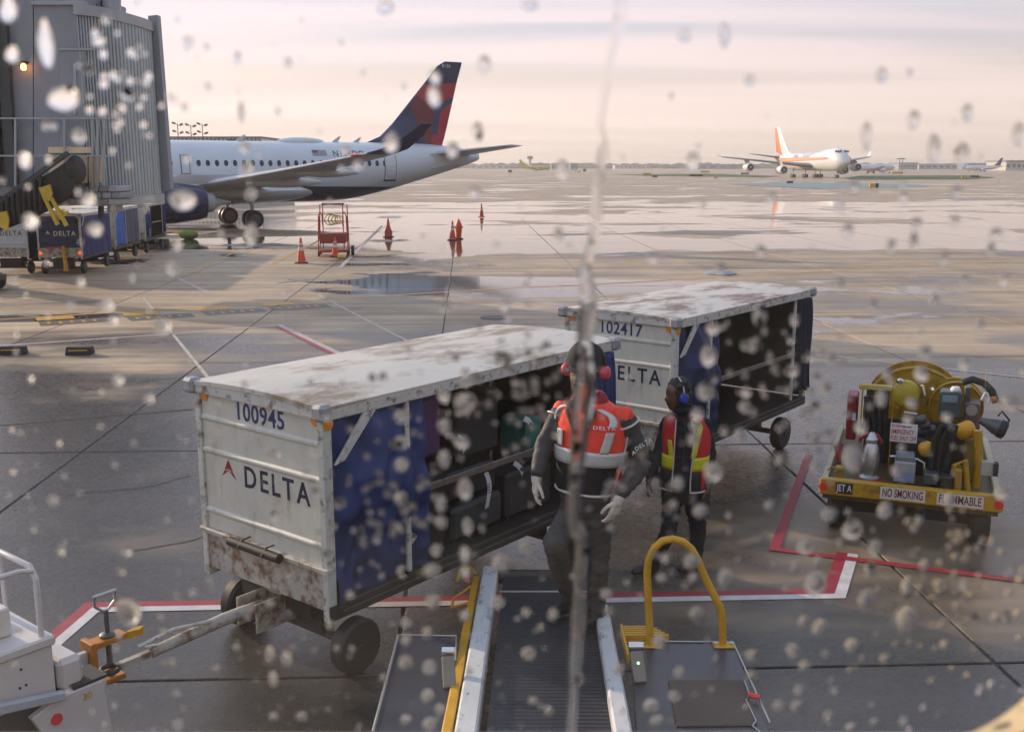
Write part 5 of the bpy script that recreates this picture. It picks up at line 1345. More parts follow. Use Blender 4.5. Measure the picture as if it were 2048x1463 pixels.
m = MB(); m.tube([yz(Y0 - 0.30, -0.13, 0.0), yz(Y0 - 0.42, -0.25, -0.05), yz(Y0 - 0.62, -0.25, -0.05), yz(Y0 - 0.66, -0.13, 0.0)], 0.011, 6); m.build('rail_hook', mat('hook_orange', (0.62, 0.25, 0.03), 0.5), yr, smooth=True)
# deck panels either side
ZP = 0.66
def plate(name, pts, z, material, thick=0.04, parent=bl, bevel=0.006):
    a = [LB(gp(px, py, z)) for px, py in pts]; n = len(a); d = Vector((0, 0, -thick))
    m = MB(); m.add(a + [p + d for p in a], [tuple(range(n)), tuple(range(2 * n - 1, n - 1, -1))] + [(k, n + k, n + (k + 1) % n, (k + 1) % n) for k in range(n)])
    return m.build(name, material, parent, bevel=bevel)
M_deck = mat('loader_deck', (0.045, 0.046, 0.056), 0.36, var=0.2, scale=3, dirt=(0.09, 0.08, 0.07), dirt_amt=0.4, dirt_scale=4, dirt_low=0.6)
dl = plate('deck_panel', [(797, 1270), (911, 1272), (898, 1560), (722, 1560)], ZP, M_deck)
dr = plate('deck_panel', [(1262, 1282), (1466, 1284), (1555, 1500), (1275, 1520)], ZP, M_deck)
plate('floor_mat', [(1336, 1358), (1486, 1358), (1516, 1448), (1352, 1450)], ZP + 0.012, mat('brown_mat', (0.075, 0.052, 0.042), 0.7, var=0.2, scale=6, bump=0.2, bscale=60), 0.010, dr)
def edge(pts, z, r=0.008, mm=M_alu, par=bl, name='edge_trim'):
    return MB().tube([LB(gp(px, py, z)) for px, py in pts], r, 8).build(name, mm, par, smooth=True)
edge([(745, 1462), (796, 1269), (912, 1271)], ZP + 0.006, 0.006, M_alu, dl)
edge([(912, 1271), (911, 1320)], ZP + 0.006, 0.005, M_alu, dl)
edge([(1330, 1282), (1466, 1283), (1540, 1445)], ZP + 0.006, 0.006, M_alu, dr)
edge([(1497, 1388), (1520, 1393)], ZP + 0.03, 0.016, M_redrefl, dr, 'red_lever')
edge([(1489, 1360), (1500, 1392), (1492, 1398), (1512, 1440), (1505, 1450), (1520, 1462)], ZP + 0.015, 0.004, M_alu, dr, 'lever_chain')
# yellow hoop
hb = gp(1301, 1291, ZP); HY = hb.y
hoop_px = [(1301, 1291), (1297, 1215), (1294, 1145), (1297, 1118), (1308, 1095), (1325, 1081), (1345, 1077), (1365, 1082), (1382, 1096), (1395, 1118), (1412, 1158), (1432, 1198), (1441, 1215), (1444, 1232), (1446, 1292)]
hoop = MB().tube([LB(at(px, py, HY + 0.0)) for px, py in hoop_px], 0.0235, 12).build('yellow_hoop', M_yellow, bl, smooth=True)
for px in (1302, 1447):
    p = LB(at(px, 1291, HY)); m = MB(); m.bb(p.x - 0.065, p.x + 0.065, p.y - 0.04, p.y + 0.04, ZP - bo.z, ZP + 0.012); ft = m.build('hoop_foot', M_yellow, hoop, bevel=0.006)
    for s in (-1, 1): MB().lathe([(0.011, 0.012), (0.011, 0.022)], 8, (p.x + s * 0.048, p.y, ZP)).build('bolt', M_alu, hoop)
# stepped yellow bracket
m = MB(); a = LB(gp(1250, 1285, ZP)); b_ = LB(gp(1338, 1285, ZP))
for k in range(5): m.bb(a.x, b_.x - 0.02 * k, a.y + 0.01 + k * 0.03, a.y + 0.026 + k * 0.03, ZP + 0.002, ZP + 0.05)
m.bb(a.x - 0.015, a.x, a.y - 0.25, a.y + 0.17, ZP - 0.02, ZP + 0.05); m.build('yellow_grille', M_yellow, bl, bevel=0.003)
# control arms with bright rollers
def control(px0, px1, py, led):
    p0, p1 = LB(gp(px0, py, ZP + 0.16)), LB(gp(px1, py, ZP + 0.16))
    o = MB().tube([p0, p1], 0.026, 14).build('control_roller', M_chrome, bl, smooth=True, auto=40)
    c = (p0 + p1) / 2
    m = MB(); m.beam(c + Vector((0, -0.03, -0.02)), c + Vector((0.015, -0.14, -0.16)), 0.075, 0.03); m.build('control_arm', mat('control_arm', (0.22, 0.20, 0.16), 0.45, 0.3), o, bevel=0.006)
    if led:
        q = c + Vector((0.006, -0.078, -0.07)); MB().lathe([(0.014, 0), (0.014, 0.004)], 14, q, (0, -0.75, 0.66)).build('lamp_bezel', M_black, o)
        MB().lathe([(0.009, 0.004), (0.008, 0.009), (0.003, 0.011)], 12, q, (0, -0.75, 0.66)).build('green_lamp', emis('green_lamp', (0.25, 1.0, 0.35), 3.0), o)
control(1257, 1286, 1291, True); control(884, 909, 1301, False)
# chassis under the boom
m = MB(); m.bb(-0.85, 0.95, -2.6, -0.1, 0.28, 0.50); m.build('chassis', M_darkp, bl, bevel=0.02)
m = MB(); m.beam(LB((0.2, 6.6, BZ(6.6) - 0.09)), LB((0.2, 4.9, 0.45)), 0.5, 0.07); m.build('boom_support', M_steel_dark, bl)
for x in (-0.85, 0.9):
    for y in (-0.5, -2.2): wheel(bl, (x, y, 0.24), 0.24, 0.16)

# ================================================================== fuel hydrant cart at the right
ZT = 0.62
A = gp(1640, 954, ZT); B = gp(2008, 992, ZT)
fu = (B - A); FW = fu.length; fu.normalize()
fv = Vector((-fu.y, fu.x, 0))
fc = empty('fuel_cart', (A.x, A.y, 0), math.atan2(fu.y, fu.x)); tag(fc, 'yellow hydrant fuelling cart with hose reel and warning signs', 'fuel cart')
def fl(px, py, v):
    """local point on the plane v metres behind the bumper"""
    a = (px - 1024.0) / FPX; b = -(py - 731.5) / FPX; c, s = math.cos(PITCH), math.sin(PITCH)
    d = Vector((a, c + b * s, -s + b * c)); o_ = Vector((0, 0, CAM_Z))
    t = ((A + fv * v) - o_).dot(fv) / d.dot(fv); p = o_ + d * t
    q = p - Vector((A.x, A.y, 0)); return Vector((q.dot(fu), q.dot(fv), p.z))
def fbox(name, px0, py0, px1, py1, v, depth, material, bevel=0.01, parent=fc):
    a, b_ = fl(px0, py1, v), fl(px1, py0, v)
    return MB().bb(a.x, b_.x, v, v + depth, a.z, b_.z).build(name, material, parent, bevel=bevel)
bump = MB().bb(0, FW, -0.03, 0.06, ZT - 0.155, ZT).build('bumper', M_ochre, fc, bevel=0.01)
def fsign(name, px0, px1, h, plate_m, word, size, letter_m, zc=ZT - 0.076, sx=0.9):
    a, b_ = fl(px0, 975, -0.03), fl(px1, 985, -0.03)
    s = MB().bb(a.x, b_.x, -0.034, -0.030, zc - h / 2, zc + h / 2).build(name, plate_m, bump)
    text('lettering', word, size, letter_m, s, ((a.x + b_.x) / 2, -0.0352, zc), (1, 0, 0), (0, 0, 1), depth=0.0008, bold=0.012, fit=(b_.x - a.x) * sx)
M_plate = mat('white_sign_plate', (0.66, 0.60, 0.54), 0.45, var=0.08, scale=10)
M_maroon = mat('maroon_lettering', (0.12, 0.02, 0.03), 0.5)
fsign('jet_a_sign', 1671, 1705, 0.105, mat('black_sign_plate', (0.015, 0.015, 0.018), 0.4), 'JET A', 0.098, M_whitel)
fsign('no_smoking_sign', 1761, 1851, 0.115, M_plate, 'NO SMOKING', 0.115, M_maroon)
fsign('flammable_sign', 1875, 1969, 0.115, M_plate, 'FLAMMABLE', 0.115, M_maroon)
for px in (1647, 1998):
    q = fl(px, 970 if px < 1800 else 1008, -0.03); MB().lathe([(0.04, 0), (0.04, 0.006)], 18, (q.x, -0.031, ZT - 0.08), (0, -1, 0)).build('red_reflector', M_redrefl, bump)
FDp = 2.3
MB().bb(0.03, FW - 0.03, 0.06, FDp, 0.40, 0.56).build('deck', mat('fuel_deck', (0.10, 0.075, 0.03), 0.6, var=0.3, scale=5), fc)
for x in (0.012, FW - 0.012 - 0.06): MB().bb(x, x + 0.06, 0.062, FDp, 0.50, ZT - 0.01).build('deck_edge', mat('deck_edge_cream', (0.50, 0.42, 0.27), 0.5, var=0.2, scale=5), fc, bevel=0.008)
for x in (0.16, FW - 0.16):
    for y in (0.45, 1.85): wheel(fc, (x, y, 0.25), 0.25, 0.18)
MB().bb(0.2, FW - 0.2, 0.3, 2.0, 0.22, 0.40).build('chassis', M_tugin, fc)
# hose reels: flanged drums, axis along the driving direction
def reel(px, py, rpx, v, w, name='hose_reel'):
    c = fl(px, py, v); e = fl(px + rpx, py, v); r = (e - c).length
    o = MB().lathe([(r, 0), (r, 0.03), (r * 0.96, 0.035), (r * 0.94, 0.012), (r * 0.3, 0.012), (r * .28, -0.02)], 48, c, (0, -1, 0)).build(name, M_ochre, fc, smooth=True, auto=30)
    MB().lathe([(r * 0.8, -w), (r * 0.8, -0.01)], 40, c, (0, -1, 0)).build('wound_hose', M_black, o, smooth=True, auto=30)
    MB().lathe([(r, -w - 0.03), (r, -w)], 48, c, (0, -1, 0)).build('rear_flange', M_ochre, o, smooth=True, auto=30)
    for k in range(5):
        a = R(18 + 36 * k); d_ = Vector((math.cos(a), 0, math.sin(a)))
        MB().beam(c + d_ * r * 0.3 + Vector((0, -0.02, 0)), c + d_ * r * 0.92 + Vector((0, -0.02, 0)), 0.03, 0.02, (0, 1, 0)).build('spoke', M_ochre, o)
    # side stands
    return o
reel(1828, 828, 106, 1.55, 0.35)
reel(1912, 812, 56, 1.30, 0.20)
fbox('reel_stand', 1745, 830, 1760, 930, 1.62, 0.12, M_ochre); fbox('reel_stand', 1940, 850, 1955, 930, 1.5, 0.12, M_ochre)
# left cabinet frame with hoses in it
for a, b_ in ((1715, 1724), (1776, 1787)): fbox('cabinet_post', a, 776, b_, 958, 0.62, 0.06, M_ochre)
fbox('cabinet_top', 1717, 772, 1786, 778, 0.63, 0.05, mat('cabinet_top', (0.52, 0.38, 0.10), 0.5))
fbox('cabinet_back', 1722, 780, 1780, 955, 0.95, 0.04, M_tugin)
for px in (1733, 1745, 1757, 1768):
    a, b_ = fl(px, 792, 0.75), fl(px + 1, 905, 0.75)
    MB().tube([b_, (a + b_) / 2 + Vector((0.01, -0.02, 0)), a], 0.027, 10).build('hanging_hose', M_black, fc, smooth=True)
fbox('red_locker', 1690, 792, 1716, 878, 1.05, 0.3, mat('red_locker', (0.27, 0.012, 0.02), 0.45, var=0.12), 0.012)
fbox('locker_label', 1704, 826, 1712, 840, 1.04, 0.008, M_whitel, 0)
# sprung red valve handles at the left front
def frod(name, pts, v, r, mm, n=8): return MB().tube([fl(px, py, v) for px, py in pts], r, n).build(name, mm, fc, smooth=True)
M_rv = mat('red_valve', (0.34, 0.02, 0.02), 0.45, var=0.15)
frod('valve_lever', [(1672, 890), (1677, 905), (1676, 928)], 0.55, 0.028, M_rv)
frod('valve_lever', [(1684, 886), (1682, 908)], 0.55, 0.016, M_rv)
frod('valve_body', [(1676, 922), (1677, 938)], 0.5, 0.035, M_steel_dark)
frod('orange_rod', [(1655, 940), (1662, 933), (1690, 936)], 0.25, 0.008, M_or)
fbox('yellow_box', 1668, 936, 1686, 956, 0.16, 0.12, M_ochre)
# pump with red flange at the left middle
c = fl(1742, 905, 0.35)
MB().lathe([(0.10, -0.26), (0.10, -0.24), (0.055, -0.22), (0.075, -0.15), (0.085, -0.05), (0.07, 0.06), (0.05, 0.10), (0.06, 0.14), (0.035, 0.19), (0.02, 0.21)], 20, c).build('pump', M_alu, fc, smooth=True, auto=40)
MB().tube(arc(fl(1741, 885, 0.45), 0.10, 0, R(180), 12), 0.016, 8).build('pump_handwheel', M_rv, fc, smooth=True)
MB().lathe([(0.13, 0), (0.13, 0.03), (0.06, 0.05)], 20, fl(1742, 962, 0.35)).build('pump_flange', M_rv, fc, smooth=True, auto=40)
frod('bright_lever', [(1745, 945), (1752, 918)], 0.22, 0.008, M_chrome)
# emergency sign
a, b_ = fl(1779, 881, 0.60), fl(1836, 849, 0.60)
es = MB().bb(a.x, b_.x, 0.59, 0.60, a.z, b_.z).build('emergency_sign', mat('white_plate', (0.72, 0.70, 0.68), 0.4, var=0.05), fc)
hh = b_.z - a.z; M_rl = mat('red_lettering', (0.50, 0.02, 0.03), 0.5)
text('lettering', 'PUSH', hh * 0.22, M_rl, es, (a.x + 0.06, 0.589, b_.z - hh * 0.15), (1, 0, 0), (0, 0, 1), depth=0.0006, bold=0.01)
m = MB(); m.prism([(0, 0), (0.025, 0.013), (0.025, 0.005), (0.09, 0.005), (0.09, -0.005), (0.025, -0.005), (0.025, -0.013)], 0.001, ((a.x + 0.105, 0.589, b_.z - hh * 0.15), (1, 0, 0), (0, 0, 1))); m.build('arrow', M_letter, es)
text('lettering', 'EMERGENCY', hh * 0.36, M_rl, es, ((a.x + b_.x) / 2 - 0.01, 0.589, b_.z - hh * 0.46), (1, 0, 0), (0, 0, 1), depth=0.0006, bold=0.012, fit=(b_.x - a.x) * 0.84)
text('lettering', 'FUEL SHUT OFF', hh * 0.36, M_rl, es, ((a.x + b_.x) / 2, 0.589, b_.z - hh * 0.80), (1, 0, 0), (0, 0, 1), depth=0.0006, bold=0.012, fit=(b_.x - a.x) * 0.93)
# gauges, tank, displays
MB().lathe([(0.12, -0.1), (0.13, -0.05), (0.13, 0.02), (0.10, 0.035)], 24, fl(1812, 786, 0.95), (0, -1, 0)).build('round_tank', mat('gauge_yellow', (0.50, 0.38, 0.04), 0.4), fc, smooth=True, auto=40)
frod('tank_neck', [(1809, 774), (1809, 762)], 0.95, 0.02, M_steel_dark); MB().lathe([(0.03, 0), (0.035, 0.02), (0.02, 0.04)], 14, fl(1801, 762, 0.95), (0, -1, 0)).build('small_gauge', M_chrome, fc, smooth=True)
frod('thin_pipe', [(1773, 770), (1776, 757), (1815, 760), (1850, 772)], 1.0, 0.007, M_ochre)
frod('silver_lever', [(1843, 770), (1849, 790)], 0.9, 0.018, M_chrome)
frod('silver_knob', [(1862, 775), (1865, 780)], 0.9, 0.022, M_chrome)
mt_ = fbox('meter_box', 1877, 786, 1925, 834, 0.75, 0.22, mat('meter_green_grey', (0.06, 0.085, 0.085), 0.45), 0.012)
fbox('meter_display', 1884, 791, 1916, 803, 0.742, 0.006, mat('meter_glass', (0.22, 0.30, 0.36), 0.15), 0, mt_)
MB().lathe([(0.045, 0), (0.05, 0.02), (0.035, 0.045)], 18, fl(1911, 782, 0.8)).build('meter_cap', M_whitel, mt_, smooth=True)
fbox('grey_box', 1927, 775, 1942, 808, 1.0, 0.2, M_hub)
fbox('side_cabinet', 1925, 808, 1962, 855, 0.95, 0.25, mat('cabinet_grey_red', (0.20, 0.14, 0.13), 0.5, var=0.15), 0.012)
MB().lathe([(0.055, 0), (0.055, 0.012)], 20, fl(1943, 820, 0.93), (0, -1, 0)).build('dial', mat('dial_face', (0.45, 0.40, 0.38), 0.3), fc)
# piping and filters in the middle
M_fil = mat('orange_filter', (0.62, 0.30, 0.01), 0.35, var=0.1)
def capsule(name, px0, py0, px1, py1, v, r, mm):
    a, b_ = fl(px0, py0, v), fl(px1, py1, v); d_ = (b_ - a).normalized()
    MB().tube([a, a + d_ * r * 0.15, a + d_ * r * 0.5, b_ - d_ * r * 0.5, b_ - d_ * r * 0.15, b_], [r * 0.4, r * 0.75, r, r, r * 0.75, r * 0.4], 18).build(name, mm, fc, smooth=True)
capsule('filter', 1838, 902, 1868, 893, 0.45, 0.075, M_fil)
capsule('filter', 1912, 868, 1950, 852, 0.5, 0.085, M_fil)
for pts in ([(1866, 975), (1862, 930), (1868, 880), (1885, 850)], [(1878, 978), (1876, 930), (1884, 880), (1900, 845)], [(1892, 980), (1894, 930), (1903, 880), (1912, 850)], [(1872, 960), (1885, 945), (1900, 900), (1905, 870)]):
    frod('black_hose', pts, 0.30, 0.026, M_black, 10)
frod('yellow_pipe', [(1905, 985), (1910, 930), (1930, 920), (1935, 985)], 0.25, 0.03, M_ochre)
frod('yellow_pipe', [(1955, 860), (1958, 930), (1950, 985)], 0.4, 0.04, M_ochre)
for k, (px, py) in enumerate(((1842, 838), (1850, 850), (1846, 862), (1862, 858))):
    MB().lathe([(0.03, -0.05), (0.045, -0.03), (0.045, 0.03), (0.03, 0.05)], 14, fl(px, py, 0.7 + .05 * k), (1, 0, 0.3)).build('pipe_fitting', M_hub, fc, smooth=True)
frod('silver_bar', [(1808, 824), (1834, 828)], 0.8, 0.014, M_alu)
frod('grey_pipe', [(1780, 912), (1810, 912), (1835, 918), (1848, 925), (1849, 965)], 0.32, 0.012, M_alu)
bt = fbox('battery_box', 1786, 926, 1832, 964, 0.18, 0.25, mat('battery_grey', (0.30, 0.31, 0.33), 0.4), 0.012)
fbox('battery_label', 1794, 948, 1826, 960, 0.172, 0.006, mat('label_blue', (0.22, 0.27, 0.45), 0.5, var=0.3, scale=30), 0, bt)
fbox('battery_top', 1790, 915, 1830, 927, 0.2, 0.24, mat('battery_top', (0.16, 0.17, 0.18), 0.5), 0.01, bt)
fbox('tool_tray', 1846, 950, 1876, 968, 0.14, 0.2, M_hub, 0.008)
fbox('grey_plate', 1960, 924, 1990, 950, 0.35, 0.06, mat('plate_pale', (0.42, 0.39, 0.35), 0.5), 0.006)
fbox('dark_gap', 1986, 928, 1998, 952, 0.32, 0.1, M_tugin, 0.004)
fbox('valve_block', 1880, 955, 1906, 985, 0.1, 0.15, M_steel_dark, 0.01)
fbox('orange_block', 1905, 940, 1925, 990, 0.15, 0.2, mat('worn_orange', (0.42, 0.20, 0.02), 0.5, var=0.2), 0.01)
# right side: post, hose loop, nozzle
fbox('tall_post', 1966, 740, 1973, 830, 0.85, 0.05, mat('post_tan', (0.34, 0.24, 0.08), 0.5), 0.005)
frod('hose_loop', [(1925, 765), (1945, 758), (1968, 766), (1984, 782), (1990, 800)], 0.9, 0.036, M_black, 12)
frod('white_hose', [(1962, 800), (1970, 785), (1980, 795), (1975, 815)], 0.8, 0.010, M_whitel)
frod('orange_grip', [(1983, 800), (1994, 798)], 0.8, 0.035, mat('grip_orange', (0.42, 0.16, 0.05), 0.5))
c = fl(1985, 850, 0.75)
MB().lathe([(0.035, -0.12), (0.05, -0.05), (0.078, 0.02), (0.085, 0.09), (0.07, 0.11)], 20, c, (0.75, -0.1, -0.25)).build('nozzle', M_hub, fc, smooth=True, auto=45)
MB().lathe([(0.09, 0.06), (0.093, 0.115), (0.06, 0.135)], 20, c, (0.75, -0.1, -0.25)).build('nozzle_collar', M_black, fc, smooth=True, auto=45)
frod('nozzle_handle', [(1996, 832), (2004, 822), (2019, 840), (2012, 852), (2000, 846)], 0.7, 0.010, M_black)
fbox('shadow_backing', 1760, 850, 1960, 935, 1.0, 0.05, mat('machinery_shadow_panel', (0.06, 0.045, 0.025), 0.6, var=0.3, scale=8), 0.01)  # dark backing panel; shade among the machinery is put into its colour
fbox('pump_housing', 1800, 880, 1856, 948, 0.62, 0.3, M_steel_dark, 0.02)
fbox('pump_housing', 1925, 880, 1965, 960, 0.55, 0.3, mat('housing_tan', (0.26, 0.17, 0.04), 0.5, var=0.25, scale=8), 0.02)
# ================================================================== people
def capsule_mesh(mb, p0, p1, r0, r1, n=14):
    p0, p1 = Vector(p0), Vector(p1); d = (p1 - p0); L_ = d.length; d = d.normalized() if L_ > 1e-6 else Vector((0, 0, 1))
    pts, rs = [], []
    for k in range(5):
        a = R(5 + 85 * k / 4); pts.append(p0 - d * r0 * math.cos(a)); rs.append(r0 * math.sin(a))
    for k in range(5):
        a = R(90 - 85 * k / 4); pts.append(p1 + d * r1 * math.cos(a)); rs.append(r1 * math.sin(a))
    mb.tube(pts, rs, n)
def remesh_object(name, mb, voxel, smooth_it, parent, mats):
    me = mb.mesh(name + '_source', mats[0]); o = bpy.data.objects.new(name, me); COL.objects.link(o)
    rm = o.modifiers.new('r', 'REMESH'); rm.mode = 'VOXEL'; rm.voxel_size = voxel; rm.use_smooth_shade = True
    if smooth_it:
        sm = o.modifiers.new('s', 'SMOOTH'); sm.factor = 0.5; sm.iterations = smooth_it
    dg = bpy.context.evaluated_depsgraph_get(); ev = o.evaluated_get(dg)
    new = bpy.data.meshes.new_from_object(ev)
    o.modifiers.clear(); o.data = new; bpy.data.meshes.remove(me)
    new.materials.clear()
    for m in mats: new.materials.append(m)
    for p in new.polygons: p.use_smooth = True
    o.name = name
    if parent: o.parent = parent
    return o
def seg_d(p, a, b, ra, rb):
    ab = b - a; t = max(0.0, min(1.0, (p - a).dot(ab) / max(1e-9, ab.length_squared)))
    return (p - (a + ab * t)).length - (ra + (rb - ra) * t)
def hand_mesh(mb, wrist, d, n, s, curl=0.6, size=1.0, spread=0.10):
    """palm plus five fingers: d finger direction, n palm side, s thumb side"""
    d, n, s = d.normalized(), n.normalized(), s.normalized()
    k = size
    kn = []
    for i, (off, ln) in enumerate(((0.030, 0.092), (0.010, 0.096), (-0.011, 0.091), (-0.030, 0.080))):
        q = wrist + d * ln * k + s * off * k
        kn.append(q); capsule_mesh(mb, wrist + s * off * 0.6 * k + d * 0.01 * k, q, 0.0165 * k, 0.0125 * k, 10)
    for i, (L_, r) in enumerate(((0.072, 0.0095), (0.080, 0.0098), (0.074, 0.0092), (0.058, 0.0082))):
        q = kn[i]; ang = curl * (0.45 + 0.12 * i); dd = (d + s * spread * (1.2 - 0.8 * i)).normalized()
        for seg, f in enumerate((0.45, 0.31, 0.24)):
            a_ = ang * (seg + 0.6)
            e = q + (dd * math.cos(a_) + n * math.sin(a_)) * L_ * f * k
            capsule_mesh(mb, q, e, r * k * (1 - 0.08 * seg), r * k * (0.93 - 0.08 * seg), 10); q = e
    q = wrist + d * 0.028 * k + s * 0.022 * k; dd = (d * 0.62 + s * 0.72 + n * 0.28).normalized()
    e = q + dd * 0.045 * k; capsule_mesh(mb, q, e, 0.0155 * k, 0.012 * k, 10)
    f = e + (d * 0.86 + s * 0.30 + n * 0.35).normalized() * 0.032 * k; capsule_mesh(mb, e, f, 0.0115 * k, 0.0105 * k, 10)
    g_ = f + (d * 0.92 + n * 0.36).normalized() * 0.024 * k; capsule_mesh(mb, f, g_, 0.0105 * k, 0.0085 * k, 10)
def cloth(name, col, rough=0.75, folds=0.55, scale=9):
    return mat(name, col, rough, var=0.22, scale=7, bump=folds, bscale=scale, spec=0.25)
class Figure:
    def __init__(s, base, f):
        s.f = Vector(f).normalized(); s.r = Vector((-s.f.y, s.f.x, 0)); s.base = base    # r points to the wearer's left
    def set_rings(s, rings): s.rings = loft_interp([tuple(c) + (w, d) for c, w, d in rings], 5)
    def pt(s, th, t, off=0.0):
        x = t * (len(s.rings) - 1); i = min(int(x), len(s.rings) - 2); u = x - i
        a = [p + (q - p) * u for p, q in zip(s.rings[i], s.rings[i + 1])]
        c = Vector(a[:3])
        # flattened front and back
        ct, st = math.cos(th), math.sin(th); e = 0.97
        ct = math.copysign(abs(ct) ** e, ct); st = math.copysign(abs(st) ** e, st)
        return c + s.r * ct * (a[3] + off) + s.f * st * (a[4] + off)
    def loft(s, mb, t0, t1, off, nr=14, n=40, th0=0.0, th1=2 * math.pi, fold=0.0):
        full = abs(th1 - th0 - 2 * math.pi) < 1e-3
        rings = [[s.pt(th0 + (th1 - th0) * k / (n if full else n - 1), t0 + (t1 - t0) * j / nr, off + (fold * s.crease(th0 + (th1 - th0) * k / (n if full else n - 1), t0 + (t1 - t0) * j / nr) if fold else 0.0)) for k in range(n)] for j in range(nr + 1)]
        mb.loft(rings, caps=False, closed=full)
    def crease(s, th, t):
        """soft folds: long drapes plus short diagonal wrinkles"""
        return 0.7 * mnoise.noise(Vector((math.cos(th) * 2.2, math.sin(th) * 2.2, t * 2.0))) + 0.6 * mnoise.noise(Vector((math.cos(th) * 4 + t * 5, math.sin(th) * 4, t * 11)))
    def shell(s, name, mats, parent, t0, t1, off, thick=0.01, **kw):
        mb = MB(); s.loft(mb, t0, t1, off, **kw)
        o = mb.build(name, mats, parent, smooth=True, auto=180)
        md = o.modifiers.new('thickness', 'SOLIDIFY'); md.thickness = thick; md.offset = 0.0
        return o
    def strip(s, name, material, parent, path, w, off):
        """strip of width w (in angle) following (theta, t) points on the garment"""
        mb = MB(); n = 14
        def fn(u, v):
            x = v * (len(path) - 1); i = min(int(x), len(path) - 2); q = x - i
            th = path[i][0] + (path[i + 1][0] - path[i][0]) * q; t = path[i][1] + (path[i + 1][1] - path[i][1]) * q
            return s.pt(th + (u - 0.5) * w, t, off)
        mb.sheet(fn, 4, n); o = mb.build(name, material, parent, smooth=True, auto=180)
        md = o.modifiers.new('thickness', 'SOLIDIFY'); md.thickness = 0.004; md.offset = 0.0
        return o
    def text(s, name, word, size, material, parent, th, t, off, bold=0.015, spacing=1.15):
        me = text_mesh(word, size, depth=0.0, bold=bold, spacing=spacing)
        H_ = (Vector(s.rings[0][:3]) - Vector(s.rings[-1][:3])).length
        rad = 0.20
        for v in me.vertices:
            v.co = s.pt(th - v.co.x / rad, t - v.co.y / H_, off)
        me.materials.clear(); me.materials.append(material); return link(name, me, parent)

M_skin = mat('brown_skin', (0.125, 0.062, 0.036), 0.5, var=0.15, scale=14)
M_beard = mat('dark_beard', (0.016, 0.012, 0.010), 0.8, var=0.3, scale=60, bump=0.4, bscale=140)
M_jacket = cloth('charcoal_jacket', (0.062, 0.057, 0.056), 0.62)
M_trouser = cloth('charcoal_trousers', (0.078, 0.069, 0.064), 0.70, 0.6, 8)
M_navyj = cloth('black_navy_jacket', (0.016, 0.017, 0.024))
M_navyt = cloth('black_navy_trousers', (0.022, 0.022, 0.030))
M_vest = mat('fluorescent_red_vest', (0.90, 0.085, 0.05), 0.65, var=0.14, scale=6, bump=0.4, bscale=7, spec=0.2)
M_vest2 = mat('red_vest', (0.55, 0.030, 0.035), 0.65, var=0.14, scale=6, bump=0.4, bscale=7, spec=0.2)
M_lime = mat('lime_band', (0.62, 0.62, 0.015), 0.5, var=0.08, scale=12)
M_vblack = cloth('vest_black', (0.014, 0.014, 0.017), 0.6)
M_piping = mat('pale_piping', (0.62, 0.55, 0.48), 0.5, var=0.08)
M_glove = mat('white_glove', (0.66, 0.58, 0.50), 0.7, var=0.12, scale=20, bump=0.2, bscale=90)
M_boot = mat('black_boot', (0.014, 0.013, 0.013), 0.45, var=0.2, scale=12)
M_capd = cloth('dark_knit_cap', (0.035, 0.033, 0.036), 0.85, 0.4, 60)
M_muff = mat('pink_red_ear_cup', (0.62, 0.06, 0.09), 0.38, var=0.06)
M_muffb = mat('blue_ear_cup', (0.03, 0.07, 0.38), 0.38, var=0.06)
M_collar = mat('dark_red_collar', (0.28, 0.012, 0.025), 0.75, var=0.2, scale=8, bump=0.5, bscale=10)
M_hair = mat('black_hair', (0.012, 0.010, 0.009), 0.6, var=0.4, scale=50, bump=0.8, bscale=70)

def head_parts(mb, c, fh, k, segs):
    """head with jaw, nose, brow and ears, looking along fh"""
    fh = fh.normalized(); rh = Vector((-fh.y, fh.x, 0)).normalized(); up = rh.cross(fh) * -1
    if up.z < 0: up = -up
    def P_(a, b, cc): return c + rh * a * k + fh * b * k + up * cc * k
    for a0, b0, ra, rb, tg in ((P_(0, 0.005, 0.045), P_(0, -0.02, 0.045), 0.088, 0.088, 'skin'), (P_(0, 0.03, -0.02), P_(0, 0.0, 0.06), 0.070, 0.080, 'skin'), (P_(0, 0.045, -0.075), P_(0, 0.02, -0.03), 0.046, 0.062, 'beard'),
                               (P_(-0.035, 0.02, -0.07), P_(0.035, 0.02, -0.07), 0.036, 0.036, 'beard'), (P_(0, 0.088, 0.022), P_(0, 0.108, -0.012), 0.010, 0.017, 'skin'), (P_(-0.03, 0.078, 0.036), P_(0.03, 0.078, 0.036), 0.014, 0.014, 'skin'),
                               (P_(-0.02, 0.092, -0.048), P_(0.02, 0.092, -0.048), 0.010, 0.010, 'lip'), (P_(0.086, -0.01, 0.01), P_(0.088, -0.015, 0.04), 0.014, 0.018, 'skin'), (P_(-0.086, -0.01, 0.01), P_(-0.088, -0.015, 0.04), 0.014, 0.018, 'skin')):
        capsule_mesh(mb, a0, b0, ra * k, rb * k); segs.append((a0, b0, ra * k, rb * k, tg))
    return P_

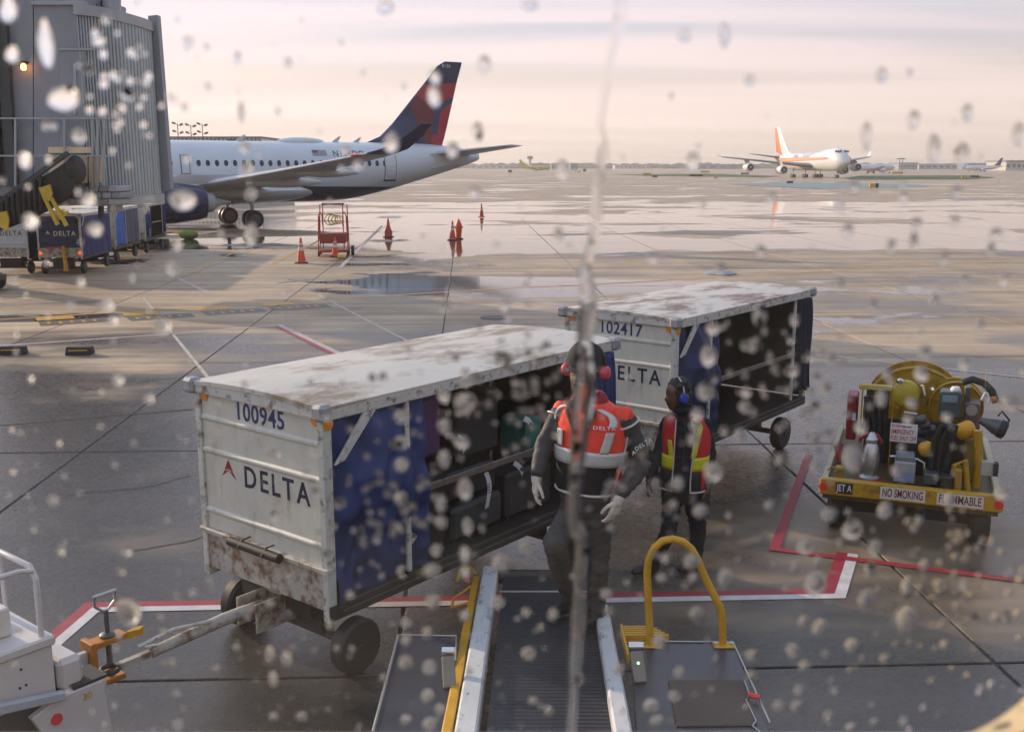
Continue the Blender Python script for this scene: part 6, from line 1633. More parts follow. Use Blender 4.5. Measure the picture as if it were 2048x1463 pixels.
def person(name, label, base, f, rings, limbs, head_c, head_f, tags, hk=1.0):
    o = empty(name, base); o.location = base
    fg = Figure(base, f); B0 = Vector(base)
    fg.set_rings([(Vector(c) - B0, w, d) for c, w, d in rings])
    mb = MB(); segs = []
    n = 28
    rr = [[fg.pt(2 * math.pi * k / n, j / 24) for k in range(n)] for j in range(25)]
    mb.loft(rr)
    for j in range(24):
        a, b = fg.rings[min(int(j / 24 * (len(fg.rings) - 1)), len(fg.rings) - 1)], None
    for i in range(0, len(fg.rings) - 1):
        a, b = fg.rings[i], fg.rings[i + 1]
        for s in (-0.45, 0, 0.45):
            segs.append((Vector(a[:3]) + fg.r * a[3] * s, Vector(b[:3]) + fg.r * b[3] * s, a[4], b[4], 'jacket' if i < len(fg.rings) - 7 else 'trouser'))
    for chain, tg in limbs:
        for (p0, r0), (p1, r1) in zip(chain, chain[1:]):
            capsule_mesh(mb, Vector(p0) - B0, Vector(p1) - B0, r0, r1); segs.append((Vector(p0) - B0, Vector(p1) - B0, r0, r1, tg))
    hc = Vector(head_c) - B0
    P_ = head_parts(mb, hc, Vector(head_f), hk, segs)
    nb = Vector(fg.rings[0][:3]); capsule_mesh(mb, nb - Vector((0, 0, .03)), hc - Vector((0, 0, 0.06)), 0.062, 0.056); segs.append((nb - Vector((0, 0, .03)), hc - Vector((0, 0, 0.06)), 0.062, 0.056, 'skin'))
    order = ['jacket', 'trouser', 'skin', 'beard', 'lip']
    body = remesh_object('body', mb, 0.0115, 3, o, [tags.get(t, M_skin) for t in order])
    clothv = set(); axis = {}
    for p in body.data.polygons:
        best = min(segs, key=lambda q: seg_d(p.center, q[0], q[1], q[2], q[3]))
        p.material_index = order.index(best[4])
        if best[4] in ('jacket', 'trouser'):
            for vi in p.vertices: axis[vi] = (best[1] - best[0]).normalized()
    nrm = {vi: body.data.vertices[vi].normal.copy() for vi in axis}
    for vi, ax in axis.items():           # cloth folds running round the limbs
        v = body.data.vertices[vi]; q = v.co; al = q.dot(ax)
        d = 0.55 * mnoise.noise(Vector((q.x * 7, q.y * 7, q.z * 7))) + 0.75 * mnoise.noise(Vector((q.x * 9 + 3, q.y * 9, al * 30 + q.x * 8)))
        v.co = q + nrm[vi] * 0.014 * d
    return o, fg, P_, B0

# ---------------- worker in the fluorescent vest, stepping along the loader
Y1_ = 6.42
def P1(px, py, dy=0.0): return at(px, py, Y1_ + dy)
f1 = (-0.60, -0.80, 0)
base1 = Vector((0.50, Y1_, BZ(Y1_) - 0.002))
rings1 = [(P1(1178, 797), 0.070, 0.078), (P1(1181, 806), 0.120, 0.105), (P1(1185, 820), 0.200, 0.118), (P1(1186, 842), 0.236, 0.132), (P1(1184, 880), 0.232, 0.138), (P1(1178, 930), 0.202, 0.132), (P1(1172, 985), 0.182, 0.128), (P1(1169, 1028), 0.165, 0.124), (P1(1168, 1052), 0.150, 0.110)]
shR, shL = P1(1119, 830, 0.13), P1(1251, 842, -0.13)
limbs1 = [
    ([(shR, 0.070), (P1(1088, 893, 0.06), 0.060), (P1(1074, 943, -0.06), 0.047)], 'jacket'),
    ([(shL, 0.074), (P1(1276, 902, -0.10), 0.068), (P1(1281, 930, -0.13), 0.064), (P1(1243, 985, -0.26), 0.050)], 'jacket'),
    ([(P1(1142, 1030, 0.06), 0.096), (P1(1110, 1088, -0.26), 0.076), (P1(1122, 1140, -0.02), 0.066), (P1(1142, 1196, 0.22), 0.058)], 'trouser'),
    ([(P1(1194, 1036, -0.06), 0.096), (P1(1197, 1128, -0.06), 0.074), (P1(1194, 1180, 0.0), 0.066), (P1(1193, 1222, 0.02), 0.058)], 'trouser')]
hc1 = P1(1170, 746)
wk, fg1, HP1, B1 = person('person', '', base1, f1, rings1, limbs1, hc1, (-0.46, -0.88, 0), {'jacket': M_jacket, 'trouser': M_trouser, 'skin': M_skin, 'beard': M_beard, 'lip': M_beard}, 1.18)
tag(wk, 'person in fluorescent red vest, dark cap, pink ear defenders and white gloves on the loader', 'person', 'ground crew')
vest = fg1.shell('vest', M_vest, wk, 0.075, 0.56, 0.018, 0.010, nr=40, n=96, fold=0.010)
fg1.shell('waist_band', M_silver, vest, 0.525, 0.596, 0.038, 0.006, nr=4, n=48)
fg1.shell('vest_skirt', M_vblack, wk, 0.565, 0.725, 0.022, 0.010, nr=12, n=96, fold=0.010)
fg1.shell('side_gusset', M_vest, vest, 0.604, 0.715, 0.033, 0.006, nr=6, n=10, th0=R(-22), th1=R(14))
mb = MB(); mb.tube([fg1.pt(2 * math.pi * k / 48, 0.726, 0.03) for k in range(48)], 0.009, 6, closed=True); mb.build('hem_piping', M_piping, vest, smooth=True)
fg1.strip('reflective_strip', M_silver, vest, [(R(42), 0.14), (R(34), 0.24), (R(35), 0.30), (R(39), 0.36)], 0.25, 0.042)
fg1.strip('reflective_strip', M_silver, vest, [(R(43), 0.40), (R(46), 0.46), (R(49), 0.525)], 0.25, 0.042)
fg1.strip('reflective_strip', M_silver, vest, [(R(125), 0.13), (R(148), 0.21), (R(150), 0.29), (R(146), 0.37)], 0.26, 0.042)
fg1.strip('reflective_strip', M_silver, vest, [(R(122), 0.42), (R(122), 0.515)], 0.24, 0.042)
LAP_L, LAP_R = [(R(128), 0.10), (R(112), 0.24), (R(91), 0.44)], [(R(50), 0.10), (R(66), 0.24), (R(89), 0.44)]
fg1.strip('zip_flap', M_vblack, vest, LAP_L, 0.12, 0.044)
fg1.strip('zip_flap', M_vblack, vest, LAP_R, 0.12, 0.044)
def lap(path, v):
    x = v * 2; i = min(int(x), 1); q = x - i
    return path[i][0] + (path[i + 1][0] - path[i][0]) * q, path[i][1] + (path[i + 1][1] - path[i][1]) * q
def vfill(u, v):
    (ta, t_), (tb_, _) = lap(LAP_R, v), lap(LAP_L, v); return fg1.pt(ta + (tb_ - ta) * u, t_, 0.040)
mb = MB(); mb.sheet(vfill, 12, 14, 0.004); mb.build('open_collar', M_collar, vest, smooth=True, auto=180)
mb = MB(); mb.tube([fg1.pt(R(90), 0.44 + 0.28 * k / 6, 0.046) for k in range(7)], 0.004, 6); mb.build('zip', M_vblack, vest, smooth=True)
mb = MB(); mb.tube([fg1.pt(R(8), 0.40 + 0.32 * k / 10, 0.036) for k in range(11)], 0.006, 6); mb.build('side_piping', M_piping, vest, smooth=True)
fg1.text('vest_lettering', 'DELTA', 0.036, M_whitel, vest, R(52), 0.365, 0.0455)
for nm, poly in (('vest_emblem', [(-0.5, -0.4), (0, 0.5), (0.5, -0.4), (0, -0.1)]),):
    m = MB(); c = fg1.pt(R(76), 0.358, 0.0455); m.prism([(a * 0.028, b_ * 0.028) for a, b_ in poly], 0.001, (c, fg1.r, (0, 0, 1))); m.build(nm, M_whitel, vest)
# shoulder piping round the armholes
for c, ax, rr_ in ((shL - B1, (P1(1276, 902, -0.10) - shL), 0.082), (shR - B1, (P1(1088, 893, 0.06) - shR), 0.078)):
    ax = ax.normalized(); q = Vector((0, 0, 1)).rotation_difference(ax)
    mb = MB(); mb.tube([c + ax * 0.012 + q @ Vector((rr_ * math.cos(a_ * math.pi / 10), rr_ * math.sin(a_ * math.pi / 10), 0)) for a_ in range(20)], 0.007, 6, closed=True); mb.build('armhole_piping', M_piping, vest, smooth=True)
    mb = MB(); capsule_mesh(mb, c - ax * 0.085 + Vector((0, 0, -0.03)), c - ax * 0.050 + Vector((0, 0, -0.008)), 0.05, rr_ * 0.86, 20); mb.build('vest_shoulder', M_vest, vest, smooth=True)
# sleeve lettering
a, b_ = shL - B1, P1(1276, 902, -0.10) - B1; ax = (b_ - a).normalized(); sd_ = Vector((0.45, -0.89, 0)); sd_ = (sd_ - ax * sd_.dot(ax)).normalized(); hz = sd_.cross(ax).normalized()
if hz.x < 0: hz = -hz
text('sleeve_lettering', 'DELTA', 0.040, M_whitel, wk, a + ax * 0.16 + sd_ * 0.086 + hz * 0.012, hz, -ax, depth=0.0005, bold=0.012, spacing=1.15)
m = MB(); m.prism([(-0.016, -0.012), (0, 0.016), (0.016, -0.012), (0, -0.003)], 0.001, (a + ax * 0.172 + sd_ * 0.085 - hz * 0.070, hz, -ax)); m.build('sleeve_emblem', M_whitel, wk)
# collar, cap, ear defenders, glasses
nb = Vector(fg1.rings[0][:3])
mb = MB()
for kz, rr_, r_ in ((-0.035, 0.085, 0.038), (0.0, 0.085, 0.033), (0.026, 0.080, 0.024)):
    mb.tube([nb + Vector((0.0, 0.0, kz)) + fg1.r * (rr_ * 1.08) * math.cos(2 * math.pi * k / 24) + fg1.f * rr_ * (math.sin(2 * math.pi * k / 24)) + Vector((0, 0, -0.045 * max(0, math.sin(2 * math.pi * k / 24)))) for k in range(24)], r_, 10, closed=True)
remesh_object('hood_collar', mb, 0.010, 3, wk, [M_collar])
hr, hf, hu = (HP1(1, 0, 0) - HP1(0, 0, 0)).normalized(), (HP1(0, 1, 0) - HP1(0, 0, 0)).normalized(), (HP1(0, 0, 1) - HP1(0, 0, 0)).normalized()
mb = MB(); rings_ = []
for j in range(9):
    t = j / 8; z = 0.050 + 0.108 * math.sin(t * math.pi / 2); s_ = math.cos(t * math.pi / 2) ** 0.55 if t < 1 else 0.05
    rings_.append([HP1(0.104 * s_ * math.cos(a), -0.012 + 0.122 * s_ * math.sin(a), z) for a in [2 * math.pi * k / 28 for k in range(28)]])
mb.loft(rings_); cap = mb.build('cap', M_capd, wk, smooth=True, auto=70)
mb = MB(); mb.sheet(lambda u, v: HP1((u - 0.5) * 0.17 * (1 - 0.35 * v * v), 0.098 + 0.058 * v - 0.09 * (u - 0.5) ** 2 * 2, 0.046 - 0.010 * v - 0.08 * (u - 0.5) ** 2), 12, 5, 0.004); mb.build('cap_peak', M_capd, cap, smooth=True, auto=60)
mb = MB()
def band(rx, x): return [HP1(rx * math.cos(R(180) * k / 16), -0.012, 0.03 + (0.142) * math.sin(R(180) * k / 16)) for k in range(17)]
em = MB().tube(band(0.116, 0), 0.008, 8).build('ear_defenders', M_black, wk, smooth=True)
for s in (-1, 1):
    MB().lathe([(0.036, -0.022), (0.043, -0.012), (0.043, 0.014), (0.034, 0.030), (0.012, 0.036)], 18, HP1(s * 0.108, -0.012, 0.012), hr * s).build('ear_cup', M_muff, em, smooth=True)
gl = MB()
for s in (-1, 1): gl.tube([HP1(s * 0.036 + 0.025 * math.cos(a), 0.098 - 0.02 * abs(s * .4), 0.022 + 0.019 * math.sin(a)) for a in [2 * math.pi * k / 14 for k in range(14)]], 0.0032, 6, closed=True); gl.tube([HP1(s * 0.06, 0.09, 0.026), HP1(s * 0.092, 0.0, 0.026)], 0.003, 6)
gl.build('glasses', mat('gold_frame', (0.55, 0.38, 0.12), 0.3, 0.6), wk, smooth=True)
# gloves
for wr, dr_, s_, nm in ((P1(1074, 945, -0.06) - B1, Vector((-0.10, -0.12, -1)), Vector((0.25, -0.95, 0)), 0), (P1(1241, 988, -0.27) - B1, Vector((-0.34, -0.10, -1)), Vector((-0.75, -0.62, 0)), 1)):
    mb = MB(); d_ = dr_.normalized(); s__ = (s_ - d_ * s_.dot(d_)).normalized(); n_ = d_.cross(s__) * (1 if nm == 0 else -1)
    if (n_.x > 0) != (nm == 0): n_ = -n_
    hand_mesh(mb, wr + d_ * 0.03, d_, n_, s__, 0.75, 1.08); capsule_mesh(mb, wr + d_ * 0.02, wr + d_ * 0.05, 0.036, 0.032)
    remesh_object('glove', mb, 0.0046, 2, wk, [M_glove])
def boot(parent, ankle, fdir, B_, zsole):
    fdir = Vector(fdir).normalized(); a = ankle - B_
    mb = MB(); capsule_mesh(mb, a + Vector((0, 0, 0.04)), a - Vector((0, 0, 0.01)), 0.058, 0.055)
    sole = Vector((a.x, a.y, zsole + 0.045)); capsule_mesh(mb, sole - fdir * 0.05, sole + fdir * 0.09, 0.045, 0.045); capsule_mesh(mb, sole + fdir * 0.05, sole + fdir * 0.18, 0.046, 0.038); capsule_mesh(mb, a, sole, 0.055, 0.048)
    o = remesh_object('boot', mb, 0.009, 3, parent, [M_boot])
    for v in o.data.vertices: v.co.z = max(v.co.z, zsole)
    return o
boot(wk, P1(1142, 1200, 0.22), (-0.72, -0.55, 0), B1, 0.004)
boot(wk, P1(1193, 1224, 0.02), (-0.70, -0.71, 0), B1, 0.004)

# ---------------- second worker, walking behind the hoop
Y2_ = 8.72
def P2(px, py, dy=0.0): return at(px, py, Y2_ + dy)
base2 = Vector((1.47, Y2_, 0.0))
f2 = (-0.42, -0.90, 0)
rings2 = [(P2(1368, 822), 0.070, 0.075), (P2(1370, 832), 0.135, 0.105), (P2(1373, 845), 0.180, 0.125), (P2(1373, 868), 0.195, 0.140), (P2(1371, 900), 0.190, 0.140), (P2(1368, 930), 0.180, 0.135), (P2(1366, 958), 0.185, 0.138), (P2(1366, 985), 0.178, 0.130), (P2(1366, 1002), 0.13, 0.10)]
sR2, sL2 = P2(1335, 846, 0.08), P2(1409, 848, -0.06)
limbs2 = [([(sR2, 0.066), (P2(1318, 905, 0.05), 0.055), (P2(1300, 950, -0.05), 0.042)], 'jacket'),
          ([(sL2, 0.068), (P2(1420, 912, 0.0), 0.056), (P2(1417, 965, -0.10), 0.043)], 'jacket'),
          ([(P2(1345, 985, 0.04), 0.098), (P2(1338, 1058, -0.05), 0.074), (P2(1318, 1105, 0.0), 0.062), (P2(1302, 1135, 0.04), 0.048)], 'trouser'),
          ([(P2(1386, 985, -0.04), 0.098), (P2(1396, 1058, 0.0), 0.074), (P2(1393, 1105, 0.08), 0.062), (P2(1386, 1138, 0.14), 0.048)], 'trouser')]
hc2 = P2(1353, 792)
w2, fg2, HP2, B2 = person('person', '', base2, f2, rings2, limbs2, hc2, (-0.93, -0.36, -0.10), {'jacket': M_navyj, 'trouser': M_navyt, 'skin': M_skin, 'beard': M_skin, 'lip': M_beard}, 0.98)
tag(w2, 'person in dark clothes and open red vest with lime band walking behind the yellow hoop', 'person', 'ground crew')
v2 = fg2.shell('vest', M_vest2, w2, 0.10, 0.80, 0.018, 0.012, nr=20, n=40, th0=R(105), th1=R(435 - 14))
fg2.shell('lime_band', M_lime, v2, 0.52, 0.63, 0.026, 0.005, nr=4, n=40, th0=R(104), th1=R(435 - 13))
fg2.shell('vest_skirt', M_vblack, v2, 0.64, 0.82, 0.027, 0.006, nr=4, n=20, th0=R(104), th1=R(190))
fg2.shell('vest_skirt', M_vblack, v2, 0.64, 0.82, 0.027, 0.006, nr=4, n=12, th0=R(30), th1=R(62))
fg2.strip('lime_strip', M_lime, v2, [(R(48), 0.10), (R(42), 0.24), (R(55), 0.38), (R(60), 0.52)], 0.24, 0.027)
fg2.strip('lime_strip', M_lime, v2, [(R(118), 0.40), (R(112), 0.52)], 0.22, 0.027)
for th in (104, 61):
    mb = MB(); mb.tube([fg2.pt(R(th), 0.14 + 0.68 * k / 10, 0.028) for k in range(11)], 0.006, 6); mb.build('front_piping', M_piping, v2, smooth=True)
mb = MB(); mb.tube([fg2.pt(R(104 + (421 - 104) * k / 40), 0.815, 0.028) for k in range(41)], 0.008, 6); mb.build('hem_piping', M_piping, v2, smooth=True)
mb = MB(); mb.tube([fg2.pt(R(82), 0.12 + 0.5 * k / 8, 0.02) for k in range(9)], 0.006, 6); mb.build('lanyard', M_black, w2, smooth=True)
# hair
mb = MB(); rn = random.Random(5)
capsule_mesh(mb, HP2(0, -0.03, 0.07), HP2(0, -0.05, 0.03), 0.095, 0.09)
for k in range(40):
    a = rn.uniform(0, 6.28); e = rn.uniform(0.1, 1.5); rr_ = 0.098
    q = HP2(rr_ * math.cos(a) * math.cos(e), -0.035 + rr_ * math.sin(a) * math.cos(e), 0.055 + rr_ * math.sin(e))
    if (q - hc2 + B2).dot(Vector((-0.93, -0.36, 0))) > 0.055: continue
    capsule_mesh(mb, q, q + Vector((rn.uniform(-.02, .02), rn.uniform(-.02, .02), rn.uniform(-0.03, 0.015))), 0.020, 0.016, 8)
for k in range(16):
    a = R(-150 + 20 * k + 60); q = HP2(0.085 * math.cos(a), -0.04 + 0.085 * math.sin(a), 0.02)
    if (q - hc2 + B2).dot(Vector((-0.93, -0.36, 0))) > 0.03: continue
    capsule_mesh(mb, q, q - Vector((0, 0, rn.uniform(.09, .16))), 0.021, 0.014, 8)
remesh_object('hair', mb, 0.0075, 1, w2, [M_hair])
hr2 = (HP2(1, 0, 0) - HP2(0, 0, 0)).normalized()
em = MB().tube([HP2(0.108 * math.cos(R(180) * k / 16), -0.02, 0.02 + 0.15 * math.sin(R(180) * k / 16)) for k in range(17)], 0.007, 8).build('ear_defenders', M_alu, w2, smooth=True)
for s in (-1, 1):
    MB().lathe([(0.036, -0.02), (0.044, -0.01), (0.044, 0.012), (0.034, 0.026), (0.015, 0.028)], 18, HP2(s * 0.104, -0.015, 0.0), hr2 * s).build('ear_cup', M_muffb, em, smooth=True)
mb = MB(); mb.tube([Vector(fg2.rings[0][:3]) + fg2.r * 0.075 * math.cos(2 * math.pi * k / 20) + fg2.f * 0.08 * math.sin(2 * math.pi * k / 20) + Vector((0, 0, 0.02)) for k in range(20)], 0.034, 10, closed=True); mb.build('jacket_collar', M_navyj, w2, smooth=True)
for wr, dr_, s_, nm, cu in ((P2(1299, 953, -0.05) - B2, Vector((-0.2, -0.1, -1)), Vector((0.1, -1, 0)), 0, 0.6), (P2(1417, 968, -0.10) - B2, Vector((0.0, -0.1, -1)), Vector((-0.5, -0.86, 0)), 1, 1.5)):
    mb = MB(); d_ = dr_.normalized(); s__ = (s_ - d_ * s_.dot(d_)).normalized(); n_ = d_.cross(s__)
    if (n_.x > 0) != (nm == 0): n_ = -n_
    hand_mesh(mb, wr + d_ * 0.02, d_, n_, s__, cu, 0.95); capsule_mesh(mb, wr + d_ * 0.01, wr + d_ * 0.04, 0.030, 0.028)
    remesh_object('hand', mb, 0.0046, 2, w2, [M_skin])
boot(w2, P2(1302, 1137, 0.04), (-0.85, -0.5, 0), B2, 0.006); boot(w2, P2(1386, 1140, 0.14), (-0.75, -0.66, 0), B2, 0.006)
# hand scanner held at the hip
q = P2(1413, 996, -0.13); o = empty('hand_scanner', q); tag(o, 'black hand scanner held in the second worker\'s lowered hand', 'scanner')
MB().bb(-0.045, 0.03, -0.015, 0.015, -0.10, 0.06).build('casing', M_black, o, bevel=0.008)
MB().bb(-0.032, 0.018, -0.0175, -0.0152, -0.02, 0.045).build('screen', M_darkp, o)
MB().tube([(0.02, 0, 0.05), (0.025, 0, -0.18)], 0.007, 6).build('stylus_cord', M_black, o)
# ================================================================== our own aircraft, its window and the rain on it
own = MB(); n = 48
own_st = loft_interp([(-24.5, 3.95, 0.15, 0.25), (-21, 3.75, 0.8, 0.85), (-16, 3.45, 1.5, 1.5), (-12, 3.3, 1.75, 1.82), (0, 3.25, 1.75, 1.85), (12, 3.25, 1.75, 1.85), (16, 3.2, 1.6, 1.66), (19.5, 3.0, 0.7, 0.7), (20.2, 2.9, 0.05, 0.05)], 6)
xs = sorted(set([s[0] for s in own_st] + [-0.6, 0.6]))
def own_at(x):
    for a, c in zip(own_st, own_st[1:]):
        if a[0] <= x <= c[0]:
            t = (x - a[0]) / (c[0] - a[0] + 1e-9); return [p + (q - p) * t for p, q in zip(a, c)]
vs, fs = [], []
for x in xs:
    _, zc, rw, rh = own_at(x)
    for k in range(n):
        a = 2 * math.pi * k / n; vs.append((x, -1.42 + rw * math.sin(a), zc + rh * math.cos(a)))
for i in range(len(xs) - 1):
    for k in range(n):
        j = (k + 1) % n; q = (i * n + k, i * n + j, (i + 1) * n + j, (i + 1) * n + k)
        c = [sum(vs[p][d] for p in q) / 4 for d in range(3)]
        if abs(c[0]) < 0.55 and c[1] > 0 and 3.0 < c[2] < 4.3: continue
        fs.append(q)
own.add(vs, fs)
ac = empty('aircraft_shell', (0, -1.42, 0)); tag(ac, 'our own aircraft around the window, skin and cabin wall', 'airplane')
ob = own.build('fuselage_skin', M_acwhite, None, smooth=True, auto=60); ob.parent = ac; ob.location = (0, 1.42, 0)

PY = 0.270                                     # outer face of the pane
def on_plane(px, py, y): return at(px, py, y)
def rrect(x0, x1, z0, z1, r, n=10):
    out = []
    for cx_, cz_, a0 in ((x1 - r, z1 - r, 0), (x0 + r, z1 - r, 90), (x0 + r, z0 + r, 180), (x1 - r, z0 + r, 270)):
        for k in range(n + 1):
            a = R(a0 + 90 * k / n); out.append((cx_ + r * math.cos(a), cz_ + r * math.sin(a)))
    return out
def opening(y, px0, px1, py0, py1, rpx):
    k = y / 1.0 / FPX
    a, b_ = on_plane(px0, 1100, y), on_plane(px1, 1100, y); t, u = on_plane(1024, py0, y), on_plane(1024, py1, y)
    return a.x, b_.x, u.z, t.z, rpx * y * 1.02 / FPX
win = empty('cabin_window', (0, PY, CAM_Z - 0.1)); tag(win, 'rain-spotted cabin window pane with beige rounded bezel filling the view', 'window')
W0 = Vector(win.location)
M_bez = mat('beige_bezel', (0.62, 0.50, 0.30), 0.45, var=0.06, scale=20)
M_gask = mat('window_gasket', (0.42, 0.42, 0.52), 0.5, var=0.1, scale=40)
def ring_part(name, y_in, y_out, inner, grow, material, parent):
    x0, x1, z0, z1, r = inner
    prof = []
    A_ = rrect(x0, x1, z0, z1, r); rad = 0.008
    def grown(g): return rrect(x0 - g, x1 + g, z0 - g, z1 + g, r + g)
    rings = []
    rings.append([Vector((p[0], y_out, p[1])) - W0 for p in grown(0.002)])
    rings.append([Vector((p[0], (y_in + y_out) / 2, p[1])) - W0 for p in grown(0.0)])
    rings.append([Vector((p[0], y_in + 0.004, p[1])) - W0 for p in grown(0.004)])
    rings.append([Vector((p[0], y_in, p[1])) - W0 for p in grown(0.012)])
    rings.append([Vector((p[0], y_in, p[1])) - W0 for p in grown(grow)])
    rings.append([Vector((p[0], y_out, p[1])) - W0 for p in grown(grow)])
    rings.append(rings[0])
    m = MB(); m.loft(rings, caps=False); return m.build(name, material, parent, smooth=True, auto=60)
ring_part('bezel', 0.205, 0.250, opening(0.250, -700, 2150, -360, 1480, 330), 0.05, M_bez, win)
ring_part('gasket', 0.2525, 0.262, opening(0.262, -760, 2260, -400, 1453, 320), 0.06, M_gask, win)
# cabin wall panel round the bezel
m = MB(); x0, x1, z0, z1, r = opening(0.250, -700, 2150, -360, 1480, 330)
inner = rrect(x0 - 0.046, x1 + 0.046, z0 - 0.046, z1 + 0.046, r + 0.046)
cxm, czm = (x0 + x1) / 2, (z0 + z1) / 2
outer = []
for p in inner:
    d = Vector((p[0] - cxm, p[1] - czm)); s = 0.85 / max(abs(d.x), abs(d.y)); outer.append((cxm + d.x * s, czm + d.y * s))
m.loft([[Vector((p[0], 0.251, p[1])) - W0 for p in inner], [Vector((p[0], 0.236, p[1])) - W0 for p in inner], [Vector((p[0], 0.236, p[1])) - W0 for p in outer], [Vector((p[0], 0.251, p[1])) - W0 for p in outer]], caps=False)
o = m.build('cabin_wall_panel', mat('cabin_lining', (0.5, 0.48, 0.44), 0.6, var=0.05), ac); o.location = W0 - Vector(ac.location)
# the pane: clear, with a film of dried dirt
pm, nt, b = nt_new('dirty_window_glass'); L = nt.links.new; N = nt.nodes.new
nt.nodes.remove(b); out = nt.nodes['Material Output']
tr = N('ShaderNodeBsdfTransparent'); gl = N('ShaderNodeBsdfGlossy'); gl.inputs['Roughness'].default_value = 0.0
fr = N('ShaderNodeFresnel'); fr.inputs[0].default_value = 1.25
mx1 = N('ShaderNodeMixShader'); L(fr.outputs[0], mx1.inputs[0]); L(tr.outputs[0], mx1.inputs[1]); L(gl.outputs[0], mx1.inputs[2])
tcn = N('ShaderNodeTexCoord')
mp = N('ShaderNodeMapping'); mp.inputs['Scale'].default_value = (14, 1, 42); mp.inputs['Rotation'].default_value = (0, R(-12), 0); L(tcn.outputs['Object'], mp.inputs[0])
nz1 = N('ShaderNodeTexNoise'); nz1.inputs['Scale'].default_value = 1.0; nz1.inputs['Detail'].default_value = 5; L(mp.outputs[0], nz1.inputs['Vector'])
nz2 = N('ShaderNodeTexNoise'); nz2.inputs['Scale'].default_value = 9.0; nz2.inputs['Detail'].default_value = 4; L(tcn.outputs['Object'], nz2.inputs['Vector'])
sp = N('ShaderNodeSeparateXYZ'); L(tcn.outputs['Object'], sp.inputs[0])
low = N('ShaderNodeMapRange'); low.inputs['From Min'].default_value = 0.01; low.inputs['From Max'].default_value = -0.11; low.inputs['To Min'].default_value = 0.25; low.inputs['To Max'].default_value = 1.0; L(sp.outputs[2], low.inputs['Value'])
m1 = N('ShaderNodeMapRange'); m1.inputs['From Min'].default_value = 0.40; m1.inputs['From Max'].default_value = 0.72; m1.inputs['To Max'].default_value = 0.040; L(nz1.outputs[0], m1.inputs['Value'])
m2 = N('ShaderNodeMath'); m2.operation = 'MULTIPLY_ADD'; L(nz2.outputs[0], m2.inputs[0]); m2.inputs[1].default_value = 0.022; m2.inputs[2].default_value = 0.006
m3 = N('ShaderNodeMath'); m3.operation = 'ADD'; L(m1.outputs[0], m3.inputs[0]); L(m2.outputs[0], m3.inputs[1])
m4 = N('ShaderNodeMath'); m4.operation = 'MULTIPLY'; L(m3.outputs[0], m4.inputs[0]); L(low.outputs[0], m4.inputs[1])
tl_ = N('ShaderNodeBsdfTranslucent'); tl_.inputs[0].default_value = (0.80, 0.74, 0.66, 1)
mx2 = N('ShaderNodeMixShader'); L(m4.outputs[0], mx2.inputs[0]); L(mx1.outputs[0], mx2.inputs[1]); L(tl_.outputs[0], mx2.inputs[2]); L(mx2.outputs[0], out.inputs[0])
x0, x1, z0, z1, r = opening(0.262, -780, 2290, -430, 1500, 310)
poly = rrect(x0 - .01, x1 + .01, z0 - .01, z1 + .01, r)
m = MB(); m.add([Vector((p[0], PY, p[1])) - W0 for p in poly], [tuple(range(len(poly)))])
m.build('pane', pm, win)

M_water, nt, b = nt_new('rain_water'); nt.nodes.remove(b)
gb = nt.nodes.new('ShaderNodeBsdfGlass'); gb.inputs['IOR'].default_value = 1.33; gb.inputs['Roughness'].default_value = 0.0; gb.distribution = 'GGX'
tb = nt.nodes.new('ShaderNodeBsdfTranslucent'); tb.inputs[0].default_value = (0.95, 0.96, 0.97, 1)      # translucent share added to brighten the drops, in place of refracted skylight
ms = nt.nodes.new('ShaderNodeMixShader'); ms.inputs[0].default_value = 0.11
nt.links.new(gb.outputs[0], ms.inputs[1]); nt.links.new(tb.outputs[0], ms.inputs[2]); nt.links.new(ms.outputs[0], nt.nodes['Material Output'].inputs[0])
M_clear, nt, b = nt_new('clear_water'); nt.nodes.remove(b)
gb = nt.nodes.new('ShaderNodeBsdfGlass'); gb.inputs['IOR'].default_value = 1.33; gb.inputs['Roughness'].default_value = 0.0
tb = nt.nodes.new('ShaderNodeBsdfTranslucent'); tb.inputs[0].default_value = (1.0, 0.95, 0.88, 1)
ms = nt.nodes.new('ShaderNodeMixShader'); ms.inputs[0].default_value = 0.035
nt.links.new(gb.outputs[0], ms.inputs[1]); nt.links.new(tb.outputs[0], ms.inputs[2]); nt.links.new(ms.outputs[0], nt.nodes['Material Output'].inputs[0])
def drop_geo(mb, c, a, b_, h, sag, rn, n=16, rings=5):
    """bead of water: flat against the pane, domed outwards, fuller towards its lower end"""
    ph = [rn.uniform(0, 6.28) for _ in range(3)]
    def edge(t): return 1 + 0.06 * math.sin(2 * t + ph[0]) + 0.04 * math.sin(3 * t + ph[1])
    rr = []
    for j in range(rings):
        s = math.cos(j / rings * math.pi / 2); hz = h * math.sin(j / rings * math.pi / 2)
        rr.append([Vector((c[0] + a * s * edge(2 * math.pi * k / n) * math.cos(2 * math.pi * k / n), PY + 0.0004 + hz, c[2] + b_ * s * edge(2 * math.pi * k / n) * math.sin(2 * math.pi * k / n) - sag * b_ * (j / rings))) for k in range(n)])
    o = len(mb.v); mb.loft(rr, caps=False)
    mb.add([v for v in rr[0]], [tuple(range(n - 1, -1, -1))])
    top = Vector((c[0], PY + 0.0004 + h, c[2] - sag * b_)); mb.add(rr[-1] + [top], [(k, (k + 1) % n, n) for k in range(n)])
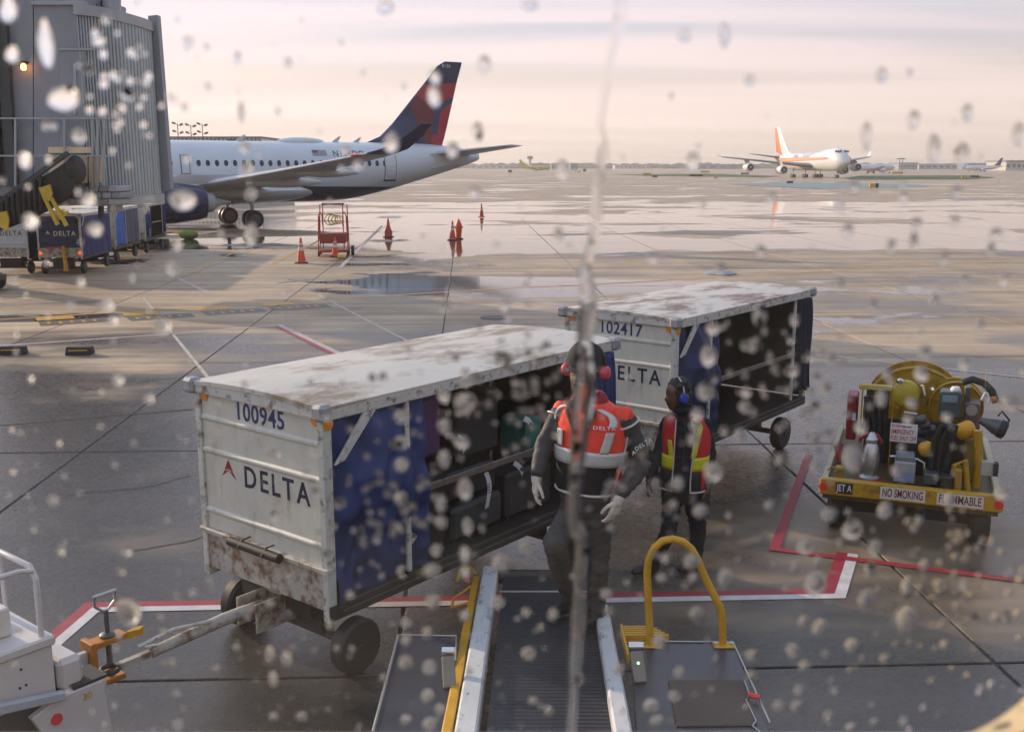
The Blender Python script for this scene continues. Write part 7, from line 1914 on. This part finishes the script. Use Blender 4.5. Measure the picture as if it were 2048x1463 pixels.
DROPS = '''16,19,35,50;91,88,30,92;128,197,64,52;24,109,28,32;49,320,28,34;157,272,26,28;254,189,28,26;197,83,28,18;376,83,20,20;489,296,20,22;493,336,24,26;105,252,14,14;474,115,16,22;482,225,14,40;176,401,30,32;60,443,32,34;189,459,30,30;365,400,54,38;353,490,22,22;345,536,26,28;501,387,22,22;501,469,24,46;25,560,16,16;213,610,34,26;224,642,20,20;324,653,34,36
888,791,24,30;930,806,40,44;932,764,22,22;803,833,32,26;803,885,30,28;803,930,28,28;801,997,25,30;888,852,24,30;924,885,28,28;888,918,24,36;930,978,28,42;882,1008,20,36;882,1045,24,26;545,909,30,28;551,1030,28,30;628,904,16,16;815,701,18,20;800,1056,20,20;935,1053,20,34;873,1101,24,24;931,1111,24,40;806,1144,24,24;864,1142,34,32;931,1146,22,30;635,1092,16,16;555,1072,15,15;575,1156,17,20;866,1204,30,34;811,1245,20,22;855,1266,24,24;812,1281,20,26;811,1326,30,30;859,1335,28,30;855,1393,27,30;812,1440,22,22;859,1448,30,28;938,1342,14,14;539,1208,18,18;539,1310,17,44;573,1318,20,34;603,1434,20,22;546,1434,17,18;355,1450,22,22;546,1359,17,36
256,1225,58,58;120,1102,17,18;250,1104,26,17;241,1144,16,16;321,1234,15,15;325,1264,15,15;236,1271,15,15;230,1297,13,13;343,1326,15,16;351,1388,15,15;227,1411,13,14;385,1185,18,18
1427,657,26,26;1418,712,32,40;1412,783,36,34;1395,829,24,26;1392,852,24,20;1388,878,24,28;1427,944,38,40;1401,1022,28,28;1356,967,24,30;1347,1010,18,20;1521,630,26,46;1493,785,20,22;1490,814,24,24;1505,691,20,26;1481,870,26,26;1587,741,24,26
1775,747,24,24;1844,747,28,34;1764,796,24,34;1825,806,24,24;1817,839,20,20;1895,834,20,20;1723,854,24,30;1707,917,44,54;1805,895,16,16;2020,806,34,32;1632,875,24,24;1633,933,22,24;1659,1029,32,32;1772,1021,34,34;2005,986,28,28;1795,943,24,26;1650,776,28,28;1706,1060,40,44;1840,1036,16,34;1662,718,20,28;1850,705,26,28;1929,728,20,26
1002,1128,38,36;1384,1123,32,36;1451,1156,28,42;1394,1226,28,28;1319,1283,28,30;1057,1307,28,28;1359,1344,22,22;1505,1312,26,28;1505,1351,22,22;1349,1392,22,22;1303,1413,32,32;1314,1442,24,24;1558,1411,24,22;1097,1423,18,24;1106,1230,20,28;1053,1226,20,22;1053,1093,26,28;1213,1188,22,22;1219,1223,22,22;1324,1156,20,22;1331,1116,20,20;1387,1156,20,22;930,1232,20,28;995,1205,26,28;1067,1402,20,20
1815,1237,50,58;1632,1168,46,52;1734,1198,36,44;1612,1092,34,36;1641,1255,32,36;1705,1291,28,32;1608,1244,22,26;1586,1300,26,30;1611,1332,25,26;1771,1318,20,25;1670,1381,16,16;1599,1380,22,22;1597,1414,28,28;1657,1433,16,25;1750,1445,17,20;1809,1443,20,22;1703,1455,20,20;1994,1236,22,26;2015,1236,18,24;1815,1174,26,44;1741,1142,24,30;1750,1095,24,32;1638,1126,20,30;1591,1136,16,26;2004,1104,16,18;1961,1383,13,28;1983,1370,13,25
1734,268,22,44;1870,298,26,54;1926,310,26,50;2039,268,24,44;1829,240,20,40;1936,225,20,34;1386,322,26,36;1125,340,26,40;1118,470,18,30;1440,538,24,26;1542,396,20,20;1808,394,22,26;1913,385,24,26;1911,443,22,24;1696,461,24,28;1993,469,24,28;1834,446,22,24;1888,517,20,28;1522,502,22,24;1709,374,20,22;1307,517,22,22;1783,492,18,30;1829,482,18,34;1983,500,18,28
770,15,30,26;968,128,24,34;575,125,16,18;955,262,20,36;870,155,22,30;868,192,26,46;1060,10,30,20;1370,70,24,24;1450,70,20,44;1500,160,18,20;1765,150,20,30;783,285,30,40;716,330,20,20;905,300,26,30;948,385,26,26;690,300,18,18;1010,610,20,26;890,612,24,26;235,760,26,26;297,798,22,22;160,565,16,20;105,1000,20,24;880,1420,22,24;1240,1340,20,26;1160,1360,18,22;660,1250,18,22;700,1190,16,18;470,1290,16,18;1540,1010,20,22;1900,1000,26,30;1850,1130,20,24;1930,1170,20,24;1890,1290,18,22;1560,920,20,24;1590,640,18,24;1680,570,20,24;1745,610,18,26;1870,600,18,28;1960,650,20,26;2010,560,20,26;1930,560,18,22'''
rn = random.Random(11)
dl_ = [tuple(float(v) for v in s.split(',')) for line in DROPS.split('\n') for s in line.split(';')]
SPECIAL = {(128, 197): 'large bright sagging raindrop in front of the jet bridge', (91, 88): 'long raindrop trail in front of the jet bridge, above the large bright drop', (256, 1225): 'large ring-shaped raindrop above the tow bar of the near cart', (1815, 1237): 'largest ring-shaped raindrop on the lower right of the pane', (1632, 1168): 'ring-shaped raindrop over the white corner of the red and white box line', (365, 400): 'wide bright raindrop in front of the parked jet\'s engine', (868, 192): 'long raindrop in front of the navy-and-red tail fin', (1521, 630): 'long raindrop in front of the farther cart\'s open side', (930, 806): 'big pale raindrop in front of the purple suitcase', (1707, 917): 'big raindrop over the left end of the fuel cart', (1412, 783): 'orange-glinting raindrop left of the second worker\'s head height', (2020, 806): 'raindrop right of the fuel cart nozzle at the right edge'}
SPECIAL[(1412, 783)] = 'raindrop just right of the second worker\'s blue ear cup'
pend = []
for k, (px, py, w, h) in enumerate(dl_):
    c = on_plane(px, py, PY); s = c.y * 1.03 / FPX
    m = MB(); a, b_ = w * s * 0.5, h * s * 0.5
    drop_geo(m, c, a, b_, min(a, b_) * rn.uniform(0.40, 0.75), rn.uniform(-0.05, 0.22), rn)
    me = m.mesh('raindrop', M_water, smooth=True, auto=50)
    me.transform(Matrix.Translation(-c)); o = link('raindrop', me, None, c)
    key = (int(px), int(py))
    if key in SPECIAL: lab = SPECIAL[key]
    else: lab = None
    tag(o, lab, 'raindrop', 'raindrops on the pane')
    if lab is None: pend.append((px, py, w, h, o))
LAND = [(60, 60, 'the upper left wall of the jet bridge'), (60, 230, 'the landing rail of the jet bridge'), (240, 120, 'the ribbed shutter of the jet bridge'), (250, 290, 'the lower ribbed shutter of the jet bridge'), (60, 430, 'the black conveyor boom'), (190, 450, 'the row of carts under the jet bridge'), (340, 520, 'the ground below the farthest small cart'), (480, 430, 'the wheels of the parked jet'), (500, 300, 'the cabin windows of the parked jet'), (420, 100, 'the sky right of the jet bridge'), (700, 310, 'the rear fuselage of the parked jet'), (860, 200, 'the navy-and-red tail fin'), (960, 180, 'the sky right of the tail fin'), (780, 20, 'the sky at the top centre'), (1060, 20, 'the sky left of the rivulet top'), (1400, 90, 'the upper sky right of the rivulet'), (1780, 160, 'the upper right sky'), (1900, 270, 'the sky above the small white jet'), (1386, 330, 'the sky left of the cargo jet'), (1130, 400, 'the pavement left of the rivulet'), (1540, 440, 'the wet pavement below the cargo jet'), (1850, 420, 'the wet pavement below the grass strip'), (1900, 540, 'the pavement above the fuel cart'), (250, 640, 'the yellow stop marks'), (230, 790, 'the bare ground left of the near cart'), (110, 1050, 'the ground above the tug'), (290, 1270, 'the tow bar'), (300, 1420, 'the ground right of the tug'), (560, 1000, 'the numbered front of the near cart'), (560, 1200, 'the axle of the near cart'), (560, 1380, 'the ground below the near cart'), (800, 900, 'the blue curtain of the near cart'), (910, 900, 'the suitcases of the near cart'), (880, 1090, 'the side rail of the near cart'), (850, 1240, 'the ground above the left loader panel'), (840, 1380, 'the left loader panel'), (880, 640, 'the roof of the near cart'), (1050, 1120, 'the far end of the belt'), (1070, 1350, 'the near end of the belt'), (1400, 690, 'the curtain of the farther cart'), (1395, 860, 'the vest of the second worker'), (1370, 1000, 'the legs of the second worker'), (1520, 740, 'the open side of the farther cart'), (1490, 850, 'the side rail of the farther cart'), (1360, 1150, 'the yellow hoop'), (1400, 1230, 'the right leg of the yellow hoop'), (1320, 1300, 'the yellow grille'), (1330, 1410, 'the right loader panel'), (1520, 1330, 'the red lever'), (1600, 1400, 'the ground right of the red lever'), (1620, 1260, 'the ground below the red and white corner'), (1620, 1120, 'the red and white corner'), (1640, 900, 'the ground left of the fuel cart'), (1780, 790, 'the hose reels of the fuel cart'), (1800, 920, 'the middle of the fuel cart'), (1740, 1050, 'the ground under the fuel cart bumper'), (1920, 700, 'the ground behind the fuel cart'), (1990, 1000, 'the right end of the fuel cart'), (1760, 1160, 'the long red line'), (1740, 1320, 'the lower right ground'), (1990, 1200, 'the right edge ground'), (1960, 1380, 'the beige window corner'), (1750, 1445, 'the bottom edge right of centre')]
pools = {}
for px, py, w, h, o in pend:
    ln = min(LAND, key=lambda q: (q[0] - px) ** 2 + (q[1] - py) ** 2)[2]
    sh = 'slim tall raindrop' if h > w * 1.3 else ('small raindrop' if w <= 22 else ('big raindrop' if w > 32 else 'medium raindrop'))
    pools.setdefault((sh, ln), []).append((px, py, o))
ORD = ['leftmost', 'second from left', 'third from left', 'fourth from left', 'fifth from left', 'sixth from left', 'seventh from left', 'eighth from left']
for (sh, ln), q in pools.items():
    q.sort(key=lambda t: (t[0], t[1]))
    for k, (px, py, o) in enumerate(q):
        o['label'] = ('%s in front of %s' % (sh, ln)) if len(q) == 1 else ('%s %s in front of %s' % (ORD[min(k, 7)], sh, ln))
# fine spray between them
m = MB()
for k in range(520):
    px, py = rn.uniform(-20, 2070), rn.uniform(0, 1) ** 0.75 * 1470
    if py < 330 and rn.random() < 0.55: continue
    c = on_plane(px, py, PY); s = c.y * 1.03 / FPX; w = rn.choice((4, 5, 6, 7, 8, 10, 12)); h = w * rn.uniform(0.9, 1.5)
    drop_geo(m, c, w * s * .5, h * s * .5, w * s * 0.5 * rn.uniform(.4, .6), 0.0, rn, 10, 4)
m.cur = 1
for cx_, cy_, n_ in ((470, 960, 0), (760, 1000, 60), (1040, 780, 70), (1300, 1000, 40), (250, 160, 50), (1600, 760, 50), (1900, 1150, 60)):
    for k in range(n_):
        px, py = rn.gauss(cx_, 70), rn.gauss(cy_, 80); c = on_plane(px, py, PY); s = c.y * 1.03 / FPX; w = rn.uniform(8, 18)
        drop_geo(m, c, w * s * .5, w * s * .55, w * s * 0.5 * rn.uniform(.2, .4), 0.0, rn, 10, 4)
me = m.mesh('rain_spray', [M_water, M_clear], smooth=True, auto=50); tag(link('rain_spray', me), 'fine spray of tiny rain beads between the larger drops', 'raindrops', kind='stuff')
# the rivulet running down the middle of the pane
path = [(1243, -30, 15), (1240, 40, 15), (1228, 90, 13), (1212, 170, 10), (1200, 250, 8), (1207, 290, 11), (1196, 380, 12), (1188, 470, 15), (1172, 540, 16), (1178, 610, 20), (1168, 700, 22), (1170, 760, 24), (1160, 860, 22), (1152, 960, 20), (1150, 1040, 18), (1165, 1090, 18), (1160, 1180, 17), (1156, 1270, 16), (1150, 1360, 15), (1142, 1480, 14)]
m = MB(); rings = []
pp = loft_interp([(a, b_, c) for a, b_, c in path], 10)
for i, (px, py, w) in enumerate(pp):
    c = on_plane(px, py, PY); s = c.y * 1.03 / FPX; hw_ = w * s * 0.8 * (1 + 0.14 * math.sin(i * 0.23) + 0.08 * math.sin(i * 0.61 + 1))
    hh = hw_ * 0.26
    rings.append([Vector((c.x - hw_, PY + 0.0004, c.z)), Vector((c.x - hw_ * .75, PY + .0004 + hh * .55, c.z)), Vector((c.x - hw_ * .3, PY + .0004 + hh, c.z)), Vector((c.x + hw_ * .3, PY + .0004 + hh, c.z)), Vector((c.x + hw_ * .75, PY + .0004 + hh * .55, c.z)), Vector((c.x + hw_, PY + .0004, c.z))])
m.loft(rings); o = m.build('water_rivulet', M_clear, None, smooth=True, auto=70)
tag(o, 'long crooked rivulet of water running down the middle of the pane', 'rivulet')


# ================================================================== thin morning haze over the airfield
hz_ = MB(); hz_.bb(-3450, 3450, -110, 3450, -1.05, 21.0)
hm = bpy.data.materials.new('morning_haze'); hm.use_nodes = True; hn = hm.node_tree
hn.nodes.remove(hn.nodes['Principled BSDF'])
pv = hn.nodes.new('ShaderNodeVolumePrincipled'); pv.inputs['Color'].default_value = (0.95, 0.90, 0.86, 1); pv.inputs['Density'].default_value = 0.00032; pv.inputs['Anisotropy'].default_value = 0.35
hn.links.new(pv.outputs[0], hn.nodes['Material Output'].inputs['Volume'])
tag(hz_.build('haze', hm), 'thin pale haze over the airfield', 'haze', kind='stuff')
